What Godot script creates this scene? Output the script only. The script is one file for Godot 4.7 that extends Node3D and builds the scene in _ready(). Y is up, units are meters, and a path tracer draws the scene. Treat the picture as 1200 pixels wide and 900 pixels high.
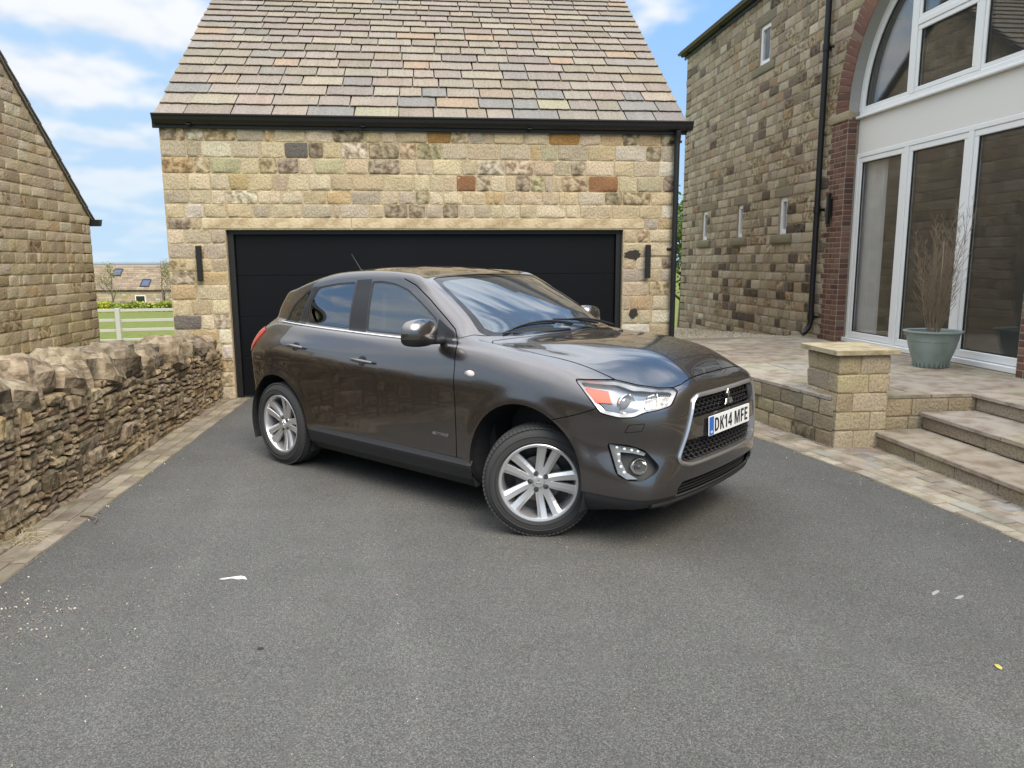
extends Node3D
# A dark family car parked on a tarmac drive between a stone garage, a barn conversion and a drystone wall.
# World: x along the garage front, y up, z towards the viewer; metres.

var rng := RandomNumberGenerator.new()
var M := {}
var cam_at := Vector3(0, 1.682, 0)
var cam_basis := Basis.IDENTITY


func _ready() -> void:
	rng.seed = 71
	# ---- camera
	cam_basis = Basis(Vector3.UP, deg_to_rad(-6.05)) * Basis(Vector3.RIGHT, deg_to_rad(-9.21)) * Basis(Vector3.BACK, deg_to_rad(-0.26))
	var cam := Camera3D.new()
	cam.name = "camera"
	cam.fov = 53.9
	cam.near = 0.05
	cam.far = 3000.0
	cam.transform = Transform3D(cam_basis, cam_at)
	add_child(cam)
	cam.current = true
	# ---- sky
	var env := Environment.new()
	env.background_mode = Environment.BG_SKY
	var sm := PanoramaSkyMaterial.new()
	sm.panorama = ImageTexture.create_from_image(sky_image(2048, 1024))
	sm.energy_multiplier = 0.60
	var sky := Sky.new()
	sky.sky_material = sm
	env.sky = sky
	env.tonemap_mode = Environment.TONE_MAPPER_LINEAR
	env.tonemap_exposure = 1.98
	env.sdfgi_enabled = true
	env.ssao_enabled = true
	env.ssil_enabled = true
	var we := WorldEnvironment.new()
	we.name = "surroundings"
	we.environment = env
	add_child(we)
	# ---- sun, veiled by thin cloud
	var sun := DirectionalLight3D.new()
	sun.name = "sun"
	sun.light_energy = 0.75
	sun.light_color = Color(1.0, 0.955, 0.88)
	sun.light_angular_distance = 40.0
	sun.shadow_enabled = true
	sun.rotation_degrees = Vector3(-48, 24, 0)
	add_child(sun)
	materials()
	build_ground()
	build_garage()
	build_house()
	build_outbuilding()
	build_drystone_wall()
	build_terrace()
	build_far()
	build_car()
	build_small()


# ------------------------------------------------------------------ naming
func tag(o: Node3D, label := "", category := "", group := "", kind := "") -> Node3D:
	if label: o.set_meta("label", label)
	if category: o.set_meta("category", category)
	if group: o.set_meta("group", group)
	if kind: o.set_meta("kind", kind)
	return o


func base(called: String, at: Vector3, turn := 0.0) -> Node3D:
	var o := Node3D.new()
	o.name = numbered(called, self)
	o.position = at
	o.rotation.y = turn
	add_child(o)
	return o


var taken := {}
func numbered(called: String, parent: Node) -> String:
	var k := "%d/%s" % [parent.get_instance_id(), called]
	var n: int = taken.get(k, 0)
	taken[k] = n + 1
	return called if n == 0 else "%s_%03d" % [called, n]


func put(called: String, mesh: Mesh, mat: Material, parent: Node = null, xf := Transform3D.IDENTITY) -> MeshInstance3D:
	var p: Node = parent if parent else self
	var o := MeshInstance3D.new()
	o.name = numbered(called, p)
	o.mesh = mesh
	o.material_override = mat
	o.transform = xf
	p.add_child(o)
	return o


func group_node(called: String, parent: Node, xf := Transform3D.IDENTITY) -> Node3D:
	var o := Node3D.new()
	o.name = numbered(called, parent)
	o.transform = xf
	parent.add_child(o)
	return o


# ------------------------------------------------------------------ mesh builder
class MB:
	var v := PackedVector3Array()
	var n := PackedVector3Array()
	var c := PackedColorArray()
	var uv := PackedVector2Array()
	var col := Color(1, 1, 1)

	func tri(a: Vector3, b: Vector3, d: Vector3, na: Vector3, nb: Vector3, nd: Vector3) -> void:
		if (b - a).cross(d - a).dot(na + nb + nd) > 0.0:
			v.append_array([a, d, b]); n.append_array([na, nd, nb])
		else:
			v.append_array([a, b, d]); n.append_array([na, nb, nd])
		c.append_array([col, col, col])

	func quad(a: Vector3, b: Vector3, d: Vector3, e: Vector3, out: Vector3) -> void:
		var m := (b - a).cross(d - a)
		if m.length_squared() < 1e-16:
			m = (d - a).cross(e - a)
		m = m.normalized()
		if m.dot(out) < 0.0: m = -m
		tri(a, b, d, m, m, m)
		tri(a, d, e, m, m, m)

	func face(a: Vector3, b: Vector3, d: Vector3, out: Vector3) -> void:
		var m := (b - a).cross(d - a).normalized()
		if m.dot(out) < 0.0: m = -m
		tri(a, b, d, m, m, m)

	func squad(a: Vector3, b: Vector3, d: Vector3, e: Vector3, na: Vector3, nb: Vector3, nd: Vector3, ne: Vector3) -> void:
		tri(a, b, d, na, nb, nd)
		tri(a, d, e, na, nd, ne)

	# box with chamfered edges
	func box(size: Vector3, at := Vector3.ZERO, b := Basis.IDENTITY, ch := 0.0) -> void:
		var h := size / 2.0
		ch = minf(ch, minf(h.x, minf(h.y, h.z)) * 0.9)
		var sg := [1.0, -1.0]
		for ax in 3:
			var e := Vector3.ZERO; e[ax] = 1
			var u := (ax + 1) % 3
			var w := (ax + 2) % 3
			for s in sg:
				var p := []
				for q in [[1, 1], [1, -1], [-1, -1], [-1, 1]]:
					var k := Vector3.ZERO
					k[ax] = s * h[ax]; k[u] = q[0] * (h[u] - ch); k[w] = q[1] * (h[w] - ch)
					p.append(at + b * k)
				quad(p[0], p[1], p[2], p[3], b * (e * s))
			if ch > 0.0:
				for s1 in sg:
					for s2 in sg:
						var p1 := Vector3.ZERO; p1[u] = s1 * h[u]; p1[w] = s2 * (h[w] - ch); p1[ax] = h[ax] - ch
						var p2 := Vector3.ZERO; p2[u] = s1 * (h[u] - ch); p2[w] = s2 * h[w]; p2[ax] = h[ax] - ch
						var p3 := p2; p3[ax] = -p3[ax]
						var p4 := p1; p4[ax] = -p4[ax]
						var o := Vector3.ZERO; o[u] = s1; o[w] = s2
						quad(at + b * p1, at + b * p2, at + b * p3, at + b * p4, b * o)
		if ch > 0.0:
			for sx in sg:
				for sy in sg:
					for sz in sg:
						face(at + b * Vector3(sx * h.x, sy * (h.y - ch), sz * (h.z - ch)), at + b * Vector3(sx * (h.x - ch), sy * h.y, sz * (h.z - ch)), at + b * Vector3(sx * (h.x - ch), sy * (h.y - ch), sz * h.z), b * Vector3(sx, sy, sz))

	func tube(pts: Array, rad, sides := 8, caps := true) -> void:
		var k := pts.size()
		var rings := []
		var dirs := []
		var up := Vector3(0.13, 0.97, 0.2).normalized()
		for i in k:
			var t: Vector3 = (pts[mini(i + 1, k - 1)] - pts[maxi(i - 1, 0)]).normalized()
			var s := t.cross(up)
			if s.length() < 0.05: s = t.cross(Vector3(0.9, 0.1, 0.3))
			s = s.normalized()
			up = s.cross(t).normalized()
			var r: float = rad[i] if rad is Array else rad
			var ring := []
			var dr := []
			for j in sides:
				var a := TAU * j / sides
				var d := s * cos(a) + up * sin(a)
				ring.append(pts[i] + d * r)
				dr.append(d)
			rings.append(ring); dirs.append(dr)
		for i in k - 1:
			for j in sides:
				var j2 := (j + 1) % sides
				squad(rings[i][j], rings[i][j2], rings[i + 1][j2], rings[i + 1][j], dirs[i][j], dirs[i][j2], dirs[i + 1][j2], dirs[i + 1][j])
		if caps:
			for e in [0, k - 1]:
				var out: Vector3 = (pts[0] - pts[1]) if e == 0 else (pts[k - 1] - pts[k - 2])
				for j in range(1, sides - 1):
					face(rings[e][0], rings[e][j], rings[e][j + 1], out)

	# profile: (radius, along) pairs turned round axis z of xf
	func lathe(prof: Array, seg: int, xf: Transform3D, a0 := 0.0, a1 := TAU, smooth := true) -> void:
		for i in prof.size() - 1:
			var p: Vector2 = prof[i]
			var q: Vector2 = prof[i + 1]
			if p.is_equal_approx(q): continue
			var d := (q - p).normalized()
			var nn := Vector2(d.y, -d.x)
			var np := nn
			var nq := nn
			if smooth:
				if i > 0:
					var dp: Vector2 = (p - prof[i - 1]).normalized()
					if dp.dot(d) > 0.72: np = (nn + Vector2(dp.y, -dp.x)).normalized()
				if i < prof.size() - 2:
					var dq: Vector2 = (prof[i + 2] - q).normalized()
					if dq.dot(d) > 0.72: nq = (nn + Vector2(dq.y, -dq.x)).normalized()
			for j in seg:
				var a := a0 + (a1 - a0) * j / seg
				var b := a0 + (a1 - a0) * (j + 1) / seg
				var ca := Vector3(cos(a), sin(a), 0)
				var cb := Vector3(cos(b), sin(b), 0)
				var z := Vector3(0, 0, 1)
				squad(xf * (ca * p.x + z * p.y), xf * (cb * p.x + z * p.y), xf * (cb * q.x + z * q.y), xf * (ca * q.x + z * q.y),
					xf.basis * (ca * np.x + z * np.y), xf.basis * (cb * np.x + z * np.y), xf.basis * (cb * nq.x + z * nq.y), xf.basis * (ca * nq.x + z * nq.y))

	# closed outline in the xy plane of xf, pulled along z from z0 to z1, edges chamfered by ch on the z1 side
	func prism(poly: PackedVector2Array, z0: float, z1: float, xf := Transform3D.IDENTITY, ch := 0.0, both := true) -> void:
		var k := poly.size()
		var top := poly
		if ch > 0.0:
			var off := Geometry2D.offset_polygon(poly, -ch, Geometry2D.JOIN_MITER)
			if off.size() == 1 and off[0].size() == k:
				# start offset at the vertex nearest to poly[0]
				var best := 0
				for i in k:
					if off[0][i].distance_to(poly[0]) < off[0][best].distance_to(poly[0]): best = i
				top = PackedVector2Array()
				var flip := Geometry2D.is_polygon_clockwise(off[0]) != Geometry2D.is_polygon_clockwise(poly)
				for i in k: top.append(off[0][posmod(best + (-i if flip else i), k)])
			else:
				ch = 0.0
		var t := Geometry2D.triangulate_polygon(top)
		var zt := xf.basis.z.normalized()
		for i in range(0, t.size(), 3):
			face(xf * Vector3(top[t[i]].x, top[t[i]].y, z1), xf * Vector3(top[t[i + 1]].x, top[t[i + 1]].y, z1), xf * Vector3(top[t[i + 2]].x, top[t[i + 2]].y, z1), zt)
		if both:
			t = Geometry2D.triangulate_polygon(poly)
			for i in range(0, t.size(), 3):
				face(xf * Vector3(poly[t[i]].x, poly[t[i]].y, z0), xf * Vector3(poly[t[i + 1]].x, poly[t[i + 1]].y, z0), xf * Vector3(poly[t[i + 2]].x, poly[t[i + 2]].y, z0), -zt)
		var cw := 1.0 if Geometry2D.is_polygon_clockwise(poly) else -1.0
		var zs := z1 - ch if z1 > z0 else z1 + ch
		for i in k:
			var a := poly[i]
			var b := poly[(i + 1) % k]
			var d := (b - a).normalized()
			var o := xf.basis * Vector3(-d.y * cw, d.x * cw, 0)
			quad(xf * Vector3(a.x, a.y, z0), xf * Vector3(b.x, b.y, z0), xf * Vector3(b.x, b.y, zs), xf * Vector3(a.x, a.y, zs), o)
			if ch > 0.0:
				var a2 := top[i]
				var b2 := top[(i + 1) % k]
				quad(xf * Vector3(a.x, a.y, zs), xf * Vector3(b.x, b.y, zs), xf * Vector3(b2.x, b2.y, z1), xf * Vector3(a2.x, a2.y, z1), o + zt)

	func mesh() -> ArrayMesh:
		var m := ArrayMesh.new()
		if v.is_empty(): return m
		var a := []
		a.resize(Mesh.ARRAY_MAX)
		a[Mesh.ARRAY_VERTEX] = v
		a[Mesh.ARRAY_NORMAL] = n
		a[Mesh.ARRAY_COLOR] = c
		if uv.size() == v.size(): a[Mesh.ARRAY_TEX_UV] = uv
		m.add_surface_from_arrays(Mesh.PRIMITIVE_TRIANGLES, a)
		return m


func box_mesh(size: Vector3, ch := 0.0) -> ArrayMesh:
	var b := MB.new()
	b.box(size, Vector3.ZERO, Basis.IDENTITY, ch)
	return b.mesh()


# a rough-faced stone: front in the xy plane facing +z, proud of z = 0; w x h about the middle
func stone(b: MB, w: float, h: float, proud: float, rough: float, colr: Color, xf := Transform3D.IDENTITY, nx := 4, ny := 3, skew := 0.0, edge := 0.012, deep := 0.02, facets := false) -> void:
	var g := []
	var sk := []
	for q in 4: sk.append(Vector2(rng.randf_range(-1, 1) * skew * w * 0.4, rng.randf_range(-1, 1) * skew * h))
	var tilt := Vector2(rng.randf_range(-1, 1), rng.randf_range(-1, 1)) * rough * 0.8
	for j in ny + 1:
		var row := []
		for i in nx + 1:
			var s := float(i) / nx
			var t := float(j) / ny
			var rim := i == 0 or j == 0 or i == nx or j == ny
			# the outermost ring of the front sits close to the edge
			if i == 1: s = minf(s, edge / w * 1.3)
			if i == nx - 1: s = 1.0 - minf(1.0 - s, edge / w * 1.3)
			if j == 1 and ny > 2: t = minf(t, edge / h * 1.3)
			if j == ny - 1 and ny > 2: t = 1.0 - minf(1.0 - t, edge / h * 1.3)
			var x := (s - 0.5) * w
			var y := (t - 0.5) * h
			var off: Vector2 = sk[0].lerp(sk[1], s).lerp(sk[3].lerp(sk[2], s), t)
			var jit := Vector2(rng.randf_range(-1, 1), rng.randf_range(-1, 1)) * (0.25 if rim else 0.5) * minf(rough, 0.02)
			if (i == 0 or i == nx) and (j == 0 or j == ny):
				x -= signf(x) * edge * 0.35
				y -= signf(y) * edge * 0.35
			var z := proud * 0.35 if rim else proud + rng.randf_range(-1, 1) * rough * 0.6 + (s - 0.5) * tilt.x + (t - 0.5) * tilt.y
			row.append(Vector3(x + off.x + jit.x, y + off.y + jit.y, z))
		g.append(row)
	var nn := []
	for j in ny + 1:
		var row := []
		for i in nx + 1:
			var du: Vector3 = g[j][mini(i + 1, nx)] - g[j][maxi(i - 1, 0)]
			var dv: Vector3 = g[mini(j + 1, ny)][i] - g[maxi(j - 1, 0)][i]
			row.append((xf.basis * du.cross(dv)).normalized())
		nn.append(row)
	b.col = colr
	for j in ny:
		for i in nx:
			var k := 1.0 + rng.randf_range(-0.05, 0.05)
			b.col = Color(colr.r * k, colr.g * k, colr.b * k)
			if facets:
				var a: Vector3 = xf * g[j][i]
				var c: Vector3 = xf * g[j + 1][i + 1]
				b.face(a, xf * g[j][i + 1], c, xf.basis.z)
				b.face(a, c, xf * g[j + 1][i], xf.basis.z)
				continue
			b.squad(xf * g[j][i], xf * g[j][i + 1], xf * g[j + 1][i + 1], xf * g[j + 1][i], nn[j][i], nn[j][i + 1], nn[j + 1][i + 1], nn[j + 1][i])
	b.col = colr
	var per := []
	for i in nx: per.append(g[0][i])
	for j in ny: per.append(g[j][nx])
	for i in nx: per.append(g[ny][nx - i])
	for j in ny: per.append(g[ny - j][0])
	for i in per.size():
		var a: Vector3 = per[i]
		var d: Vector3 = per[(i + 1) % per.size()]
		b.quad(xf * a, xf * d, xf * Vector3(d.x, d.y, -deep), xf * Vector3(a.x, a.y, -deep), xf.basis * Vector3(a.x + d.x, a.y + d.y, 0))


# seen in the photograph's frame?
func framed(p: Vector3, slack := 0.04) -> bool:
	var q := cam_basis.inverse() * (p - cam_at)
	if q.z > -0.2: return false
	var ty := tan(deg_to_rad(53.9) / 2.0)
	return absf(q.x / -q.z) < ty * 4.0 / 3.0 * (1.0 + slack) and absf(q.y / -q.z) < ty * (1.0 + slack)


# lays stones, bricks or blocks: rects in wall coordinates -> the 300 largest in the picture as parts, the rest as one stuff part
func lay(rects: Array, wall: Transform3D, parent: Node3D, called: String, rest_called: String, mat, opt := {}) -> void:
	var inv := parent.global_transform.affine_inverse() if parent.is_inside_tree() else Transform3D.IDENTITY
	var seen := []
	var rest := []
	for r in rects:
		var mid: Vector3 = wall * Vector3(r.x + r.w / 2, r.y + r.h / 2, 0)
		if framed(mid, 0.08):
			r.size = r.w * r.h / pow(mid.distance_to(cam_at), 2)
			seen.append(r)
		else:
			rest.append(r)
	seen.sort_custom(func(p, q): return p.size > q.size)
	var most: int = opt.get("most", 300)
	if seen.size() > most:
		rest.append_array(seen.slice(most))
		seen = seen.slice(0, most)
	var shared := MB.new()
	var nx: int = opt.get("nx", 4)
	var ny: int = opt.get("ny", 3)
	for r in seen:
		var b := MB.new()
		stone(b, r.w, r.h, r.get("proud", opt.get("proud", 0.008)), opt.get("rough", 0.006), r.color, Transform3D.IDENTITY, nx, ny, opt.get("skew", 0.0), opt.get("edge", 0.012), opt.get("deep", 0.02), opt.get("facets", false))
		var m: Material = r.get("mat", mat)
		put(called, b.mesh(), m, parent, inv * wall * Transform3D(Basis(Vector3.BACK, r.get("turn", 0.0)), Vector3(r.x + r.w / 2, r.y + r.h / 2, 0)))
	if rest.size():
		for r in rest:
			stone(shared, r.w, r.h, r.get("proud", opt.get("proud", 0.008)), opt.get("rough", 0.006), r.color, inv * wall * Transform3D(Basis(Vector3.BACK, r.get("turn", 0.0)), Vector3(r.x + r.w / 2, r.y + r.h / 2, 0)), nx, ny, opt.get("skew", 0.0), opt.get("edge", 0.012), opt.get("deep", 0.02), opt.get("facets", false))
		tag(put(rest_called, shared.mesh(), mat, parent), "", "", "", "stuff")


# courses of stone between heights; bands: [y0, y1, number]; gaps(y0, y1) -> array of [x0, x1] without stones
func courses(length: float, bands: Array, lens: Array, gap: float, colors: Callable, gaps: Callable, start := 0.0) -> Array:
	var out := []
	for bd in bands:
		var hs := []
		var sum := 0.0
		for k in bd[2]:
			var q := rng.randf_range(0.88, 1.12)
			hs.append(q); sum += q
		var y: float = bd[0]
		for q in hs:
			var h: float = q / sum * (bd[1] - bd[0])
			var spans := [[start, length]]
			for g in gaps.call(y + 0.01, y + h - 0.01):
				var next := []
				for s in spans:
					if g[1] <= s[0] or g[0] >= s[1]: next.append(s)
					else:
						if g[0] > s[0]: next.append([s[0], g[0]])
						if g[1] < s[1]: next.append([g[1], s[1]])
				spans = next
			for s in spans:
				var x: float = s[0]
				while x < s[1] - 0.03:
					var w: float = rng.randf_range(lens[0], lens[1])
					if rng.randf() < 0.18: w *= 0.55
					if s[1] - x - w < lens[0] * 0.7: w = s[1] - x
					if w > lens[1] * 1.25: w *= 0.5
					out.append({"x": x + gap / 2, "y": y + gap / 2, "w": w - gap, "h": h - gap, "color": colors.call(x + w / 2, y + h / 2)})
					x += w
			y += h
	return out


func pick(palette: Array, spread := 0.12) -> Color:
	var total := 0.0
	for p in palette: total += p[1]
	var t := rng.randf() * total
	for p in palette:
		t -= p[1]
		if t <= 0.0:
			var k := 1.0 + rng.randf_range(-spread, spread)
			return Color(p[0].r * k, p[0].g * k * (1.0 + rng.randf_range(-0.03, 0.03)), p[0].b * k * (1.0 + rng.randf_range(-0.06, 0.06)))
	return palette[0][0]


# wall slab with rectangular holes, front at z = 0, back at z = -t
func slab(b: MB, length: float, height: float, t: float, holes: Array, xf := Transform3D.IDENTITY) -> void:
	var xs := [0.0, length]
	var ys := [0.0, height]
	for h in holes:
		xs.append_array([h.position.x, h.end.x]); ys.append_array([h.position.y, h.end.y])
	xs.sort(); ys.sort()
	for i in xs.size() - 1:
		for j in ys.size() - 1:
			var m := Vector2((xs[i] + xs[i + 1]) / 2, (ys[j] + ys[j + 1]) / 2)
			if xs[i + 1] - xs[i] < 1e-4 or ys[j + 1] - ys[j] < 1e-4: continue
			var open := false
			for h in holes: open = open or h.has_point(m)
			if open: continue
			for z in [0.0, -t]:
				b.quad(xf * Vector3(xs[i], ys[j], z), xf * Vector3(xs[i + 1], ys[j], z), xf * Vector3(xs[i + 1], ys[j + 1], z), xf * Vector3(xs[i], ys[j + 1], z), xf.basis * Vector3(0, 0, 1 if z == 0.0 else -1))
	for h in holes:
		var a: Vector2 = h.position
		var e: Vector2 = h.end
		for s in [[a, Vector2(e.x, a.y), Vector3.UP], [Vector2(a.x, e.y), e, Vector3.DOWN], [a, Vector2(a.x, e.y), Vector3.RIGHT], [Vector2(e.x, a.y), e, Vector3.LEFT]]:
			b.quad(xf * Vector3(s[0].x, s[0].y, 0), xf * Vector3(s[1].x, s[1].y, 0), xf * Vector3(s[1].x, s[1].y, -t), xf * Vector3(s[0].x, s[0].y, -t), xf.basis * s[2])
	for s in [[Vector2(0, height), Vector2(length, height), Vector3.UP], [Vector2.ZERO, Vector2(0, height), Vector3.LEFT], [Vector2(length, 0), Vector2(length, height), Vector3.RIGHT]]:
		b.quad(xf * Vector3(s[0].x, s[0].y, 0), xf * Vector3(s[1].x, s[1].y, 0), xf * Vector3(s[1].x, s[1].y, -t), xf * Vector3(s[0].x, s[0].y, -t), xf.basis * s[2])


# ------------------------------------------------------------------ sky and materials
func sky_image(w: int, h: int) -> Image:
	var im := Image.create(w, h, false, Image.FORMAT_RGBF)
	var f := FastNoiseLite.new()
	f.seed = 11
	f.noise_type = FastNoiseLite.TYPE_SIMPLEX_SMOOTH
	f.frequency = 1.0
	f.fractal_octaves = 6
	f.fractal_gain = 0.52
	var g := FastNoiseLite.new()
	g.seed = 5
	g.frequency = 0.45
	g.fractal_octaves = 2
	var ground := Color(0.20, 0.21, 0.17)
	for j in h:
		var el := PI / 2 - PI * (j + 0.5) / h
		var sy := sin(el)
		var cy := cos(el)
		for i in w:
			if sy < -0.06:
				im.set_pixel(i, j, ground)
				continue
			var az := TAU * (i + 0.5) / w
			var d := Vector3(sin(az) * cy, sy, -cos(az) * cy)
			var up := clampf(sy, 0.0, 1.0)
			var hz := pow(1.0 - up, 3.2)
			var blue := Color(0.17, 0.43, 0.88).lerp(Color(0.48, 0.66, 0.82), hz)
			blue = blue.lerp(Color(0.50, 0.66, 0.82), 0.55 * smoothstep(0.3, 0.75, 0.5 - 0.5 * sin(az - 0.10)))
			# flat-based cloud layer seen in perspective
			var k := 1.0 / (up + 0.16)
			var q := Vector3(d.x * k * 1.9, up * 3.4, d.z * k * 1.9)
			var nse := f.get_noise_3dv(q) + 0.30 * g.get_noise_3dv(q * 0.6)
			var side := 0.5 - 0.5 * sin(az - 0.10)      # more cloud to the left of the view, open blue to the right
			var cover := lerpf(-0.75, 0.14, smoothstep(0.26, 0.62, side)) + 1.0 * smoothstep(0.24, 0.62, up)
			var a := smoothstep(-0.12, 0.40, nse + cover)
			var edge := f.get_noise_3dv(q + Vector3(0.05, 0.12, 0.03))
			var light := clampf(0.80 + 0.55 * (nse - edge) + 0.12 * nse, 0.6, 1.02)
			var cloud := Color(0.60, 0.67, 0.76).lerp(Color(0.83, 0.84, 0.86), clampf((light - 0.66) / 0.3, 0.0, 1.0))
			cloud = cloud.lerp(Color(0.56, 0.70, 0.82), clampf(1.0 - up * 5.0, 0.0, 0.75))
			cloud *= 1.0 + 2.4 * smoothstep(0.25, 1.0, up)      # a veil of cloud is brightest overhead
			var c := blue.lerp(cloud, a * 0.92)
			im.set_pixel(i, j, c)
	return im


func noise_tex(sd: int, freq: float, oct: int, stops: Array, size := 512, kind := FastNoiseLite.TYPE_SIMPLEX_SMOOTH, warp := 0.0) -> NoiseTexture2D:
	var f := FastNoiseLite.new()
	f.seed = sd
	f.noise_type = kind
	f.frequency = freq
	f.fractal_octaves = oct
	f.fractal_gain = 0.55
	if warp > 0.0:
		f.domain_warp_enabled = true
		f.domain_warp_amplitude = warp
	var t := NoiseTexture2D.new()
	t.width = size
	t.height = size
	t.seamless = true
	t.noise = f
	if stops.size():
		var g := Gradient.new()
		g.offsets = PackedFloat32Array(stops.map(func(s): return s[0]))
		g.colors = PackedColorArray(stops.map(func(s): return s[1]))
		t.color_ramp = g
	return t


func grey(x: float) -> Color:
	return Color(x, x, x)


func std(rough: float, color := Color(1, 1, 1), metal := 0.0) -> StandardMaterial3D:
	var m := StandardMaterial3D.new()
	m.albedo_color = color.linear_to_srgb()
	m.roughness = rough
	m.metallic = metal
	return m


func stone_mat(tex: Texture2D, relief: Texture2D, scale: float, bump: float) -> StandardMaterial3D:
	var m := std(0.93)
	m.vertex_color_use_as_albedo = true
	m.albedo_texture = tex
	m.uv1_triplanar = true
	m.uv1_world_triplanar = true
	m.uv1_scale = Vector3.ONE * scale
	m.metallic_specular = 0.3
	if relief:
		m.heightmap_enabled = true
		m.heightmap_texture = relief
		m.heightmap_scale = bump
	return m


func materials() -> void:
	var grain := noise_tex(3, 0.045, 5, [[0.0, Color(0.68, 0.66, 0.63)], [0.35, Color(0.87, 0.86, 0.85)], [0.55, Color(0.95, 0.95, 0.95)], [1.0, Color(1, 1, 1)]])
	var stained := noise_tex(8, 0.011, 5, [[0.0, Color(0.50, 0.47, 0.44)], [0.30, Color(0.68, 0.65, 0.61)], [0.5, Color(0.84, 0.82, 0.79)], [0.7, Color(0.97, 0.96, 0.94)], [1.0, Color(1, 1, 1)]])
	var relief := noise_tex(21, 0.02, 5, [])
	var relief_fine := noise_tex(22, 0.05, 4, [])
	var layered := noise_tex(14, 0.008, 5, [[0.0, Color(0.76, 0.73, 0.70)], [0.4, Color(0.90, 0.885, 0.87)], [0.6, Color(0.96, 0.96, 0.96)], [1.0, Color(1, 1, 1)]])
	M.stone = stone_mat(grain, relief, 1.7, 0.65)
	M.stone_stained = stone_mat(stained, relief, 1.7, 0.65)
	M.rubble = stone_mat(stained, relief, 1.5, 1.3)
	M.slab = stone_mat(layered, relief_fine, 0.9, 0.5)
	M.tile = stone_mat(grain, relief, 1.1, 0.6)
	M.brick = stone_mat(grain, relief_fine, 2.2, 0.5)
	M.mortar = stone_mat(grain, relief_fine, 2.0, 0.6)
	M.tarmac = tarmac_mat()
	M.black_plastic = std(0.45, Color(0.008, 0.008, 0.009))
	M.black_plastic.metallic_specular = 0.5
	M.door_black = std(0.42, Color(0.004, 0.0045, 0.006))
	M.door_black.metallic_specular = 0.3
	M.upvc = std(0.35, Color(0.78, 0.78, 0.77))
	M.rubber_seal = std(0.6, Color(0.02, 0.02, 0.02))
	M.pane = std(0.0, Color(0.20, 0.21, 0.19))
	M.pane.albedo_color.a = 0.055
	M.pane.transparency = BaseMaterial3D.TRANSPARENCY_ALPHA
	M.render = std(0.85, Color(0.70, 0.69, 0.66))
	M.panel = std(0.5, Color(0.70, 0.68, 0.64))
	M.plaster = std(0.9, Color(0.34, 0.33, 0.31))
	M.curtain = std(0.9, Color(0.72, 0.73, 0.72))
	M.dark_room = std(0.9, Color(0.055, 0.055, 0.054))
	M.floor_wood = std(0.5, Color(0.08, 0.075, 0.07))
	M.leaf = std(0.7)
	M.leaf.vertex_color_use_as_albedo = true
	M.leaf.backlight_enabled = true
	M.leaf.backlight = Color(0.25, 0.3, 0.1)
	M.bark = std(0.9, Color(0.16, 0.12, 0.085))
	M.twig = std(0.9, Color(0.25, 0.19, 0.125))
	M.grass = std(0.95)
	M.grass.albedo_texture = noise_tex(31, 0.02, 5, [[0.0, Color(0.27, 0.30, 0.05)], [0.5, Color(0.36, 0.40, 0.07)], [1.0, Color(0.45, 0.47, 0.11)]])
	M.grass.uv1_triplanar = true
	M.grass.uv1_world_triplanar = true
	M.grass.uv1_scale = Vector3.ONE * 0.25
	M.wood_grey = std(0.85, Color(0.42, 0.41, 0.38))
	M.plain = std(0.9)
	M.plain.vertex_color_use_as_albedo = true
	M.pot = std(0.55, Color(0.27, 0.325, 0.30))
	M.pot.albedo_texture = noise_tex(41, 0.012, 4, [[0.0, Color(0.82, 0.82, 0.8)], [0.5, Color(0.95, 0.95, 0.95)], [1.0, Color(1, 1, 1)]], 256)
	M.pot.uv1_triplanar = true
	M.soil = std(0.95, Color(0.05, 0.04, 0.03))


func tarmac_mat() -> StandardMaterial3D:
	var m := std(0.86)
	m.vertex_color_use_as_albedo = true
	var agg := noise_tex(51, 0.25, 1, [[0.0, Color(0.63, 0.63, 0.63)], [0.35, Color(0.75, 0.75, 0.745)], [0.72, Color(0.84, 0.835, 0.82)], [0.93, Color(0.98, 0.97, 0.95)], [1.0, Color(1, 1, 1)]], 1024, FastNoiseLite.TYPE_CELLULAR)
	(agg.noise as FastNoiseLite).cellular_return_type = FastNoiseLite.RETURN_CELL_VALUE
	(agg.noise as FastNoiseLite).fractal_type = FastNoiseLite.FRACTAL_NONE
	m.albedo_texture = agg
	m.uv1_triplanar = true
	m.uv1_world_triplanar = true
	m.uv1_scale = Vector3.ONE * 0.85
	m.heightmap_enabled = true
	m.heightmap_texture = noise_tex(52, 0.2, 3, [], 1024)
	m.heightmap_scale = 0.07
	m.metallic_specular = 0.3
	return m


# ------------------------------------------------------------------ ground and drive
func land(x: float, z: float) -> float:
	# garden and fields: level round the buildings, falling away to the north
	var y := -0.03
	if z < -13.0: y -= (-13.0 - z) * 0.055 if z > -25.0 else 0.66 + (-25.0 - z) * 0.043
	if z < -82.0: y = -3.14 - (-82.0 - z) * 0.012
	return maxf(y, -14.0)


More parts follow.
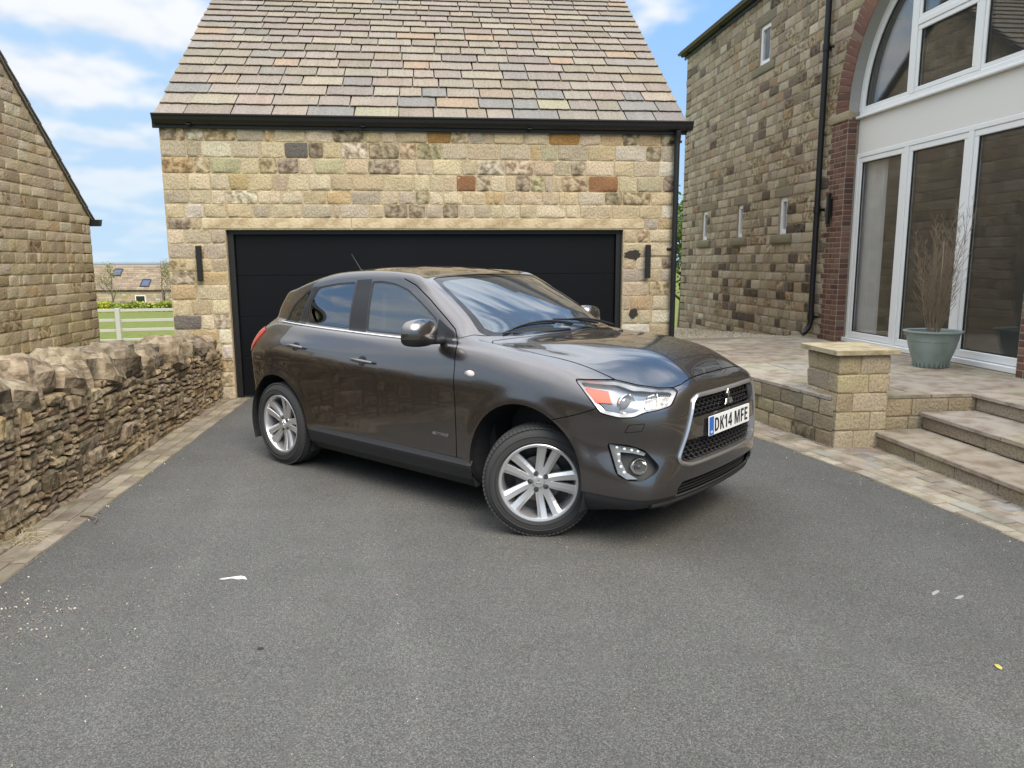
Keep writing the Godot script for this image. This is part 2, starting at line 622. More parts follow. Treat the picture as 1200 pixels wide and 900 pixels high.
func build_ground() -> void:
	var b := MB.new()
	var xs := [-1500.0, -600.0, -250.0, -120.0, -80.0, -60.0, -45.0, -36.0, -28.0, -20.0, -14.0, -9.0, -4.0, 0.0, 4.0, 8.0, 14.0, 20.0, 30.0, 50.0, 90.0, 250.0, 600.0, 1500.0]
	var zs := [-1600.0, -900.0, -500.0, -300.0, -200.0, -150.0, -120.0, -100.0, -90.0, -82.0, -70.0, -60.0, -50.0, -40.0, -32.0, -25.0, -20.0, -16.0, -13.0, -10.0, 0.0, 10.0, 30.0, 100.0, 400.0, 1500.0]
	for i in xs.size() - 1:
		for j in zs.size() - 1:
			b.quad(Vector3(xs[i], land(xs[i], zs[j]), zs[j]), Vector3(xs[i + 1], land(xs[i + 1], zs[j]), zs[j]), Vector3(xs[i + 1], land(xs[i + 1], zs[j + 1]), zs[j + 1]), Vector3(xs[i], land(xs[i], zs[j + 1]), zs[j + 1]), Vector3.UP)
	tag(put("ground", b.mesh(), M.grass), "green grass field falling away behind the buildings", "", "", "structure")
	# tarmac, with faint tyre tracks and worn patches as a vertex tint
	var t := MB.new()
	var f := FastNoiseLite.new()
	f.seed = 9
	f.frequency = 0.5
	f.fractal_octaves = 4
	var tracks := [[Vector2(-0.55, -5.5), Vector2(-0.05, -2.6)], [Vector2(0.95, -4.3), Vector2(1.9, -2.2)], [Vector2(1.15, -4.3), Vector2(2.1, -2.2)], [Vector2(-1.7, -8.0), Vector2(-1.2, -2.0)]]
	var shade := func(x: float, z: float) -> Color:
		var k := 0.158 + 0.022 * f.get_noise_2d(x, z) + 0.012 * f.get_noise_2d(x * 5.0, z * 5.0)
		for q in tracks:
			var p := Vector2(x, z)
			var near := Geometry2D.get_closest_point_to_segment(p, q[0], q[1])
			k += 0.018 * exp(-pow(p.distance_to(near) / 0.09, 2.0)) * (0.6 + 0.9 * f.get_noise_2d(x * 9.0 + 40.0, z * 2.0))
		return Color(k * 1.0, k * 0.985, k * 0.945)
	var step := 0.075
	var x0 := -2.34
	var nx := 88
	for j in 150:
		var z := -9.72 + j * step * (1.0 if j < 120 else 3.0) - (0.0 if j < 120 else 120.0 * step * 2.0)
		var zn := z + step * (1.0 if j < 119 else 3.0)
		for i in nx:
			var x := x0 + i * step
			var xn := x + step
			var ps := [Vector3(x, 0, z), Vector3(xn, 0, z), Vector3(xn, 0, zn), Vector3(x, 0, zn)]
			var k0 := t.v.size()
			t.quad(ps[0], ps[1], ps[2], ps[3], Vector3.UP)
			for m in range(k0, t.v.size()): t.c[m] = shade.call(t.v[m].x, t.v[m].z)
	tag(put("driveway", t.mesh(), M.tarmac), "grey tarmac driveway in front of the garage", "", "", "structure")
	# far apron of the drive behind the viewer
	var a := MB.new()
	a.col = Color(0.158, 0.156, 0.15)
	a.quad(Vector3(-2.34, -0.004, 5.9), Vector3(9.5, -0.004, 5.9), Vector3(9.5, -0.004, 26), Vector3(-2.34, -0.004, 26), Vector3.UP)
	a.quad(Vector3(4.2, -0.004, 2.0), Vector3(9.5, -0.004, 2.0), Vector3(9.5, -0.004, 5.9), Vector3(4.2, -0.004, 5.9), Vector3.UP)
	tag(put("driveway_apron", a.mesh(), M.tarmac), "", "", "", "structure")


# ------------------------------------------------------------------ garage
const BUFF := [[Color(0.47, 0.385, 0.26), 32], [Color(0.52, 0.44, 0.315), 24], [Color(0.43, 0.37, 0.28), 16], [Color(0.355, 0.305, 0.235), 9], [Color(0.45, 0.34, 0.20), 8], [Color(0.28, 0.235, 0.18), 3], [Color(0.56, 0.505, 0.41), 6], [Color(0.42, 0.385, 0.25), 3]]
const OLD := [[Color(0.45, 0.38, 0.272), 30], [Color(0.39, 0.325, 0.23), 25], [Color(0.50, 0.43, 0.32), 16], [Color(0.31, 0.253, 0.183), 12], [Color(0.20, 0.163, 0.127), 4], [Color(0.40, 0.30, 0.195), 7], [Color(0.53, 0.48, 0.375), 4]]
const TAN := [[Color(0.48, 0.385, 0.265), 30], [Color(0.53, 0.435, 0.31), 22], [Color(0.42, 0.335, 0.235), 20], [Color(0.35, 0.27, 0.18), 8], [Color(0.56, 0.48, 0.365), 9], [Color(0.46, 0.34, 0.21), 6]]


func build_garage() -> void:
	var g := base("garage", Vector3(0, 0, -9.6))
	tag(g, "buff stone garage with a stone slate roof and wide black door behind the car", "garage")
	var F := Transform3D(Basis.IDENTITY, Vector3(-3.13, 0, -9.6))     # front wall frame
	var w := MB.new()
	w.col = Color(0.52, 0.425, 0.275)
	slab(w, 6.26, 3.36, 0.3, [Rect2(0.68, -0.01, 4.9, 2.085)], Transform3D(Basis.IDENTITY, Vector3(-3.13, 0, 0)))
	slab(w, 7.2, 3.3, 0.3, [], Transform3D(Basis(Vector3.UP, PI / 2), Vector3(3.13, 0, -0.3)))
	slab(w, 7.2, 3.3, 0.3, [], Transform3D(Basis(Vector3.UP, -PI / 2), Vector3(-3.13, 0, -7.5)))
	slab(w, 6.26, 3.3, 0.3, [], Transform3D(Basis(Vector3.UP, PI), Vector3(3.13, 0, -7.8)))
	for s in [-1, 1]:   # gable triangles
		for x in [3.13, 2.83]:
			w.face(Vector3(s * x, 3.3, 0), Vector3(s * x, 3.3, -7.8), Vector3(s * x, 6.24, -3.9), Vector3(s, 0, 0))
	var wall := put("wall", w.mesh(), M.mortar, g)
	var gaps := func(y0: float, y1: float) -> Array:
		var q := []
		if y1 < 2.085: q.append([0.68, 5.58])
		elif y1 < 2.22: q.append([0.41, 5.85])
		return q
	var cols := func(_x: float, _y: float) -> Color: return pick(BUFF)
	var rects := courses(6.26, [[0.0, 2.08, 12], [2.08, 2.215, 1], [2.215, 3.29, 6]], [0.17, 0.40], 0.013, cols, gaps)
	for r in rects:
		var lum: float = r.color.r
		if lum < 0.37 or rng.randf() < 0.14: r.mat = M.stone_stained
		# the stones that stand out in the photograph: dark iron-stained ones and one pale, pitted block
		var at := Vector2(r.x + r.w / 2 - 3.13, r.y + r.h / 2)
		for d in [[0.35, 2.58, Color(0.25, 0.13, 0.07)], [2.2, 2.56, Color(0.26, 0.14, 0.075)], [0.05, 3.2, Color(0.30, 0.18, 0.07)], [2.55, 0.72, Color(0.62, 0.58, 0.50)], [-2.95, 0.92, Color(0.16, 0.14, 0.125)], [-1.55, 3.02, Color(0.14, 0.13, 0.12)], [1.7, 3.2, Color(0.33, 0.19, 0.07)]]:
			if absf(at.x - d[0]) < r.w / 2 + 0.01 and absf(at.y - d[1]) < r.h / 2 + 0.01:
				r.color = d[2]
				r.mat = M.stone
	lay(rects, F, wall, "stone", "smaller_stones", M.stone, {"proud": 0.013, "rough": 0.018, "edge": 0.02})
	var side := courses(7.2, [[0.0, 3.29, 19]], [0.22, 0.46], 0.012, func(_x: float, _y: float) -> Color: return pick(TAN), func(_a, _b): return [])
	lay(side, Transform3D(Basis(Vector3.UP, PI / 2), Vector3(3.13, 0, -9.9)), wall, "stone", "smaller_stones", M.stone, {"rough": 0.009})
	var gab := courses(7.8, [[3.3, 6.15, 17]], [0.22, 0.46], 0.012, func(_x: float, _y: float) -> Color: return pick(TAN), func(_a: float, y1: float) -> Array:
		var cut := (y1 - 3.3) / 0.7536
		return [[-1.0, cut + 0.02], [7.8 - cut - 0.02, 9.0]])
	lay(gab, Transform3D(Basis(Vector3.UP, PI / 2), Vector3(3.13, 0, -9.6)), wall, "stone", "gable_stones", M.stone, {"rough": 0.009})
	# lintel in long sawn pieces
	var lx := [-2.72, -0.95, 0.9, 2.72]
	for i in 3:
		var b := MB.new()
		stone(b, lx[i + 1] - lx[i] - 0.008, 0.127, 0.012, 0.0015, Color(0.54, 0.45, 0.30), Transform3D.IDENTITY, 6, 3, 0, 0.01)
		put("lintel", b.mesh(), M.slab, g, Transform3D(Basis.IDENTITY, Vector3((lx[i] + lx[i + 1]) / 2, 2.149, 0)))
	# sectional door
	var door := group_node("garage_door", g, Transform3D(Basis.IDENTITY, Vector3(0, 0, -0.13)))
	var fr := MB.new()
	for s in [-1, 1]: fr.box(Vector3(0.075, 2.08, 0.06), Vector3(s * 2.413, 1.04, 0.035), Basis.IDENTITY, 0.004)
	fr.box(Vector3(4.9, 0.06, 0.06), Vector3(0, 2.052, 0.037), Basis.IDENTITY, 0.004)
	put("frame", fr.mesh(), M.black_plastic, door)
	for i in 4:
		var p := MB.new()
		p.box(Vector3(4.74, 0.502, 0.04), Vector3.ZERO, Basis.IDENTITY, 0.003)
		put("panel", p.mesh(), M.door_black, door, Transform3D(Basis.IDENTITY, Vector3(0, 0.262 + i * 0.505, 0)))
	var sl := MB.new()
	sl.box(Vector3(4.74, 0.03, 0.05), Vector3(0, 0.006, 0))
	put("rubber_strip", sl.mesh(), M.rubber_seal, door)
	# fascia, gutter and downpipe
	var fa := MB.new()
	fa.box(Vector3(6.42, 0.10, 0.03), Vector3(0.02, 3.29, 0.035), Basis.IDENTITY, 0.004)
	put("fascia", fa.mesh(), M.black_plastic, g)
	put("gutter", gutter(6.45), M.black_plastic, g, Transform3D(Basis.IDENTITY, Vector3(0.06, 3.33, 0.05)))
	var dp := group_node("downpipe", g, Transform3D(Basis.IDENTITY, Vector3(3.10, 0, 0.075)))
	var pm := MB.new()
	pm.tube([Vector3(0, 3.28, 0.04), Vector3(0, 3.2, 0.035), Vector3(0, 3.12, 0), Vector3(0, 0.5, 0)], 0.034, 12)
	put("pipe", pm.mesh(), M.black_plastic, dp)
	for y in [3.16, 1.83, 0.62]:
		var c := MB.new()
		c.tube([Vector3(0, y - 0.03, 0), Vector3(0, y + 0.03, 0)], 0.042, 12)
		c.box(Vector3(0.16, 0.03, 0.012), Vector3(0, y, -0.055), Basis.IDENTITY, 0.003)
		c.box(Vector3(0.03, 0.03, 0.04), Vector3(0, y, -0.04))
		put("bracket", c.mesh(), M.black_plastic, dp)
	# roof
	var roof := MB.new()
	roof.col = Color(0.10, 0.09, 0.08)
	var pa := deg_to_rad(37.0)
	var rt := 5.02
	var Rf := Transform3D(Basis(Vector3.RIGHT, Vector3(0, sin(pa), -cos(pa)), Vector3(0, cos(pa), sin(pa))), Vector3(-3.155, 3.355, 0.10))
	roof.box(Vector3(6.37, rt, 0.05), Rf * Vector3(3.185, rt / 2, -0.04), Rf.basis, 0.0)
	var Rb := Transform3D(Basis(Vector3.LEFT, Vector3(0, sin(pa), cos(pa)), Vector3(0, cos(pa), -sin(pa))), Vector3(3.215, 3.355, -7.92))
	roof.box(Vector3(6.37, rt, 0.05), Rb * Vector3(3.185, rt / 2, -0.02), Rb.basis, 0.0)
	var rn := put("roof", roof.mesh(), M.tile, g)
	var gauges := [0.285, 0.28, 0.27, 0.265, 0.26, 0.25, 0.245, 0.24, 0.235, 0.225, 0.22, 0.215, 0.21, 0.20, 0.20, 0.195, 0.19, 0.19, 0.185, 0.18, 0.175, 0.17, 0.165]
	var pal := [[Color(0.278, 0.243, 0.201), 30], [Color(0.258, 0.229, 0.194), 22], [Color(0.30, 0.263, 0.216), 18], [Color(0.235, 0.216, 0.193), 10], [Color(0.292, 0.240, 0.194), 6], [Color(0.276, 0.236, 0.20), 12]]
	var s0 := 0.0
	var count := 0
	var rest := MB.new()
	var row := 0
	for gg in gauges:
		var x := 0.0
		while x < 6.35:
			var wd := rng.randf_range(0.32, 0.58) * (0.72 if rng.randf() < 0.25 else 1.0)
			if 6.37 - x - wd < 0.24: wd = 6.37 - x
			var col := pick(pal, 0.09)
			if rng.randf() < (0.16 if row == 5 or row == 6 or row == 9 else 0.02): col = Color(0.325, 0.25, 0.185)
			if row < 2 and rng.randf() < 0.10: col = Color(0.305, 0.285, 0.205)
			if row < 3 and rng.randf() < 0.12: col = Color(0.225, 0.217, 0.205)
			var hh: float = gg + 0.07
			var tilt := atan2(0.025, gg)
			var xf := Rf * Transform3D(Basis(Vector3.RIGHT, -tilt), Vector3(x + wd / 2 + (0.02 if x == 0.0 else 0.0) * rng.randf(), s0 + hh / 2, 0.024))
			var b := MB.new()
			var stuff := count >= 300 or not framed(Vector3(0, 0, -9.6) + xf.origin, 0.05)
			slate(rest if stuff else b, wd - 0.015, hh, 0.014, col, xf if stuff else Transform3D.IDENTITY)
			if not stuff:
				put("slate", b.mesh(), M.tile, rn, xf)
				count += 1
			x += wd
		s0 += gg
		row += 1
	# the unseen back slope and the ridge
	s0 = 0.0
	for i in 14:
		var x := 0.0
		while x < 6.37:
			var wd := minf(rng.randf_range(0.4, 0.6), 6.37 - x)
			slate(rest, wd - 0.01, 0.44, 0.024, pick(pal), Rb * Transform3D(Basis(Vector3.RIGHT, -0.07), Vector3(x + wd / 2, s0 + 0.22, 0.02)))
			x += wd
		s0 += 0.37
	tag(put("smaller_slates", rest.mesh(), M.tile, rn), "", "", "", "stuff")
	var rd := MB.new()
	rd.col = Color(0.36, 0.31, 0.25)
	for i in 11: rd.box(Vector3(0.58, 0.05, 0.30), Vector3(-2.93 + i * 0.59, 6.43, -3.81), Basis(Vector3.RIGHT, 0.6), 0.01)
	put("ridge_tiles", rd.mesh(), M.tile, rn)
	# wall lights, an outside socket
	for q in [[-2.76, "black wall light left of the garage door above the drystone wall"], [2.765, "black wall light between the garage door and the downpipe"]]:
		wall_light(Vector3(q[0], 1.675, -9.585), 0.0, q[1], 0.42)
	for q in [[Vector2(2.60, 1.015), Vector2(0.068, 0.064)], [Vector2(2.585, 1.765), Vector2(0.115, 0.062)]]:
		var stn := MB.new()
		stn.col = Color(0.028, 0.024, 0.021)
		var so := PackedVector2Array()
		for i in 22: so.append(Vector2(cos(TAU * i / 22.0) * q[1].x, sin(TAU * i / 22.0) * q[1].y) * rng.randf_range(0.66, 1.12))
		stn.prism(so, -0.012, 0.0, Transform3D(Basis.IDENTITY, Vector3(q[0].x, q[0].y, 0.024)))
		put("black_stain", stn.mesh(), M.plain, g)


func slate(b: MB, w: float, h: float, t: float, col: Color, xf: Transform3D) -> void:
	# a flat riven stone slate: irregular lower edge, thickness t
	var n := 5
	var low := []
	for i in n + 1: low.append(Vector3((float(i) / n - 0.5) * w, -h / 2 + rng.randf_range(-0.009, 0.007), 0))
	var z := []
	for i in n + 1: z.append(rng.randf_range(-0.003, 0.003))
	var kk := rng.randf_range(-0.006, 0.006)
	for i in n:
		var a: Vector3 = low[i]
		var d: Vector3 = low[i + 1]
		var k := 1.0 + rng.randf_range(-0.05, 0.05)
		b.col = Color(col.r * k, col.g * k, col.b * k)
		var up := Vector3(0, h, 0)
		b.quad(xf * (a + Vector3(0, 0.005, z[i])), xf * (d + Vector3(0, 0.005, z[i + 1])), xf * Vector3(d.x + kk, h / 2, 0), xf * Vector3(a.x + kk, h / 2, 0), xf.basis * Vector3.BACK)
		b.quad(xf * (a + Vector3(0, 0.005, z[i])), xf * (d + Vector3(0, 0.005, z[i + 1])), xf * (d + Vector3(0, 0, -t * 0.22)), xf * (a + Vector3(0, 0, -t * 0.22)), xf.basis * Vector3(0, -1, 1))
		b.quad(xf * (a + Vector3(0, 0, -t * 0.22)), xf * (d + Vector3(0, 0, -t * 0.22)), xf * (d + Vector3(0, 0.004, -t)), xf * (a + Vector3(0, 0.004, -t)), xf.basis * Vector3.DOWN)
	b.col = col
	for s in [0, n]:
		var a: Vector3 = low[s]
		b.quad(xf * (a + Vector3(0, 0.005, z[s])), xf * Vector3(a.x + kk, h / 2, 0), xf * Vector3(a.x + kk, h / 2, -t), xf * (a + Vector3(0, 0, -t)), xf.basis * Vector3(-1 if s == 0 else 1, 0, 0))


func gutter(length: float) -> ArrayMesh:
	# an ogee gutter along x, open at the top, with end caps
	var b := MB.new()
	var prof := [Vector2(-0.015, 0.055), Vector2(-0.015, -0.035), Vector2(0.03, -0.05), Vector2(0.062, -0.035), Vector2(0.078, -0.005), Vector2(0.088, 0.03), Vector2(0.102, 0.045), Vector2(0.102, 0.06), Vector2(0.095, 0.06)]
	for i in prof.size() - 1:
		var p: Vector2 = prof[i]
		var q: Vector2 = prof[i + 1]
		var o := Vector3(0, -(q - p).x, (q - p).y)
		b.quad(Vector3(-length / 2, p.y, p.x), Vector3(length / 2, p.y, p.x), Vector3(length / 2, q.y, q.x), Vector3(-length / 2, q.y, q.x), o)
		var c := Vector2(0.0, 0.004)
		b.quad(Vector3(-length / 2, p.y * 0.93 + 0.004, p.x * 0.93), Vector3(length / 2, p.y * 0.93 + 0.004, p.x * 0.93), Vector3(length / 2, q.y * 0.93 + 0.004, q.x * 0.93), Vector3(-length / 2, q.y * 0.93 + 0.004, q.x * 0.93), -o)
	for s in [-1, 1]:
		for i in range(1, prof.size() - 2):
			b.face(Vector3(s * length / 2, prof[0].y, prof[0].x), Vector3(s * length / 2, prof[i].y, prof[i].x), Vector3(s * length / 2, prof[i + 1].y, prof[i + 1].x), Vector3(s, 0, 0))
	var x := -length / 2 + 0.4
	while x < length / 2:
		b.box(Vector3(0.05, 0.012, 0.10), Vector3(x, -0.055, 0.03), Basis.IDENTITY, 0.002)
		x += 2.0
	return b.mesh()


func wall_light(at: Vector3, turn: float, label: String, h: float) -> void:
	var o := base("wall_light", at, turn)
	tag(o, label, "wall light", "black wall lights")
	var b := MB.new()
	b.box(Vector3(0.062, h, 0.055), Vector3(0, 0, 0.045), Basis.IDENTITY, 0.006)
	put("casing", b.mesh(), M.black_plastic, o)
	var p := MB.new()
	p.box(Vector3(0.05, h * 0.6, 0.02), Vector3(0, 0, 0.01), Basis.IDENTITY, 0.003)
	put("back_plate", p.mesh(), M.black_plastic, o)
	var d := MB.new()
	for s in [-1, 1]: d.lathe([Vector2(0.0, 0.0), Vector2(0.02, 0.0), Vector2(0.022, 0.006)], 10, Transform3D(Basis(Vector3.RIGHT, PI / 2 * s), Vector3(0, s * (h / 2 - 0.002), 0.045)))
	put("lens", d.mesh(), M.rubber_seal, o)


# ------------------------------------------------------------------ house (barn conversion on the right)
func build_house() -> void:
	var hs := base("house", Vector3(6.05, 0.47, -9.0))
	tag(hs, "dark weathered stone barn conversion with a big arched white window", "house")
	var iv := hs.transform.affine_inverse()
	var W := Transform3D(Basis(Vector3.BACK, Vector3.UP, Vector3.LEFT), Vector3(6.05, 0, -18.0))    # u = z + 18
	var L := iv * W
	var wins := [[1.35, 1.67, 2.13, 2.75], [3.31, 3.57, 2.13, 2.75], [5.13, 5.42, 2.13, 2.75], [4.0, 4.45, 5.17, 5.85]]
	var holes := [Rect2(7.2, 0.47, 3.6, 5.12)]
	for q in wins: holes.append(Rect2(q[0], q[2], q[1] - q[0], q[3] - q[2]))
	var w := MB.new()
	w.col = Color(0.41, 0.36, 0.275)
	slab(w, 20.0, 6.42, 0.3, holes, L)
	# spandrels and the soffit of the arch
	var C := Vector2(9.0, 3.78)
	var top := 5.59
	for i in 24:
		var a := PI * i / 24.0
		var b := PI * (i + 1) / 24.0
		var p := C + Vector2(cos(a), sin(a)) * 1.8
		var q := C + Vector2(cos(b), sin(b)) * 1.8
		for z in [0.0, -0.3]:
			w.quad(L * Vector3(p.x, p.y, z), L * Vector3(q.x, q.y, z), L * Vector3(q.x, top, z), L * Vector3(p.x, top, z), L.basis * Vector3(0, 0, 1 if z == 0.0 else -1))
	slab(w, 7.0, 6.42, 0.3, [], iv * Transform3D(Basis(Vector3.LEFT, Vector3.UP, Vector3.FORWARD), Vector3(13.05, 0, -18.0)))
	slab(w, 20.0, 6.42, 0.3, [], iv * Transform3D(Basis(Vector3.FORWARD, Vector3.UP, Vector3.RIGHT), Vector3(13.05, 0, 2.0)))
	slab(w, 7.0, 6.42, 0.3, [], iv * Transform3D(Basis(Vector3.RIGHT, Vector3.UP, Vector3.BACK), Vector3(6.05, 0, 2.0)))
	for z in [-18.0, 2.0]:
		w.face(iv * Vector3(6.05, 6.42, z), iv * Vector3(13.05, 6.42, z), iv * Vector3(9.55, 9.2, z), Vector3(0, 0, 1 if z > 0 else -1))
	var wall := put("wall", w.mesh(), M.mortar, hs)
	# stones
	var gaps := func(y0: float, y1: float) -> Array:
		var m := (y0 + y1) / 2
		var out := []
		for q in wins:
			if m > q[2] and m < q[3]: out.append([q[0] - 0.0, q[1] + 0.0])
			if m > q[2] - 0.17 and m < q[2]: out.append([q[0] - 0.24, q[1] + 0.24])
			if m > q[3] and m < q[3] + 0.17: out.append([q[0] - 0.20, q[1] + 0.20])
		if m < 3.66: out.append([6.68 if int(m / 0.165) % 2 == 0 else 6.76, 11.32])
		elif m < 3.82: out.append([6.80, 11.2])
		else:
			var dy := m - 3.78
			if dy < 2.13: out.append([9.0 - sqrt(2.13 * 2.13 - dy * dy) , 9.0 + sqrt(2.13 * 2.13 - dy * dy)])
		return out
	var cols := func(_x: float, y: float) -> Color:
		var c := pick(OLD)
		if y < 3.2 and rng.randf() < 0.075: c = Color(0.14, 0.112, 0.088)
		return c
	var rects := courses(14.5, [[-0.1, 1.96, 13], [1.96, 2.13, 1], [2.13, 2.75, 4], [2.75, 2.92, 1], [2.92, 5.0, 13], [5.0, 5.17, 1], [5.17, 5.85, 4], [5.85, 6.02, 1], [6.02, 6.36, 2]], [0.20, 0.42], 0.017, cols, gaps)
	for r in rects:
		if rng.randf() < 0.4: r.mat = M.stone_stained
	lay(rects, W, wall, "stone", "smaller_stones", M.stone, {"proud": 0.014, "rough": 0.016, "edge": 0.018})
	for q in wins:
		var s := MB.new()
		stone(s, q[1] - q[0] + 0.46, 0.155, 0.05 if q[3] < 4.0 else 0.03, 0.003, Color(0.27, 0.25, 0.17), Transform3D.IDENTITY, 5, 3, 0, 0.012, 0.05)
		var l := MB.new()
		stone(l, q[1] - q[0] + 0.38, 0.155, 0.012, 0.004, Color(0.27, 0.24, 0.17), Transform3D.IDENTITY, 5, 3, 0, 0.012, 0.05)
		put("window_sill", s.mesh(), M.stone, hs, L * Transform3D(Basis.IDENTITY, Vector3((q[0] + q[1]) / 2, q[2] - 0.083, 0)))
		put("window_lintel", l.mesh(), M.stone, hs, L * Transform3D(Basis.IDENTITY, Vector3((q[0] + q[1]) / 2, q[3] + 0.083, 0)))
		var wn := group_node("window", hs, L * Transform3D(Basis.IDENTITY, Vector3((q[0] + q[1]) / 2, (q[2] + q[3]) / 2, -0.055)))
		var ww: float = q[1] - q[0]
		var wh: float = q[3] - q[2]
		var fr := MB.new()
		for sx in [-1, 1]: fr.box(Vector3(0.075, wh, 0.06), Vector3(sx * (ww / 2 - 0.037), 0, 0), Basis.IDENTITY, 0.006)
		for sy in [-1, 1]: fr.box(Vector3(ww - 0.152, 0.075, 0.06), Vector3(0, sy * (wh / 2 - 0.037), 0), Basis.IDENTITY, 0.006)
		put("frame", fr.mesh(), M.upvc, wn)
		var gl := MB.new()
		gl.quad(Vector3(-ww / 2, -wh / 2, 0), Vector3(ww / 2, -wh / 2, 0), Vector3(ww / 2, wh / 2, 0), Vector3(-ww / 2, wh / 2, 0), Vector3.BACK)
		put("pane", gl.mesh(), M.pane, wn)
	# brick jambs and arch
	var bricks := group_node("brick_surround", hs)
	var bpal := [[Color(0.20, 0.105, 0.08), 30], [Color(0.165, 0.088, 0.07), 22], [Color(0.235, 0.13, 0.098), 16], [Color(0.135, 0.08, 0.069), 12], [Color(0.24, 0.16, 0.118), 8]]
	var br := []
	for side in 2:
		var y := 0.47
		var k := 0
		while y < 3.68:
			var u0 := (6.68 if k % 2 == 0 else 6.77)
			if side == 1: u0 = 10.8
			var u1 := 7.2 if side == 0 else (11.32 if k % 2 == 0 else 11.23)
			var x := u0
			var flip := (k % 2 == 0) == (side == 0)
			while x < u1 - 0.03:
				var bw := 0.2 if flip else 0.1
				flip = not flip
				bw = minf(bw, u1 - x)
				if u1 - x - bw < 0.06: bw = u1 - x
				br.append({"x": x + 0.005, "y": y + 0.005, "w": bw - 0.012, "h": 0.0655, "color": pick(bpal)})
				x += bw
			y += 0.0775
			k += 1
	lay(br, W, bricks, "brick", "far_bricks", M.brick, {"proud": 0.005, "rough": 0.002, "nx": 3, "ny": 3, "edge": 0.005})
	# reveal bricks of both jambs and the backing of the brickwork
	var rv := []
	var y2 := 0.47
	while y2 < 3.68:
		rv.append({"x": 0.006, "y": y2 + 0.005, "w": 0.13, "h": 0.068, "color": pick(bpal)})
		y2 += 0.0775
	lay(rv, Transform3D(Basis(Vector3.RIGHT, Vector3.UP, Vector3.BACK), Vector3(6.05, 0, -10.8)), bricks, "brick", "far_bricks", M.brick, {"proud": 0.006, "rough": 0.002, "nx": 3, "ny": 3, "edge": 0.006})
	var nring := 62
	for ring in 1:
		for i in nring:
			var a := PI * (i + 0.5) / nring
			var mid := C + Vector2(cos(a), sin(a)) * 1.975
			var bm := MB.new()
			stone(bm, 0.335, 0.092, 0.010, 0.002, pick(bpal), Transform3D.IDENTITY, 3, 3, 0, 0.006)
			put("arch_brick", bm.mesh(), M.brick, bricks, L * Transform3D(Basis(Vector3.BACK, a), Vector3(mid.x, mid.y, 0)))
	for u in [6.94, 11.06]:
		var im := MB.new()
		stone(im, 0.56, 0.13, 0.03, 0.004, Color(0.42, 0.35, 0.23), Transform3D.IDENTITY, 5, 3, 0, 0.012, 0.05)
		put("impost_stone", im.mesh(), M.stone, bricks, L * Transform3D(Basis.IDENTITY, Vector3(u, 3.745, 0)))
	# smooth rendered soffit of the arch
	var so := MB.new()
	for i in 40:
		var a := PI * i / 40.0
		var b := PI * (i + 1) / 40.0
		var p := C + Vector2(cos(a), sin(a)) * 1.797
		var q := C + Vector2(cos(b), sin(b)) * 1.797
		so.quad(L * Vector3(p.x, p.y, 0.004), L * Vector3(q.x, q.y, 0.004), L * Vector3(q.x, q.y, -0.30), L * Vector3(p.x, p.y, -0.30), L.basis * Vector3(-cos(a), -sin(a), 0))
	put("arch_soffit", so.mesh(), M.plaster, hs)
	big_window(hs, L, C)
	# rooms behind the glass
	var rm := MB.new()
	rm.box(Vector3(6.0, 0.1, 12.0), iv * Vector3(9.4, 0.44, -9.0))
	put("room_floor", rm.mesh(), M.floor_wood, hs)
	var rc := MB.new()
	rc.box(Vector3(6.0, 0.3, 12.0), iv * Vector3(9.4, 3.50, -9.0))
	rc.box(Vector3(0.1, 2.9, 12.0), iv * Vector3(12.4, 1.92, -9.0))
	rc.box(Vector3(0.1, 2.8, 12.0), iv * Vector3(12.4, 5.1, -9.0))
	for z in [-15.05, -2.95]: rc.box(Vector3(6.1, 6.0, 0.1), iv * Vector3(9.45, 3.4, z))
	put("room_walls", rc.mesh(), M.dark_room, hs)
	var cu := base("curtain", Vector3(6.33, 0.5, -10.46))
	tag(cu, "pale grey curtain hanging inside the left pane of the arched window", "curtain")
	var cm := MB.new()
	for i in 24:
		var z0 := -0.30 + 0.54 * i / 24.0
		var z1 := -0.30 + 0.54 * (i + 1) / 24.0
		var x0 := 0.022 * sin(i * 1.9)
		var x1 := 0.022 * sin((i + 1) * 1.9)
		cm.quad(Vector3(x0, 0.02, z0), Vector3(x1, 0.02, z1), Vector3(x1, 2.72, z1), Vector3(x0, 2.72, z0), Vector3(-1, 0, 0))
	put("cloth", cm.mesh(), M.curtain, cu)
	var rl := MB.new()
	rl.tube([Vector3(0, 2.74, -0.30), Vector3(0, 2.74, 3.0)], 0.014, 8)
	put("rail", rl.mesh(), M.upvc, cu)
	# roof, gutter, downpipe, light
	var rf := MB.new()
	rf.col = Color(0.22, 0.20, 0.17)
	var pa := atan2(2.9, 3.62)
	for s in [-1, 1]:
		rf.box(Vector3(4.75, 0.06, 20.3), iv * Vector3(9.55 + s * 1.83, 7.90, -8.0), Basis(Vector3.BACK, -s * pa), 0.0)
	var roof := put("roof", rf.mesh(), M.tile, hs)
	var sl := MB.new()
	for i in 15:
		var z := -18.15
		while z < 2.1:
			var wd := rng.randf_range(0.4, 0.62)
			sl.col = pick(OLD)
			var p := Vector3(5.94, 6.44, 0) + Vector3(cos(pa), sin(pa), 0) * (0.15 + i * 0.31)
			sl.box(Vector3(0.38, 0.022, wd - 0.01), iv * Vector3(p.x, p.y + 0.055, z + wd / 2), Basis(Vector3.BACK, pa - 0.06), 0.0)
			z += wd
	tag(put("roof_slates", sl.mesh(), M.tile, roof), "", "", "", "stuff")
	var fa := MB.new()
	fa.box(Vector3(0.03, 0.14, 20.2), iv * Vector3(6.02, 6.37, -8.0), Basis.IDENTITY, 0.004)
	put("fascia", fa.mesh(), M.black_plastic, hs)
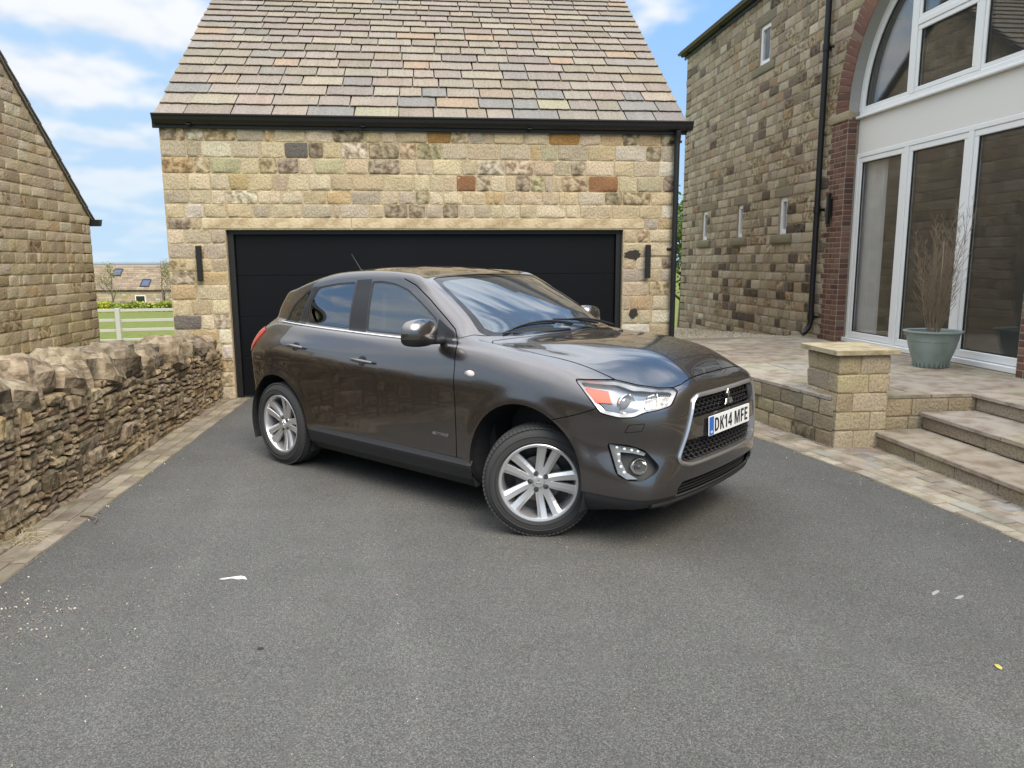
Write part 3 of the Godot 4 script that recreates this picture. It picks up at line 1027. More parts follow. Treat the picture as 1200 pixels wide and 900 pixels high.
	put("gutter", gutter(20.3), M.black_plastic, hs, iv * Transform3D(Basis(Vector3.UP, -PI / 2), Vector3(6.0, 6.42, -8.0)))
	var dp := group_node("downpipe", hs, iv * Transform3D(Basis.IDENTITY, Vector3(5.965, 0, -11.40)))
	var pm := MB.new()
	pm.tube([Vector3(-0.03, 6.36, 0), Vector3(-0.03, 6.25, 0), Vector3(0, 6.1, 0), Vector3(0, 0.72, 0), Vector3(-0.02, 0.64, 0), Vector3(-0.08, 0.56, 0), Vector3(-0.13, 0.53, 0)], 0.045, 12)
	put("pipe", pm.mesh(), M.black_plastic, dp)
	for y in [4.82, 2.45, 0.80, 6.1]:
		var c := MB.new()
		c.tube([Vector3(0, y - 0.05, 0), Vector3(0, y + 0.05, 0)], 0.056, 12)
		c.box(Vector3(0.012, 0.035, 0.2), Vector3(0.07, y, 0), Basis.IDENTITY, 0.003)
		c.box(Vector3(0.05, 0.03, 0.03), Vector3(0.05, y, 0))
		put("bracket", c.mesh(), M.black_plastic, dp)
	wall_light(Vector3(6.035, 2.45, -11.10), -PI / 2, "slim black wall light on the brick beside the arched window", 0.45)


func ring_poly(c: Vector2, r0: float, r1: float, a0: float, a1: float, n := 40) -> PackedVector2Array:
	var p := PackedVector2Array()
	for i in n + 1:
		var a := lerpf(a0, a1, float(i) / n)
		p.append(c + Vector2(cos(a), sin(a)) * r1)
	for i in n + 1:
		var a := lerpf(a1, a0, float(i) / n)
		p.append(c + Vector2(cos(a), sin(a)) * r0)
	return p


func big_window(hs: Node3D, L: Transform3D, C: Vector2) -> void:
	# three doors below a panel, a glazed half-round above; frame front at z = -0.15
	var wn := group_node("arched_window", hs)
	var Z := -0.15
	var bar := func(b: MB, x0: float, y0: float, x1: float, y1: float, front := 0.0, depth := 0.07) -> void:
		b.box(Vector3(x1 - x0, y1 - y0, depth), L * Vector3((x0 + x1) / 2, (y0 + y1) / 2, Z + front - depth / 2), L.basis, 0.007)
	var f := MB.new()
	bar.call(f, 7.22, 0.54, 7.285, 3.20)
	bar.call(f, 10.715, 0.54, 10.78, 3.20)
	bar.call(f, 7.285, 3.135, 10.715, 3.20, -0.001)
	bar.call(f, 7.22, 3.72, 10.78, 3.79)
	put("frame", f.mesh(), M.upvc, wn)
	var th := MB.new()
	bar.call(th, 7.2, 0.475, 10.8, 0.54, 0.05, 0.14)
	put("threshold", th.mesh(), M.upvc, wn)
	var ts := MB.new()
	bar.call(ts, 7.18, 3.685, 10.82, 3.72, 0.045, 0.12)
	put("transom_sill", ts.mesh(), M.upvc, wn)
	var tp := MB.new()
	bar.call(tp, 7.215, 3.20, 10.785, 3.685, -0.012, 0.05)
	put("transom_panel", tp.mesh(), M.panel, wn)
	var mu := [[8.355, 8.445], [9.555, 9.645]]
	for m in mu:
		var b := MB.new()
		bar.call(b, m[0], 0.54, m[1], 3.135, 0.004)
		put("mullion", b.mesh(), M.upvc, wn)
		var b2 := MB.new()
		bar.call(b2, m[0], 3.79, m[1], 3.78 + sqrt(1.72 * 1.72 - pow(absf((m[0] + m[1]) / 2 - 9.0) + 0.045, 2)), 0.004)
		put("mullion", b2.mesh(), M.upvc, wn)
	# arch rim
	var rim := MB.new()
	rim.prism(ring_poly(C + Vector2(0, 0.01), 1.715, 1.79, 0.0, PI, 48), Z - 0.07, Z, L, 0.0)
	put("arched_frame", rim.mesh(), M.upvc, wn)
	# opening light in the middle of the arch
	var tb := MB.new()
	bar.call(tb, 8.445, 4.61, 9.555, 4.68, 0.0)
	put("glazing_bar", tb.mesh(), M.upvc, wn)
	var sash := func(x0: float, y0: float, x1: float, y1: float, t: float, bot: float) -> void:
		var s := MB.new()
		bar.call(s, x0, y0 + bot, x0 + t, y1 - t, -0.008, 0.06)
		bar.call(s, x1 - t, y0 + bot, x1, y1 - t, -0.008, 0.06)
		bar.call(s, x0, y1 - t, x1, y1, -0.008, 0.06)
		bar.call(s, x0, y0, x1, y0 + bot, -0.008, 0.06)
		put("sash", s.mesh(), M.upvc, wn)
		var k := MB.new()
		for e in [[x0 + t, y0 + bot, x0 + t + 0.012, y1 - t], [x1 - t - 0.012, y0 + bot, x1 - t, y1 - t], [x0 + t + 0.012, y1 - t - 0.012, x1 - t - 0.012, y1 - t], [x0 + t + 0.012, y0 + bot, x1 - t - 0.012, y0 + bot + 0.012]]:
			k.box(Vector3(e[2] - e[0], e[3] - e[1], 0.02), L * Vector3((e[0] + e[2]) / 2, (e[1] + e[3]) / 2, Z - 0.03), L.basis, 0.0)
		put("gasket", k.mesh(), M.rubber_seal, wn)
		var gl := MB.new()
		for dz in [0.030, 0.034, 0.050, 0.054]: gl.quad(L * Vector3(x0 + t, y0 + bot, Z - dz), L * Vector3(x1 - t, y0 + bot, Z - dz), L * Vector3(x1 - t, y1 - t, Z - dz), L * Vector3(x0 + t, y1 - t, Z - dz), L.basis * Vector3.BACK)
		put("pane", gl.mesh(), M.pane, wn)
	sash.call(7.287, 0.545, 8.353, 3.133, 0.07, 0.09)
	sash.call(8.447, 0.545, 9.553, 3.133, 0.07, 0.09)
	sash.call(9.647, 0.545, 10.713, 3.133, 0.07, 0.09)
	sash.call(8.447, 3.795, 9.553, 4.608, 0.06, 0.06)
	# side lights and top light of the arch: curved panes with an inner rim
	for part in [[7.2, 8.353, 3.79], [9.647, 10.8, 3.79], [8.447, 9.553, 4.68]]:
		var poly := PackedVector2Array()
		var n := 26
		var cut := PackedVector2Array([Vector2(part[0], part[2]), Vector2(part[1], part[2]), Vector2(part[1], 6.0), Vector2(part[0], 6.0)])
		var disc := PackedVector2Array()
		for i in 97: disc.append(C + Vector2(0, 0.01) + Vector2(cos(TAU * i / 96.0), sin(TAU * i / 96.0)) * 1.715)
		disc.remove_at(96)
		var got := Geometry2D.intersect_polygons(cut, disc)
		if got.is_empty(): continue
		poly = got[0]
		var inner := Geometry2D.offset_polygon(poly, -0.05, Geometry2D.JOIN_MITER)[0]
		var pane := MB.new()
		for dz in [0.030, 0.034, 0.050, 0.054]: pane.prism(inner, Z - dz - 0.0001, Z - dz, L, 0.0, false)
		put("pane", pane.mesh(), M.pane, wn)
		var s := MB.new()
		strip_between(s, poly, inner, Z - 0.008, Z - 0.06, L)
		put("sash", s.mesh(), M.upvc, wn)
		var k := MB.new()
		strip_between(k, inner, Geometry2D.offset_polygon(poly, -0.062, Geometry2D.JOIN_MITER)[0], Z - 0.022, Z - 0.05, L)
		put("gasket", k.mesh(), M.rubber_seal, wn)


# flat rim between an outline and a smaller outline inside it, with an inner edge
func strip_between(b: MB, outer: PackedVector2Array, inner: PackedVector2Array, z1: float, z0: float, L: Transform3D) -> void:
	var ring := Geometry2D.clip_polygons(outer, inner)
	# bridge: connect each outer vertex to its nearest inner vertex
	var n := outer.size()
	var near := []
	for p in outer:
		var k := 0
		for j in inner.size():
			if inner[j].distance_to(p) < inner[k].distance_to(p): k = j
		near.append(inner[k])
	for i in n:
		var j := (i + 1) % n
		b.quad(L * Vector3(outer[i].x, outer[i].y, z1), L * Vector3(outer[j].x, outer[j].y, z1), L * Vector3(near[j].x, near[j].y, z1), L * Vector3(near[i].x, near[i].y, z1), L.basis * Vector3.BACK)
		b.quad(L * Vector3(near[i].x, near[i].y, z1), L * Vector3(near[j].x, near[j].y, z1), L * Vector3(near[j].x, near[j].y, z0), L * Vector3(near[i].x, near[i].y, z0), L.basis * Vector3(0, 0, 1))


# ------------------------------------------------------------------ outbuilding on the left
func build_outbuilding() -> void:
	var o := base("outbuilding", Vector3(-5.5, 0, -10.6))
	tag(o, "tan stone outbuilding with a steep gable behind the drystone wall", "outbuilding")
	var iv := o.transform.affine_inverse()
	var W := Transform3D(Basis(Vector3.FORWARD, Vector3.UP, Vector3.RIGHT), Vector3(-5.5, 0, -8.0))    # u = -8.0 - z
	var w := MB.new()
	w.col = Color(0.47, 0.385, 0.27)
	var ridge := 2.44 + 2.6 * 0.85
	slab(w, 5.2, 2.44, 0.3, [], iv * W)
	slab(w, 6.0, 2.44, 0.3, [], iv * Transform3D(Basis(Vector3.LEFT, Vector3.UP, Vector3.FORWARD), Vector3(-5.5, 0, -13.2)))
	slab(w, 6.0, 2.44, 0.3, [], iv * Transform3D(Basis(Vector3.RIGHT, Vector3.UP, Vector3.BACK), Vector3(-11.5, 0, -8.0)))
	slab(w, 5.2, 2.44, 0.3, [], iv * Transform3D(Basis(Vector3.BACK, Vector3.UP, Vector3.LEFT), Vector3(-11.5, 0, -13.2)))
	for x in [-5.5, -11.5]:
		w.face(iv * Vector3(x, 2.44, -8.0), iv * Vector3(x, 2.44, -13.2), iv * Vector3(x, ridge, -10.6), Vector3(1 if x > -6 else -1, 0, 0))
	var wall := put("wall", w.mesh(), M.mortar, o)
	var gaps := func(_y0: float, y1: float) -> Array:
		if y1 < 2.44: return []
		var cut := (y1 + 0.03 - 2.44) / 0.85
		return [[-1.0, cut], [5.2 - cut, 12.0]]
	var cols := func(_x: float, _y: float) -> Color: return pick(TAN, 0.10)
	var rects := courses(5.2, [[0.0, 2.44, 16], [2.44, ridge - 0.1, 14]], [0.17, 0.40], 0.011, cols, gaps)
	for r in rects:
		if rng.randf() < 0.12: r.mat = M.stone_stained
	lay(rects, W, wall, "stone", "smaller_stones", M.stone, {"proud": 0.013, "rough": 0.013, "edge": 0.016})
	var rf := MB.new()
	rf.col = Color(0.19, 0.175, 0.155)
	var pa := atan(0.85)
	for s in [-1, 1]:
		rf.box(Vector3(6.06, 0.04, 3.58), iv * Vector3(-8.5, 2.40 + 1.30 * 0.85, -10.6 + s * 1.33), Basis(Vector3.RIGHT, s * pa), 0.0)
	var roof := put("roof", rf.mesh(), M.tile, o)
	var sl := MB.new()
	for s in [-1, 1]:
		for i in 11:
			var x := -11.65
			while x < -5.45:
				var wd := minf(rng.randf_range(0.4, 0.6), -5.45 - x)
				sl.col = Color(0.17, 0.16, 0.145)
				var d := 0.16 + i * 0.33
				sl.box(Vector3(wd - 0.01, 0.022, 0.39), iv * Vector3(x + wd / 2, 2.31 + d * sin(pa) + 0.06, -10.6 + s * (2.72 - d * cos(pa))), Basis(Vector3.RIGHT, s * (pa - 0.05)), 0.0)
				x += wd
	tag(put("roof_slates", sl.mesh(), M.tile, roof), "", "", "", "stuff")
	for s in [-1, 1]:
		put("gutter", gutter(6.2), M.black_plastic, o, iv * Transform3D(Basis(Vector3.UP, PI if s < 0 else 0.0), Vector3(-8.45, 2.33, -10.6 + s * 2.63)))


# ------------------------------------------------------------------ drystone wall
func cope(b: MB, size: Vector3, col: Color, xf: Transform3D) -> void:
	# a rough upright boulder: a superellipsoid with lumps
	var nu := 14
	var nv := 9
	var f := FastNoiseLite.new()
	f.seed = rng.randi()
	f.frequency = 1.1
	f.fractal_octaves = 3
	var g := []
	for j in nv + 1:
		var row := []
		var ph := PI * j / nv - PI / 2
		for i in nu:
			var th := TAU * i / nu
			var d := Vector3(cos(ph) * cos(th), sin(ph), cos(ph) * sin(th))
			var e := 0.70
			var p := Vector3(signf(d.x) * pow(absf(d.x), e), signf(d.y) * pow(absf(d.y), e), signf(d.z) * pow(absf(d.z), e))
			var r := 1.0 + 0.32 * f.get_noise_3dv(d * 1.1) + 0.10 * f.get_noise_3dv(d * 4.0)
			row.append(p * 0.5 * r * size)
		g.append(row)
	for j in nv:
		for i in nu:
			var i2 := (i + 1) % nu
			var k := 1.0 + 0.16 * f.get_noise_3dv(g[j][i] * 20.0)
			b.col = Color(col.r * k, col.g * k, col.b * k)
			var a: Vector3 = xf * g[j][i]
			var m: Vector3 = (g[j][i] + g[j + 1][i2]) / 2.0
			b.quad(a, xf * g[j][i2], xf * g[j + 1][i2], xf * g[j + 1][i], xf.basis * m)


func build_drystone_wall() -> void:
	var o := base("drystone_wall", Vector3(-2.85, 0, -5.0))
	tag(o, "rough drystone wall topped with upright cope stones along the left of the drive", "stone wall")
	var iv := o.transform.affine_inverse()
	var len := 12.0
	var z1 := 2.4            # near end; far end at -9.6
	var W := Transform3D(Basis(Vector3.FORWARD, Vector3.UP, Vector3.RIGHT), Vector3(-2.62, 0, z1))     # u = z1 - z
	var hgt := func(u: float) -> float: return 0.60 + 0.038 * clampf(len - u, 0.0, 6.0)
	var core := MB.new()
	core.col = Color(0.075, 0.06, 0.045)
	core.box(Vector3(0.34, 0.58, len), iv * Vector3(-2.86, 0.29, z1 - len / 2), Basis.IDENTITY, 0.0)
	core.box(Vector3(0.30, 0.24, 7.0), iv * Vector3(-2.86, 0.66, -1.1), Basis.IDENTITY, 0.0)
	var cw := put("core", core.mesh(), M.rubble, o)
	var pal := [[Color(0.315, 0.255, 0.175), 28], [Color(0.262, 0.21, 0.145), 22], [Color(0.37, 0.302, 0.21), 18], [Color(0.205, 0.165, 0.118), 12], [Color(0.40, 0.31, 0.195), 6], [Color(0.305, 0.225, 0.145), 8], [Color(0.48, 0.42, 0.34), 2]]
	# pack by always filling the lowest place
	var step := 0.02
	var n := int(len / step)
	var sky := PackedFloat32Array()
	sky.resize(n)
	var rects := []
	for guard in 6000:
		var lo := 9.0
		var at := -1
		for i in n:
			if sky[i] < hgt.call(i * step) - 0.02 and sky[i] < lo - 0.001:
				lo = sky[i]; at = i
		if at < 0: break
		var end := at
		while end < n and absf(sky[end] - lo) < 0.012: end += 1
		var room := (end - at) * step
		var h := rng.randf_range(0.035, 0.080)
		var wdt := rng.randf_range(0.13, 0.38)
		var roll := rng.randf()
		if roll < 0.07: h = rng.randf_range(0.11, 0.17); wdt = rng.randf_range(0.16, 0.30)
		elif roll < 0.13: h = rng.randf_range(0.09, 0.13); wdt = rng.randf_range(0.30, 0.46)
		elif roll < 0.35: h = rng.randf_range(0.03, 0.05); wdt = rng.randf_range(0.06, 0.14)
		if wdt > room - 0.06: wdt = room
		h = minf(h, hgt.call(at * step) + 0.03 - lo)
		if wdt < 0.05: h = minf(h, 0.04)
		var cells := maxi(1, int(round(wdt / step)))
		for i in range(at, mini(n, at + cells)): sky[i] = lo + h
		if h < 0.012: continue
		rects.append({"x": at * step + 0.005, "y": lo + 0.004, "w": maxf(cells * step - 0.010, 0.012), "h": h - 0.007, "color": pick(pal, 0.16), "proud": rng.randf_range(0.010, 0.042), "turn": rng.randf_range(-0.05, 0.05)})
	lay(rects, W, cw, "stone", "smaller_stones", M.rubble, {"rough": 0.016, "skew": 0.13, "edge": 0.014, "nx": 5, "ny": 3, "deep": 0.06, "facets": true})
	# the hidden garden side, coarser
	var back := MB.new()
	for j in 6:
		var z := z1
		while z > z1 - len:
			var wd := rng.randf_range(0.2, 0.4)
			stone(back, wd - 0.01, 0.10, 0.03, 0.018, pick(pal), iv * Transform3D(Basis(Vector3.BACK, Vector3.UP, Vector3.LEFT), Vector3(-3.03, 0.055 + j * 0.105, z - wd / 2)), 4, 3, 0.08)
			z -= wd
	tag(put("garden_side_stones", back.mesh(), M.rubble, cw), "", "", "", "stuff")
	# cope stones
	var z := -9.42
	var k := 0
	while z < z1:
		var th := rng.randf_range(0.19, 0.42)
		if z < -8.3: th *= 0.62
		var ht := rng.randf_range(0.20, 0.33) * (1.0 if z > -8.3 else 0.86)
		var y: float = hgt.call(z1 - z)
		var c := MB.new()
		var col := pick([[Color(0.32, 0.268, 0.20), 20], [Color(0.275, 0.228, 0.17), 18], [Color(0.37, 0.312, 0.233), 12], [Color(0.45, 0.35, 0.215), 4], [Color(0.23, 0.195, 0.15), 8]])
		cope(c, Vector3(rng.randf_range(0.44, 0.54), ht * 1.15, th * 1.06), col, Transform3D.IDENTITY)
		var lean := Basis(Vector3.RIGHT, rng.randf_range(-0.36, 0.14)) * Basis(Vector3.UP, rng.randf_range(-0.16, 0.16)) * Basis(Vector3.BACK, rng.randf_range(-0.08, 0.08))
		put("cope_stone", c.mesh(), M.rubble, o, Transform3D(lean, iv * Vector3(-2.83 + rng.randf_range(-0.04, 0.04), y + ht / 2 - 0.035, z + th / 2)))
		z += th + 0.012
		k += 1


# ------------------------------------------------------------------ terrace, pier, steps and edgings
func flag(b: MB, poly: PackedVector2Array, y0: float, y1: float, col: Color, ch := 0.006) -> void:
	# poly in (x, z): the prism stands upright
	b.col = col
	b.prism(PackedVector2Array(Array(poly).map(func(p): return Vector2(p.x, -p.y))), y0, y1, Transform3D(Basis(Vector3.RIGHT, Vector3.FORWARD, Vector3.UP), Vector3.ZERO), ch)


func build_terrace() -> void:
	var tpal := [[Color(0.385, 0.335, 0.27), 24], [Color(0.415, 0.365, 0.297), 18], [Color(0.36, 0.313, 0.255), 16], [Color(0.385, 0.328, 0.262), 8], [Color(0.42, 0.382, 0.315), 6]]
	var A := Vector2(3.06, -9.58)
	var B := Vector2(3.57, -6.30)
	# ---- bed under the paving
	var bed := MB.new()
	bed.col = Color(0.30, 0.265, 0.205)
	flag(bed, PackedVector2Array([A + Vector2(0.10, 0.0), Vector2(3.2, -11.8), Vector2(6.05, -11.8), Vector2(6.05, 1.0), Vector2(5.02, 1.0), Vector2(5.02, -6.44), B + Vector2(0.12, -0.14)]), -0.02, 0.446, bed.col, 0.0)
	var tr := put("terrace", bed.mesh(), M.mortar)
	tag(tr, "raised stone flagged terrace in front of the arched window", "", "", "structure")
	var region := PackedVector2Array([A + Vector2(0.16, 0), Vector2(3.22, -11.1), Vector2(4.35, -11.17), Vector2(6.02, -11.85), Vector2(6.03, 1.0), Vector2(4.93, 1.0), Vector2(4.93, -6.36), B + Vector2(-0.02, -0.06), A])
	var zr := -11.9
	while zr < 0.9:
		var dz: float = [0.45, 0.6, 0.6, 0.75][rng.randi() % 4]
		var x := 2.9 + rng.randf_range(-0.5, 0.0)
		while x < 6.05:
			var dx: float = [0.45, 0.6, 0.75, 0.9][rng.randi() % 4]
			var r := PackedVector2Array([Vector2(x + 0.005, zr + 0.005), Vector2(x + dx - 0.005, zr + 0.005), Vector2(x + dx - 0.005, zr + dz - 0.005), Vector2(x + 0.005, zr + dz - 0.005)])
			for p in Geometry2D.intersect_polygons(r, region):
				if Geometry2D.triangulate_polygon(p).is_empty(): continue
				var b := MB.new()
				flag(b, p, 0.435, 0.470 + rng.randf_range(-0.003, 0.003), pick(tpal, 0.08))
				put("paving_slab", b.mesh(), M.slab, tr)
			x += dx
		zr += dz
	# ---- retaining wall from the garage corner to the pier
	var rw := base("retaining_wall", Vector3(B.x, 0, B.y))
	tag(rw, "low stone retaining wall between the drive and the flagged terrace", "low wall")
	var dir := (A - B).normalized()
	var rl := (A - B).length()
	var rdir := Vector3(dir.x, 0, dir.y)
	var nrm := rdir.cross(Vector3.UP)
	if nrm.x > 0: nrm = -nrm
	# u runs from far to near so that u x up = outward normal
	var u3 := -rdir
	if u3.cross(Vector3.UP).dot(nrm) < 0: u3 = rdir
	var org := Vector3(A.x, 0, A.y) if u3.dot(rdir) < 0 else Vector3(B.x, 0, B.y)
	var RW := Transform3D(Basis(u3, Vector3.UP, nrm), org)
	var iv := rw.transform.affine_inverse()
	var core := MB.new()
	core.col = Color(0.30, 0.25, 0.165)
	core.box(Vector3(rl - 0.02, 0.43, 0.14), iv * RW * Vector3(rl / 2, 0.215, -0.075), RW.basis)
	var cn := put("core", core.mesh(), M.mortar, rw)
	var cols := func(_x: float, _y: float) -> Color: return pick([[Color(0.38, 0.32, 0.21), 3], [Color(0.32, 0.265, 0.175), 3], [Color(0.43, 0.365, 0.245), 2], [Color(0.28, 0.235, 0.17), 1]])
	var rects := courses(rl, [[0.0, 0.432, 3]], [0.24, 0.44], 0.012, cols, func(_a, _b): return [])
	for r in rects: r.mat = M.stone_stained if rng.randf() < 0.35 else M.stone
	lay(rects, RW, cn, "block", "far_blocks", M.stone, {"rough": 0.014, "proud": 0.012})
	# ---- pier
	var pr := base("stone_pier", Vector3(3.81, 0, -6.54))
	tag(pr, "square stone pier with a flat slab cap at the corner of the steps", "pier")
	var pc := MB.new()
	pc.col = Color(0.40, 0.33, 0.205)
	pc.box(Vector3(0.46, 0.85, 0.54), Vector3(0, 0.425, 0))
	var pn := put("core", pc.mesh(), M.mortar, pr)
	var bp := [[Color(0.48, 0.395, 0.255), 4], [Color(0.44, 0.36, 0.235), 3], [Color(0.52, 0.44, 0.30), 2], [Color(0.38, 0.325, 0.23), 1]]
	var piv := pr.transform.affine_inverse()
	for face in 4:
		var bs := Basis(Vector3.UP, face * PI / 2)
		var half := 0.23 if face % 2 == 0 else 0.27
		var dep := 0.27 if face % 2 == 0 else 0.23
		var F := Transform3D(bs, Vector3(3.81, 0, -6.54) + bs * Vector3(-half, 0, dep))
		var rr := []
		for k in 5:
			var h := 0.85 / 5
			var cut: float = half * 2 * [0.36, 0.68, 0.3, 0.6, 0.42][(k + face) % 5]
			for s in [[0.0, cut], [cut, half * 2]]:
				rr.append({"x": s[0] + (0.004 if s[0] > 0 else -0.010), "y": k * h + 0.004, "w": s[1] - s[0] + (0.0 if s[0] > 0 else 0.006), "h": h - 0.009, "color": pick(bp)})
		lay(rr, F, pn, "block", "hidden_blocks", M.stone, {"rough": 0.010, "proud": 0.013})
	var cap := MB.new()
	cap.col = Color(0.47, 0.40, 0.27)
	cap.box(Vector3(0.60, 0.05, 0.66), Vector3(0, 0.878, 0), Basis.IDENTITY, 0.006)
	put("cap", cap.mesh(), M.slab, pr)
	# ---- steps
	var st := base("stone_steps", Vector3(4.4, 0, -4.0))
	tag(st, "broad stone steps with slab treads leading up to the terrace", "steps")
	var siv := st.transform.affine_inverse()
	var levels := [[3.95, 0.157, 4.44], [4.42, 0.314, 4.97], [4.93, 0.470, 5.05]]
	for i in 3:
		var x0: float = levels[i][0]
		var y1: float = levels[i][1]
		var x1: float = levels[i][2]
		var yb := 0.0 if i == 0 else float(levels[i - 1][1])
		var z := -6.33
		while z < 1.0:
			var ln := rng.randf_range(0.75, 1.1)
			var b := MB.new()
			if i < 2:
				flag(b, PackedVector2Array([Vector2(x0, z + 0.004), Vector2(x1, z + 0.004), Vector2(x1, z + ln - 0.004), Vector2(x0, z + ln - 0.004)]), y1 - 0.038, y1 + rng.randf_range(-0.002, 0.002), pick([[Color(0.40, 0.345, 0.28), 2], [Color(0.365, 0.312, 0.252), 2], [Color(0.435, 0.38, 0.31), 1]]), 0.008)
				b.v = (siv * b.v)
				put("tread", b.mesh(), M.slab, st)
			z += ln
		var rz := -6.33
		var rr := []
		while rz < 1.0:
			var ln := rng.randf_range(0.45, 0.8)
			rr.append({"x": rz + 6.33, "y": yb + 0.001, "w": ln - 0.008, "h": y1 - 0.04 - yb, "color": pick([[Color(0.33, 0.275, 0.20), 3], [Color(0.28, 0.23, 0.17), 2], [Color(0.37, 0.31, 0.225), 1]])})
			rz += ln
		var fill := MB.new()
		fill.col = Color(0.25, 0.21, 0.15)
		fill.box(Vector3(x1 - x0 - 0.05, y1 - 0.042 - yb + 0.02, 7.33), siv * Vector3((x0 + x1) / 2 + 0.035, (y1 - 0.042 + yb - 0.02) / 2, -2.665))
		var fn := put("core", fill.mesh(), M.mortar, st)
		lay(rr, Transform3D(Basis(Vector3.BACK, Vector3.UP, Vector3.LEFT), Vector3(x0 + 0.035, 0, -6.33)), fn, "riser_block", "far_blocks", M.stone, {"rough": 0.012, "proud": 0.010})
	# ---- side wall beside the steps
	var sw := base("step_side_wall", Vector3(4.5, 0, -6.36))
	tag(sw, "short stone cheek wall at the end of the steps right of the pier", "low wall")
	var swc := MB.new()
	swc.col = Color(0.40, 0.33, 0.21)
	swc.box(Vector3(0.98, 0.43, 0.10), Vector3(0.05, 0.215, -0.055))
	var swn := put("core", swc.mesh(), M.mortar, sw)
	var sr := courses(0.98, [[0.0, 0.432, 3]], [0.24, 0.42], 0.010, func(_a, _b): return pick(bp), func(_a, _b): return [])
	lay(sr, Transform3D(Basis.IDENTITY, Vector3(4.06, 0, -6.36)), swn, "block", "hidden_blocks", M.stone, {"rough": 0.010, "proud": 0.010})
	# ---- sett edgings
	var spal := [[Color(0.345, 0.30, 0.24), 24], [Color(0.305, 0.265, 0.212), 18], [Color(0.385, 0.34, 0.272), 12], [Color(0.315, 0.262, 0.208), 6], [Color(0.305, 0.287, 0.25), 8]]
	var eb := MB.new()
	eb.col = Color(0.40, 0.355, 0.265)
	var edge := [Vector2(2.60, -9.58), Vector2(3.07, -6.85), Vector2(3.35, -5.38), Vector2(3.49, -4.2), Vector2(3.60, -2.6), Vector2(3.66, 1.0)]
	var reg2 := PackedVector2Array(edge + [Vector2(3.99, 1.0), Vector2(3.99, -6.32), Vector2(3.60, -6.30), Vector2(3.08, -9.58)])
	flag(eb, reg2, -0.03, 0.006, eb.col, 0.0)
	var en := put("terrace_edging", eb.mesh(), M.mortar)
	tag(en, "strip of stone setts between the tarmac and the terrace steps", "", "", "structure")
	setts(edge, reg2, [0.11, 0.125, 0.125, 0.13, 0.13, 0.13, 0.13, 0.13], en, spal, 1.0)
	var lb := MB.new()
	lb.col = Color(0.27, 0.24, 0.18)
	var reg3 := PackedVector2Array([Vector2(-2.285, 1.0), Vector2(-2.30, -4.0), Vector2(-2.285, -9.62), Vector2(-2.66, -9.62), Vector2(-2.66, 1.0)])
	flag(lb, reg3, -0.03, 0.005, lb.col, 0.0)
	var ln3 := put("wall_edging", lb.mesh(), M.mortar)
	tag(ln3, "strip of stone setts along the foot of the drystone wall", "", "", "structure")
	setts([Vector2(-2.285, 1.0), Vector2(-2.30, -4.0), Vector2(-2.285, -9.62)], reg3, [0.10, 0.125, 0.125], ln3, [[Color(0.27, 0.235, 0.18), 3], [Color(0.225, 0.195, 0.15), 3], [Color(0.31, 0.27, 0.205), 2]], 1.0)


func setts(edge: Array, region: PackedVector2Array, rows: Array, parent: Node3D, pal: Array, side: float) -> void:
	var total := 0.0
	for i in edge.size() - 1: total += edge[i].distance_to(edge[i + 1])
	var at := func(s: float, off: float) -> Vector2:
		for i in edge.size() - 1:
			var l: float = edge[i].distance_to(edge[i + 1])
			if s <= l or i == edge.size() - 2:
				var d: Vector2 = (edge[i + 1] - edge[i]) / l
				return edge[i] + d * s + Vector2(d.y, -d.x) * off * side
			s -= l
		return edge[-1]
	var off := 0.0
	var n := 0
	for r in rows.size():
		var s := rng.randf() * 0.1
		while s < total:
			var ln := rng.randf_range(0.17, 0.27)
			var q := PackedVector2Array([at.call(s + 0.006, off + 0.004), at.call(s + ln - 0.006, off + 0.004), at.call(s + ln - 0.006, off + rows[r] - 0.006), at.call(s + 0.006, off + rows[r] - 0.006)])
			for p in Geometry2D.intersect_polygons(q, region):
				if p.size() < 3 or Geometry2D.triangulate_polygon(p).is_empty(): continue
				var mid := Vector3(p[0].x, 0, p[0].y)
				if not framed(mid, 0.06) or n > 290: continue
				var b := MB.new()
				flag(b, p, -0.02, 0.016 + rng.randf_range(-0.004, 0.003), pick(pal), 0.006)
				put("sett", b.mesh(), M.slab, parent)
				n += 1
			s += ln
		off += rows[r]


# ------------------------------------------------------------------ what lies beyond
func twig_tree(b: MB, at: Vector3, dir: Vector3, len: float, rad: float, depth: int, tips: Array) -> void:
	var pts := [at]
	var d := dir
	for i in 3:
		d = (d + Vector3(rng.randf_range(-1, 1), rng.randf_range(-0.3, 0.7), rng.randf_range(-1, 1)) * 0.16).normalized()
		pts.append(pts[-1] + d * len / 3)
	b.tube(pts, [rad, rad * 0.85, rad * 0.7, rad * 0.5], 5 if depth > 0 else 4, false)
	tips.append_array([pts[2], pts[3]])
	if depth <= 0: return
	for i in rng.randi_range(3, 5):
		var k := rng.randi_range(1, 3)
		var a := rng.randf() * TAU
		var nd := (d + Vector3(cos(a), rng.randf_range(0.0, 0.4), sin(a)) * rng.randf_range(0.55, 1.0)).normalized()
		twig_tree(b, pts[k], nd, len * rng.randf_range(0.5, 0.72), rad * 0.5, depth - 1, tips)


func leaves(b: MB, tips: Array, each: int, spread: float, size: float, pal: Array) -> void:
	for t in tips:
		for i in each:
			var p: Vector3 = t + Vector3(rng.randfn(), rng.randfn(), rng.randfn()) * spread
			var bs := Basis(Vector3(rng.randfn(), rng.randfn(), rng.randfn()).normalized(), rng.randf() * TAU)
			b.col = pick(pal, 0.2)
			var s := size * rng.randf_range(0.6, 1.2)
			b.quad(p - bs.x * s * 0.5, p + bs.y * s, p + bs.x * s * 0.5, p - bs.y * s, bs.z)


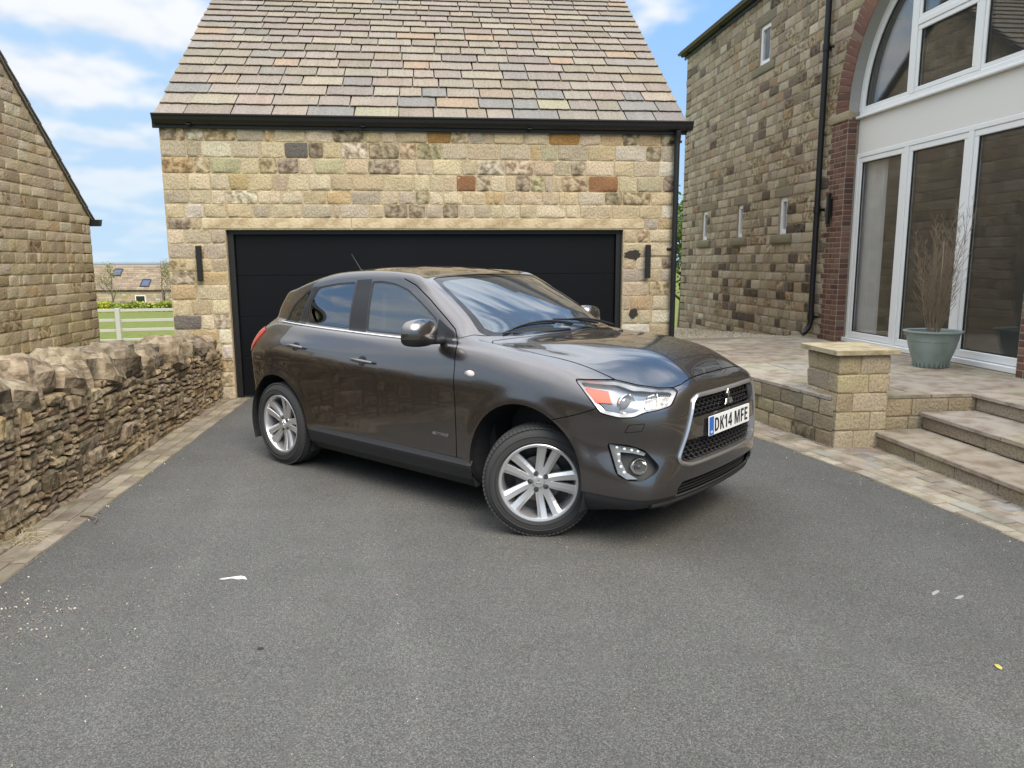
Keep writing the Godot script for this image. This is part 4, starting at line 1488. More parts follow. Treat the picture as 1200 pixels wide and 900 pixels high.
func build_far() -> void:
	# post and rail fence
	var fc := base("post_and_rail_fence", Vector3(-10.0, land(0, -24.0), -24.0))
	tag(fc, "pale grey post and rail fence across the grass beyond the drystone wall", "fence")
	var y0: float = -fc.position.y
	for i in 7:
		var x := -6.0 + i * 1.9 + 0.88 - 1.9
		var p := MB.new()
		p.box(Vector3(0.13, 1.25, 0.10), Vector3(x, y0 + 0.30 + 0.009 * x - 0.58, 0.03), Basis.IDENTITY, 0.008)
		put("post", p.mesh(), M.wood_grey, fc)
	for k in 4:
		for i in 6:
			var x := -6.0 + i * 1.9 + 0.88 - 0.95
			var r := MB.new()
			r.box(Vector3(1.92, 0.085, 0.04), Vector3(x, y0 + 0.27 - k * 0.30 + 0.009 * x + rng.randf_range(-0.01, 0.01), -0.04), Basis(Vector3.BACK, 0.009), 0.005)
			put("rail", r.mesh(), M.wood_grey, fc)
	# farmhouse
	var fh := base("farmhouse", Vector3(-29.0, land(0, -80.0), -80.0))
	tag(fh, "low distant stone farmhouse with two roof windows beyond the field", "house")
	var g: float = -fh.position.y
	var wl := MB.new()
	wl.col = Color(0.42, 0.36, 0.25)
	wl.box(Vector3(22.0, g - 0.95 + 0.4, 6.5), Vector3(0, (g - 0.95 - 0.4) / 2, -3.25))
	for s in [-1, 1]: wl.face(Vector3(s * 11, g - 0.95, 0), Vector3(s * 11, g - 0.95, -6.5), Vector3(s * 11, g + 1.45, -3.25), Vector3(s, 0, 0))
	var fw := put("wall", wl.mesh(), M.stone_stained, fh)
	var fr := []
	for j in 9:
		var x := -11.0
		while x < 11.0:
			var wd := rng.randf_range(0.35, 0.7)
			fr.append({"x": x + 11.0, "y": j * 0.24, "w": wd - 0.02, "h": 0.22, "color": pick(BUFF)})
			x += wd
	lay(fr, fh.transform * Transform3D(Basis.IDENTITY, Vector3(-11, 0.05, 0.0)), fw, "stone", "stones", M.stone, {"most": 0, "nx": 3, "ny": 2, "proud": 0.02})
	var rf := MB.new()
	rf.col = Color(0.40, 0.32, 0.235)
	var pa := atan2(2.4, 3.25)
	var R := Transform3D(Basis(Vector3.RIGHT, Vector3(0, sin(pa), -cos(pa)), Vector3(0, cos(pa), sin(pa))), Vector3(-11.2, g - 1.05, 0.15))
	for i in 13:
		var x := 0.0
		while x < 22.4:
			var wd := rng.randf_range(0.4, 0.8)
			rf.col = pick([[Color(0.29, 0.225, 0.16), 3], [Color(0.25, 0.195, 0.145), 3], [Color(0.33, 0.265, 0.19), 2]])
			rf.box(Vector3(wd - 0.02, 0.36, 0.03), R * Vector3(x + wd / 2, 0.17 + i * 0.315, 0.03), R.basis * Basis(Vector3.RIGHT, -0.07))
			x += wd
	rf.col = Color(0.36, 0.3, 0.23)
	rf.box(Vector3(22.4, 4.2, 0.06), Vector3(0, g + 0.2, -4.95), Basis(Vector3.RIGHT, PI / 2 - pa).inverse() * Basis.IDENTITY)
	var rr := put("roof", rf.mesh(), M.tile, fh)
	for q in [[-2.95, 2.95], [0.25, 1.15]]:
		var sk := group_node("roof_window", fh, R * Transform3D(Basis.IDENTITY, Vector3(q[0] + 11.2, q[1], 0.09)))
		var fm := MB.new()
		for s in [-1, 1]:
			fm.box(Vector3(0.10, 1.15, 0.10), Vector3(s * 0.40, 0, 0))
			fm.box(Vector3(0.7, 0.10, 0.10), Vector3(0, s * 0.525, 0.002))
		put("frame", fm.mesh(), M.black_plastic, sk)
		var pn := MB.new()
		pn.box(Vector3(0.7, 0.95, 0.03), Vector3(0, 0, 0.0))
		put("pane", pn.mesh(), std(0.08, Color(0.03, 0.05, 0.12)), sk)
	var wn := group_node("window", fh, Transform3D(Basis.IDENTITY, Vector3(-0.1, g - 1.95, 0.02)))
	var wf := MB.new()
	for s in [-1, 1]:
		wf.box(Vector3(0.08, 0.9, 0.08), Vector3(s * 0.46, 0, 0))
		wf.box(Vector3(0.84, 0.08, 0.08), Vector3(0, s * 0.41, 0))
	put("frame", wf.mesh(), M.upvc, wn)
	var wp := MB.new()
	wp.box(Vector3(0.84, 0.74, 0.03))
	put("pane", wp.mesh(), std(0.1, Color(0.03, 0.035, 0.03)), wn)
	put("gutter", gutter(22.4), M.black_plastic, fh, Transform3D(Basis.IDENTITY, Vector3(0, g - 1.0, 0.1)))
	var dp := MB.new()
	dp.tube([Vector3(2.25, g - 1.0, 0.12), Vector3(2.25, 0, 0.12)], 0.06, 6)
	put("downpipe", dp.mesh(), M.black_plastic, fh)
	# hedge in front of it
	var hd := base("hedge", Vector3(-28.0, land(0, -74.0), -74.0))
	tag(hd, "low yellow green hedge in front of the distant farmhouse", "hedge")
	var hb := MB.new()
	for i in 5200:
		var x := rng.randf_range(-9.0, 9.0)
		var p := Vector3(x, rng.randf_range(0.0, 0.85 + 0.12 * sin(x * 2.3)), rng.randf_range(-0.5, 0.5))
		var bs := Basis(Vector3(rng.randfn(), rng.randfn(), rng.randfn()).normalized(), rng.randf() * TAU)
		hb.col = pick([[Color(0.22, 0.27, 0.03), 3], [Color(0.14, 0.20, 0.03), 2], [Color(0.32, 0.33, 0.04), 1]] if x > -1.5 else [[Color(0.34, 0.36, 0.03), 3], [Color(0.26, 0.29, 0.03), 2]], 0.2)
		hb.quad(p - bs.x * 0.10, p + bs.y * 0.13, p + bs.x * 0.10, p - bs.y * 0.13, bs.z)
	put("foliage", hb.mesh(), M.leaf, hd)
	var hs := MB.new()
	for i in 40: hs.tube([Vector3(-8.8 + i * 0.45, 0, 0), Vector3(-8.8 + i * 0.45 + rng.randf_range(-0.1, 0.1), 0.7, 0)], 0.02, 4, false)
	put("stems", hs.mesh(), M.bark, hd)
	# two small trees just coming into leaf
	for q in [[-30.2, -76.0, 4.6, "small bare tree just coming into leaf in front of the farmhouse", 3], [-25.6, -76.0, 4.9, "small budding tree beside the garage corner in front of the farmhouse", 3], [-34.2, -78.5, 4.6, "small bare tree at the end of the farmhouse by the outbuilding corner", 3]]:
		var t := base("small_tree", Vector3(q[0], land(0, q[1]), q[1]))
		tag(t, q[3], "tree", "small trees in front of the farmhouse")
		var tips := []
		var tb := MB.new()
		var hgt: float = q[2]
		tb.tube([Vector3(0, -0.1, 0), Vector3(0.03, hgt * 0.2, 0), Vector3(0.0, hgt * 0.45, 0.03), Vector3(0.05, hgt * 0.7, 0), Vector3(0.02, hgt, 0)], [0.11, 0.085, 0.06, 0.035, 0.015], 7)
		for i in 9:
			var y := hgt * (0.18 + 0.08 * i)
			var a := rng.randf() * TAU
			twig_tree(tb, Vector3(0.02, y, 0), Vector3(cos(a), 0.75, sin(a)).normalized(), hgt * 0.32 * (1.15 - 0.09 * i), 0.035, 1, tips)
		put("trunk", tb.mesh(), M.bark, t)
		var lb := MB.new()
		leaves(lb, tips, 9, 0.22, 0.075, [[Color(0.20, 0.22, 0.07), 2], [Color(0.26, 0.25, 0.10), 1], [Color(0.15, 0.13, 0.07), 1]])
		put("crown", lb.mesh(), M.leaf, t)
	# leafy tree glimpsed between the garage and the house
	var bt := base("leafy_tree", Vector3(8.3, land(0, -24.0), -24.5))
	tag(bt, "bright green leafy tree glimpsed between the garage and the house", "tree")
	var tips2 := []
	var bb := MB.new()
	bb.tube([Vector3(0, -0.1, 0), Vector3(0.05, 1.2, 0), Vector3(0, 2.4, 0.1), Vector3(0.1, 3.9, 0)], [0.16, 0.13, 0.10, 0.05], 8)
	for i in 11:
		var a := i * 2.4
		twig_tree(bb, Vector3(0.02, 0.7 + 0.28 * i, 0), Vector3(cos(a), 0.5, sin(a)).normalized(), 1.5 - 0.07 * i, 0.05, 2, tips2)
	put("trunk", bb.mesh(), M.bark, bt)
	var lv := MB.new()
	leaves(lv, tips2, 16, 0.20, 0.085, [[Color(0.10, 0.17, 0.03), 3], [Color(0.15, 0.22, 0.04), 2], [Color(0.07, 0.11, 0.025), 2]])
	put("crown", lv.mesh(), M.leaf, bt)


# ------------------------------------------------------------------ small things
func build_small() -> void:
	# pot with a dead shrub
	var pt := base("plant_pot", Vector3(5.67, 0.471, -8.02))
	tag(pt, "large grey green plastic plant pot on the terrace in front of the arched window", "plant pot")
	var up := Transform3D(Basis(Vector3.RIGHT, Vector3.FORWARD, Vector3.UP), Vector3.ZERO)
	var b := MB.new()
	b.lathe([Vector2(0.0, 0.004), Vector2(0.165, 0.004), Vector2(0.172, 0.012), Vector2(0.19, 0.07), Vector2(0.225, 0.17), Vector2(0.25, 0.255), Vector2(0.258, 0.30), Vector2(0.263, 0.302), Vector2(0.268, 0.35), Vector2(0.278, 0.385), Vector2(0.30, 0.396), Vector2(0.31, 0.404), Vector2(0.31, 0.416), Vector2(0.295, 0.42), Vector2(0.27, 0.41), Vector2(0.258, 0.35)], 48, up)
	for i in 24:
		var a := TAU * i / 24.0
		b.tube([Vector3(cos(a) * 0.181, 0.01, sin(a) * 0.181), Vector3(cos(a) * 0.19, 0.055, sin(a) * 0.19)], 0.009, 5)
	put("pot", b.mesh(), M.pot, pt)
	var so := MB.new()
	so.lathe([Vector2(0.0, 0.365), Vector2(0.14, 0.36), Vector2(0.265, 0.35)], 24, up)
	put("soil", so.mesh(), M.soil, pt)
	var sh := base("dead_shrub", Vector3(5.67, 0.83, -8.02))
	tag(sh, "dry leafless shrub of thin brown twigs standing in the grey green pot", "shrub")
	for i in 24:
		var sb := MB.new()
		var a := rng.randf() * TAU
		var lean := rng.randf_range(0.03, 0.34)
		var len := rng.randf_range(0.75, 1.5) * (1.1 - lean * 0.9)
		var pts := [Vector3(cos(a) * 0.05, 0, sin(a) * 0.05)]
		var d := Vector3(cos(a) * lean, 1, sin(a) * lean).normalized()
		var n := 9
		for k in n:
			d = (d + Vector3(rng.randf_range(-1, 1), 0.2, rng.randf_range(-1, 1)) * 0.08).normalized()
			pts.append(pts[-1] + d * len / n)
			for side in 3:
				if k < 1: continue
				var ang := rng.randf() * TAU
				var sd := (d * 1.1 + Vector3(cos(ang), 0.25, sin(ang)) * 0.75).normalized()
				var sl := len * 0.26 * (1.15 - float(k) / n) * rng.randf_range(0.6, 1.2)
				var q: Vector3 = pts[-1]
				var mid: Vector3 = q + sd * sl * 0.5
				var end: Vector3 = mid + (sd + Vector3(0, 0.25, 0)).normalized() * sl * 0.5
				sb.tube([q, mid, end], [0.0019, 0.0015, 0.0009], 4, false)
				for e in 2:
					var a2 := rng.randf() * TAU
					var t2 := (sd + Vector3(cos(a2), 0.2, sin(a2)) * 0.8).normalized()
					var s0: Vector3 = q.lerp(end, 0.35 + 0.4 * e)
					sb.tube([s0, s0 + t2 * sl * 0.42], [0.0013, 0.0007], 3, false)
		sb.tube(pts, [0.0048, 0.0046, 0.0042, 0.0038, 0.0034, 0.003, 0.0026, 0.0022, 0.0018, 0.0012], 5, false)
		put("branch", sb.mesh(), M.twig, sh)
	# garden cane
	var cane := MB.new()
	cane.tube([Vector3(0.0, -0.02, 0.06), Vector3(-0.03, 1.05, 0.10)], 0.006, 6)
	put("cane", cane.mesh(), std(0.8, Color(0.36, 0.29, 0.19)), sh)
	# pale gravel between the flags and the house
	var gv := MultiMesh.new()
	gv.transform_format = MultiMesh.TRANSFORM_3D
	gv.use_colors = true
	gv.mesh = pebble_mesh()
	var tf := []
	for i in 9000:
		var x := rng.randf_range(3.3, 6.0)
		var front := -11.2 - maxf(0.0, (x - 4.35)) * 0.40 + 0.05
		var z := front - rng.randf() * rng.randf() * 5.5
		var y := 0.425 - (front - z) * 0.055
		tf.append([Transform3D(Basis.from_euler(Vector3(rng.randf() * 6, rng.randf() * 6, rng.randf() * 6)).scaled(Vector3.ONE * rng.randf_range(0.6, 1.5)), Vector3(x, y, z)), pick([[Color(0.58, 0.52, 0.41), 4], [Color(0.50, 0.43, 0.32), 3], [Color(0.66, 0.62, 0.54), 2], [Color(0.38, 0.32, 0.24), 1]])])
	gv.instance_count = tf.size()
	for i in tf.size():
		gv.set_instance_transform(i, tf[i][0])
		gv.set_instance_color(i, tf[i][1])
	var gi := MultiMeshInstance3D.new()
	gi.name = "gravel"
	gi.multimesh = gv
	gi.material_override = M.plain
	add_child(gi)
	tag(gi, "pale loose gravel at the foot of the house wall beyond the flags", "gravel", "", "stuff")
	var gb := MB.new()
	gb.col = Color(0.46, 0.40, 0.30)
	gb.quad(Vector3(3.14, 0.42, -11.0), Vector3(6.05, 0.42, -11.0), Vector3(6.05, 0.05, -18.2), Vector3(3.14, 0.05, -18.2), Vector3.UP)
	tag(put("gravel_bed", gb.mesh(), M.mortar), "", "", "", "structure")
	# loose chippings on the tarmac
	var ch := MultiMesh.new()
	ch.transform_format = MultiMesh.TRANSFORM_3D
	ch.use_colors = true
	ch.mesh = gv.mesh
	var ct := []
	var add_chip := func(x: float, z: float, s: float, c: Color) -> void:
		ct.append([Transform3D(Basis.from_euler(Vector3(rng.randf() * 6, rng.randf() * 6, rng.randf() * 6)).scaled(Vector3.ONE * s), Vector3(x, s * 0.006, z)), c])
	var cp := [[Color(0.44, 0.40, 0.34), 4], [Color(0.36, 0.31, 0.235), 4], [Color(0.60, 0.58, 0.54), 2], [Color(0.22, 0.18, 0.14), 3]]
	for i in 130: add_chip.call(rng.randfn(-2.0, 0.13), rng.randfn(-3.62, 0.16), rng.randf_range(0.2, 0.75), pick(cp))
	for i in 100: add_chip.call(rng.randfn(-1.75, 0.25), rng.randfn(-3.2, 0.5), rng.randf_range(0.15, 0.55), pick(cp))
	for i in 420: add_chip.call(rng.randf_range(-2.25, 3.4), rng.randf_range(-8.5, -1.6), rng.randf_range(0.1, 0.34), pick(cp))
	var fine := [[Color(0.34, 0.33, 0.31), 4], [Color(0.45, 0.44, 0.41), 2], [Color(0.26, 0.245, 0.22), 3]]
	for i in 7000: add_chip.call(rng.randf_range(-2.25, 3.6), -1.55 - 7.5 * pow(rng.randf(), 1.6), rng.randf_range(0.07, 0.2), pick(fine))
	for i in 26: add_chip.call(rng.randfn(0.62, 0.2), rng.randfn(-4.0, 0.25), rng.randf_range(0.12, 0.35), pick(cp))
	for i in 260: add_chip.call(rng.randfn(-2.36, 0.06), rng.randf_range(-6.5, -3.4), rng.randf_range(0.2, 0.7), pick(cp))
	for i in 110: add_chip.call(rng.randfn(3.5, 0.2), rng.randf_range(-6.4, -3.6), rng.randf_range(0.2, 0.6), pick(cp))
	ch.instance_count = ct.size()
	for i in ct.size():
		ch.set_instance_transform(i, ct[i][0])
		ch.set_instance_color(i, ct[i][1])
	var ci := MultiMeshInstance3D.new()
	ci.name = "chippings"
	ci.multimesh = ch
	ci.material_override = M.plain
	add_child(ci)
	tag(ci, "pale stone chippings scattered over the tarmac", "gravel", "", "stuff")
	# marks and litter on the tarmac
	var sp := MB.new()
	sp.col = Color(0.62, 0.62, 0.60)
	var blob := PackedVector2Array([Vector2(-0.075, 0.012), Vector2(-0.05, 0.016), Vector2(-0.02, 0.006), Vector2(0.0, 0.010), Vector2(0.02, 0.024), Vector2(0.045, 0.018), Vector2(0.075, 0.034), Vector2(0.055, -0.004), Vector2(0.03, -0.018), Vector2(0.0, -0.012), Vector2(-0.03, -0.004), Vector2(-0.055, 0.002)])
	flag(sp, blob, 0.0, 0.003, sp.col, 0.0)
	tag(put("bird_dropping", sp.mesh(), M.plain, null, Transform3D(Basis.IDENTITY, Vector3(-1.09, 0.001, -4.0))), "white splash of bird dropping on the tarmac left of the car", "bird dropping")
	for q in [[Vector3(2.32, 0.002, -2.69), Color(0.42, 0.37, 0.10), 0.022, "small yellow leaf lying on the tarmac near the right edge", "leaf"], [Vector3(-0.78, 0.002, -3.2), Color(0.03, 0.025, 0.02), 0.016, "small dark dead leaf lying on the tarmac in the foreground", "leaf"]]:
		var lf := MB.new()
		lf.col = q[1]
		var s: float = q[2]
		var ring := [Vector3(-s, 0.001, 0), Vector3(-s * 0.3, 0.004, s * 0.55), Vector3(s * 0.6, 0.006, s * 0.4), Vector3(s * 1.1, 0.001, 0), Vector3(s * 0.5, 0.005, -s * 0.45), Vector3(-s * 0.4, 0.003, -s * 0.5)]
		for i in 6: lf.face(Vector3(0, 0.001, 0), ring[i], ring[(i + 1) % 6], Vector3.UP)
		tag(put("fallen_leaf", lf.mesh(), M.plain, null, Transform3D(Basis(Vector3.UP, rng.randf() * 6), q[0])), q[3], q[4])
	for q in [[Vector3(2.53, 0.0005, -3.39), "long pale smear dried onto the tarmac, the farther of two near the setts"], [Vector3(2.62, 0.0005, -3.33), "short pale smear dried onto the tarmac, the nearer of two near the setts"]]:
		var sm := MB.new()
		var pl := PackedVector2Array()
		for i in 12: pl.append(Vector2(cos(TAU * i / 12.0) * 0.045, sin(TAU * i / 12.0) * 0.013) * rng.randf_range(0.55, 1.1))
		flag(sm, pl, 0.0, 0.002, Color(0.27, 0.27, 0.262), 0.0)
		tag(put("pale_smear", sm.mesh(), M.plain, null, Transform3D(Basis(Vector3.UP, 0.5), q[0])), q[1], "stain")
	# dry grass at the foot of the wall
	var gr := base("dry_grass_tuft", Vector3(-2.50, 0.0, -4.66))
	tag(gr, "tuft of dry straw coloured grass at the foot of the drystone wall", "grass tuft")
	var gm := MB.new()
	for i in 46:
		var a := rng.randf() * TAU
		var l := rng.randf_range(0.08, 0.2)
		var p0 := Vector3(rng.randf_range(-0.05, 0.05), 0.0, rng.randf_range(-0.1, 0.1))
		var d := Vector3(cos(a) * 0.8 + 0.3, rng.randf_range(0.15, 1.1), sin(a) * 0.8).normalized()
		gm.col = pick([[Color(0.45, 0.38, 0.24), 2], [Color(0.36, 0.28, 0.17), 1]])
		gm.tube([p0, p0 + d * l * 0.6, p0 + (d + Vector3(0.1, -0.35, 0)).normalized() * l], [0.002, 0.0016, 0.0008], 3, false)
	put("blades", gm.mesh(), M.plain, gr)
	var tw := MB.new()
	tw.tube([Vector3(-0.09, 0.008, -0.05), Vector3(-0.02, 0.012, -0.02), Vector3(0.05, 0.010, 0.03), Vector3(0.06, 0.006, 0.10)], [0.006, 0.006, 0.005, 0.004], 6)
	tag(put("fallen_twig", tw.mesh(), M.bark, null, Transform3D(Basis.IDENTITY, Vector3(-2.27, 0.012, -5.07))), "short dark twig lying across the setts by the drystone wall", "twig")


func pebble_mesh() -> ArrayMesh:
	var b := MB.new()
	var r := []
	for j in 4:
		var row := []
		for i in 6:
			var ph := PI * j / 3.0 - PI / 2
			var th := TAU * i / 6.0
			row.append(Vector3(cos(ph) * cos(th), sin(ph) * 0.7, cos(ph) * sin(th)) * 0.011 * rng.randf_range(0.8, 1.2))
		r.append(row)
	for j in 3:
		for i in 6:
			var i2 := (i + 1) % 6
			b.quad(r[j][i], r[j][i2], r[j + 1][i2], r[j + 1][i], r[j][i] + r[j + 1][i2])
	return b.mesh()


# ------------------------------------------------------------------ the car
# Car space: x forward, y up, z to the driver's side (the side in view). Origin midway between the axles on the ground.
# One smooth half shell is interpolated from a cage; panels, glass and lamps are cut out of it with real gaps and turned-in edges.
class Soup:
	var p := PackedVector3Array()
	var n := PackedVector3Array()
	var e := PackedVector3Array()      # cut edges, in pairs
	var en := PackedVector3Array()


var cg_p := []        # grid rows of PackedVector3Array
var cg_n := []


func cr(p0: Vector3, p1: Vector3, p2: Vector3, p3: Vector3, t: float) -> Vector3:
	var t1 := maxf(sqrt(p0.distance_to(p1)), 1e-3)
	var t2 := t1 + maxf(sqrt(p1.distance_to(p2)), 1e-3)
	var t3 := t2 + maxf(sqrt(p2.distance_to(p3)), 1e-3)
	var u := lerpf(t1, t2, t)
	var a1 := p0 * ((t1 - u) / t1) + p1 * (u / t1)
	var a2 := p1 * ((t2 - u) / (t2 - t1)) + p2 * ((u - t1) / (t2 - t1))
	var a3 := p2 * ((t3 - u) / (t3 - t2)) + p3 * ((u - t2) / (t3 - t2))
	var b1 := a1 * ((t2 - u) / t2) + a2 * (u / t2)
	var b2 := a2 * ((t3 - u) / (t3 - t1)) + a3 * ((u - t1) / (t3 - t1))
	return b1 * ((t2 - u) / (t2 - t1)) + b2 * ((u - t1) / (t2 - t1))


func lin1(pts: Array, x: float) -> float:
	# pts: [x, y] with falling or rising x
	if pts[0][0] > pts[-1][0]:
		pts = pts.duplicate(); pts.reverse()
	if x <= pts[0][0]: return pts[0][1]
	for i in pts.size() - 1:
		if x <= pts[i + 1][0]:
			var t: float = (x - pts[i][0]) / (pts[i + 1][0] - pts[i][0])
			t = lerpf(t, t * t * (3 - 2 * t), 0.5)
			return lerpf(pts[i][1], pts[i + 1][1], t)
	return pts[-1][1]


func car_cage() -> Array:
	var plan := [[2.205, 0.0], [2.20, 0.20], [2.185, 0.40], [2.135, 0.565], [2.01, 0.70], [1.83, 0.79], [1.60, 0.845], [1.335, 0.868], [0.95, 0.872], [0.70, 0.874], [0.20, 0.878], [-0.40, 0.88], [-0.85, 0.88], [-1.335, 0.872], [-1.65, 0.845], [-1.86, 0.78], [-1.96, 0.60], [-2.01, 0.30], [-2.03, 0.0]]
	var wf := [1.0, 1.0, 1.0, 1.0, 0.85, 0.45, 0.1, 0, 0, 0, 0, 0, 0, 0, 0, 0, 0, 0, 0]
	var wr := [0, 0, 0, 0, 0, 0, 0, 0, 0, 0, 0, 0, 0, 0, 0.1, 0.5, 0.9, 1.0, 1.0]
	var yf := [1.0, 1.0, 1.0, 1.0, 0.8, 0.45, 0.15, 0, 0, 0, 0, 0, 0, 0, 0, 0, 0, 0, 0]
	var yr := [0, 0, 0, 0, 0, 0, 0, 0, 0, 0, 0, 0, 0, 0, 0.2, 0.6, 1.0, 1.0, 1.0]
	var corner := []
	for i in 19: corner.append(Vector3.ZERO)
	corner[3] = Vector3(0.018, 0, 0.03); corner[4] = Vector3(0.075, 0, 0.035); corner[5] = Vector3(0.085, 0, 0.022); corner[6] = Vector3(0.05, 0, 0.008)
	var fold := [0, 0, 0, 0.5, 1.0, 0.85, 0.3, 0, 0, 0, 0, 0, 0, 0, 0, 0, 0, 0, 0]
	var ring := func(y_f: float, y_s: float, y_r: float, dxf: float, zs: float, dxr: float, cr_y := [], bulge := 0.0, full := 0.0) -> Array:
		var out := []
		for c in 19:
			var y := y_s
			if cr_y.size() and c >= 7 and c <= 13: y = cr_y[c - 7]
			elif cr_y.size() and c > 13: y = cr_y[6]
			elif cr_y.size() and c < 7: y = cr_y[0]
			y = lerpf(y, y_f, yf[c])
			y = lerpf(y, y_r, yr[c])
			out.append(Vector3(plan[c][0] + dxf * wf[c] + dxr * wr[c] + bulge * fold[c] * 0.8, y, plan[c][1] * zs / 0.88 + bulge * fold[c] * 0.6) + corner[c] * full)
		return out
	var rows := []
	rows.append(ring.call(0.19, 0.20, 0.22, -0.30, 0.76, 0.16))
	rows.append(ring.call(0.265, 0.30, 0.32, -0.10, 0.845, 0.05, [], 0.0, 1.0))
	rows.append(ring.call(0.335, 0.36, 0.38, -0.03, 0.866, 0.01, [], 0.0, 1.0))
	rows.append(ring.call(0.415, 0.49, 0.50, -0.012, 0.871, 0.0, [], 0.012, 0.7))
	rows.append(ring.call(0.60, 0.66, 0.62, 0.0, 0.877, 0.0, [], -0.018, 0.25))
	rows.append(ring.call(0.745, 0.79, 0.76, 0.0, 0.883, -0.01, [], 0.018))
	rows.append(ring.call(0.86, 0.91, 0.92, -0.005, 0.886, 0.0, [0.895, 0.90, 0.905, 0.925, 0.955, 0.98, 1.0]))
	rows.append([Vector3(2.175, 0.955, 0), Vector3(2.17, 0.955, 0.2), Vector3(2.155, 0.95, 0.40), Vector3(2.085, 0.932, 0.56), Vector3(1.96, 0.925, 0.685), Vector3(1.80, 0.94, 0.772), Vector3(1.60, 0.965, 0.825), Vector3(1.335, 0.99, 0.852), Vector3(0.95, 1.025, 0.856), Vector3(0.70, 1.05, 0.852), Vector3(0.20, 1.06, 0.848), Vector3(-0.40, 1.07, 0.846), Vector3(-0.85, 1.085, 0.842), Vector3(-1.335, 1.10, 0.82), Vector3(-1.62, 1.095, 0.785), Vector3(-1.82, 1.08, 0.73), Vector3(-1.93, 1.06, 0.56), Vector3(-1.98, 1.05, 0.30), Vector3(-2.0, 1.05, 0)])
	rows.append([Vector3(2.10, 1.020, 0), Vector3(2.098, 1.018, 0.18), Vector3(2.085, 1.008, 0.35), Vector3(2.02, 0.985, 0.51), Vector3(1.90, 0.992, 0.63), Vector3(1.75, 1.01, 0.725), Vector3(1.57, 1.04, 0.782), Vector3(1.30, 1.062, 0.815), Vector3(0.95, 1.10, 0.825), Vector3(0.70, 1.115, 0.822), Vector3(0.20, 1.125, 0.815), Vector3(-0.40, 1.135, 0.814), Vector3(-0.85, 1.15, 0.806), Vector3(-1.32, 1.17, 0.77), Vector3(-1.60, 1.16, 0.735), Vector3(-1.785, 1.13, 0.685), Vector3(-1.89, 1.12, 0.525), Vector3(-1.94, 1.11, 0.28), Vector3(-1.955, 1.11, 0)])
	rows.append([Vector3(1.88, 1.122, 0), Vector3(1.875, 1.120, 0.18), Vector3(1.86, 1.113, 0.34), Vector3(1.80, 1.095, 0.49), Vector3(1.69, 1.086, 0.605), Vector3(1.56, 1.09, 0.685), Vector3(1.42, 1.095, 0.738), Vector3(1.20, 1.115, 0.772), Vector3(0.90, 1.135, 0.792), Vector3(0.68, 1.140, 0.800), Vector3(0.19, 1.143, 0.798), Vector3(-0.40, 1.153, 0.795), Vector3(-0.85, 1.168, 0.786), Vector3(-1.31, 1.185, 0.745), Vector3(-1.58, 1.185, 0.708), Vector3(-1.755, 1.165, 0.655), Vector3(-1.85, 1.155, 0.50), Vector3(-1.90, 1.15, 0.27), Vector3(-1.915, 1.15, 0)])
	rows.append([Vector3(1.50, 1.180, 0), Vector3(1.49, 1.179, 0.19), Vector3(1.46, 1.175, 0.36), Vector3(1.41, 1.163, 0.50), Vector3(1.33, 1.142, 0.595), Vector3(1.24, 1.138, 0.665), Vector3(1.14, 1.140, 0.712), Vector3(1.0, 1.150, 0.747), Vector3(0.82, 1.163, 0.772), Vector3(0.64, 1.163, 0.786), Vector3(0.16, 1.158, 0.786), Vector3(-0.40, 1.166, 0.784), Vector3(-0.85, 1.182, 0.775), Vector3(-1.30, 1.198, 0.732), Vector3(-1.56, 1.20, 0.695), Vector3(-1.73, 1.185, 0.64), Vector3(-1.82, 1.175, 0.49), Vector3(-1.865, 1.17, 0.265), Vector3(-1.88, 1.17, 0)])
	var base_row := [Vector3(1.10, 1.203, 0), Vector3(1.09, 1.202, 0.2), Vector3(1.05, 1.199, 0.38), Vector3(0.99, 1.194, 0.52), Vector3(0.92, 1.190, 0.61), Vector3(0.855, 1.188, 0.67), Vector3(0.79, 1.190, 0.712), Vector3(0.72, 1.202, 0.742), Vector3(0.63, 1.210, 0.760), Vector3(0.50, 1.195, 0.770), Vector3(0.10, 1.178, 0.774), Vector3(-0.42, 1.184, 0.772), Vector3(-0.86, 1.20, 0.763), Vector3(-1.28, 1.216, 0.720), Vector3(-1.53, 1.22, 0.683), Vector3(-1.69, 1.22, 0.62), Vector3(-1.775, 1.21, 0.475), Vector3(-1.82, 1.205, 0.26), Vector3(-1.83, 1.20, 0)]
	var top_row := [Vector3(0.235, 1.596, 0), Vector3(0.23, 1.594, 0.17), Vector3(0.22, 1.589, 0.33), Vector3(0.205, 1.582, 0.45), Vector3(0.19, 1.575, 0.53), Vector3(0.178, 1.570, 0.58), Vector3(0.165, 1.573, 0.610), Vector3(0.135, 1.586, 0.622), Vector3(0.065, 1.597, 0.625), Vector3(-0.05, 1.606, 0.622), Vector3(-0.18, 1.612, 0.619), Vector3(-0.48, 1.612, 0.617), Vector3(-0.86, 1.585, 0.622), Vector3(-1.18, 1.515, 0.632), Vector3(-1.42, 1.460, 0.605), Vector3(-1.58, 1.435, 0.56), Vector3(-1.655, 1.44, 0.44), Vector3(-1.70, 1.452, 0.24), Vector3(-1.71, 1.458, 0)]
	rows.append(base_row)
	for q in [0.33, 0.67]:
		var mid := []
		for c in 19:
			var m: Vector3 = base_row[c].lerp(top_row[c], q)
			var out := Vector3(m.x - 0.0, 0, m.z)
			var push := 0.012 if c > 6 else 0.022
			if c <= 6: out = Vector3(0.7, 0.7, 0.2 * c / 6.0)
			elif c >= 14: out = Vector3(-0.8, 0.3, m.z * 0.6)
			else: out = Vector3(0, 0.2, 1)
			mid.append(m + out.normalized() * push)
		rows.append(mid)
	rows.append(top_row)
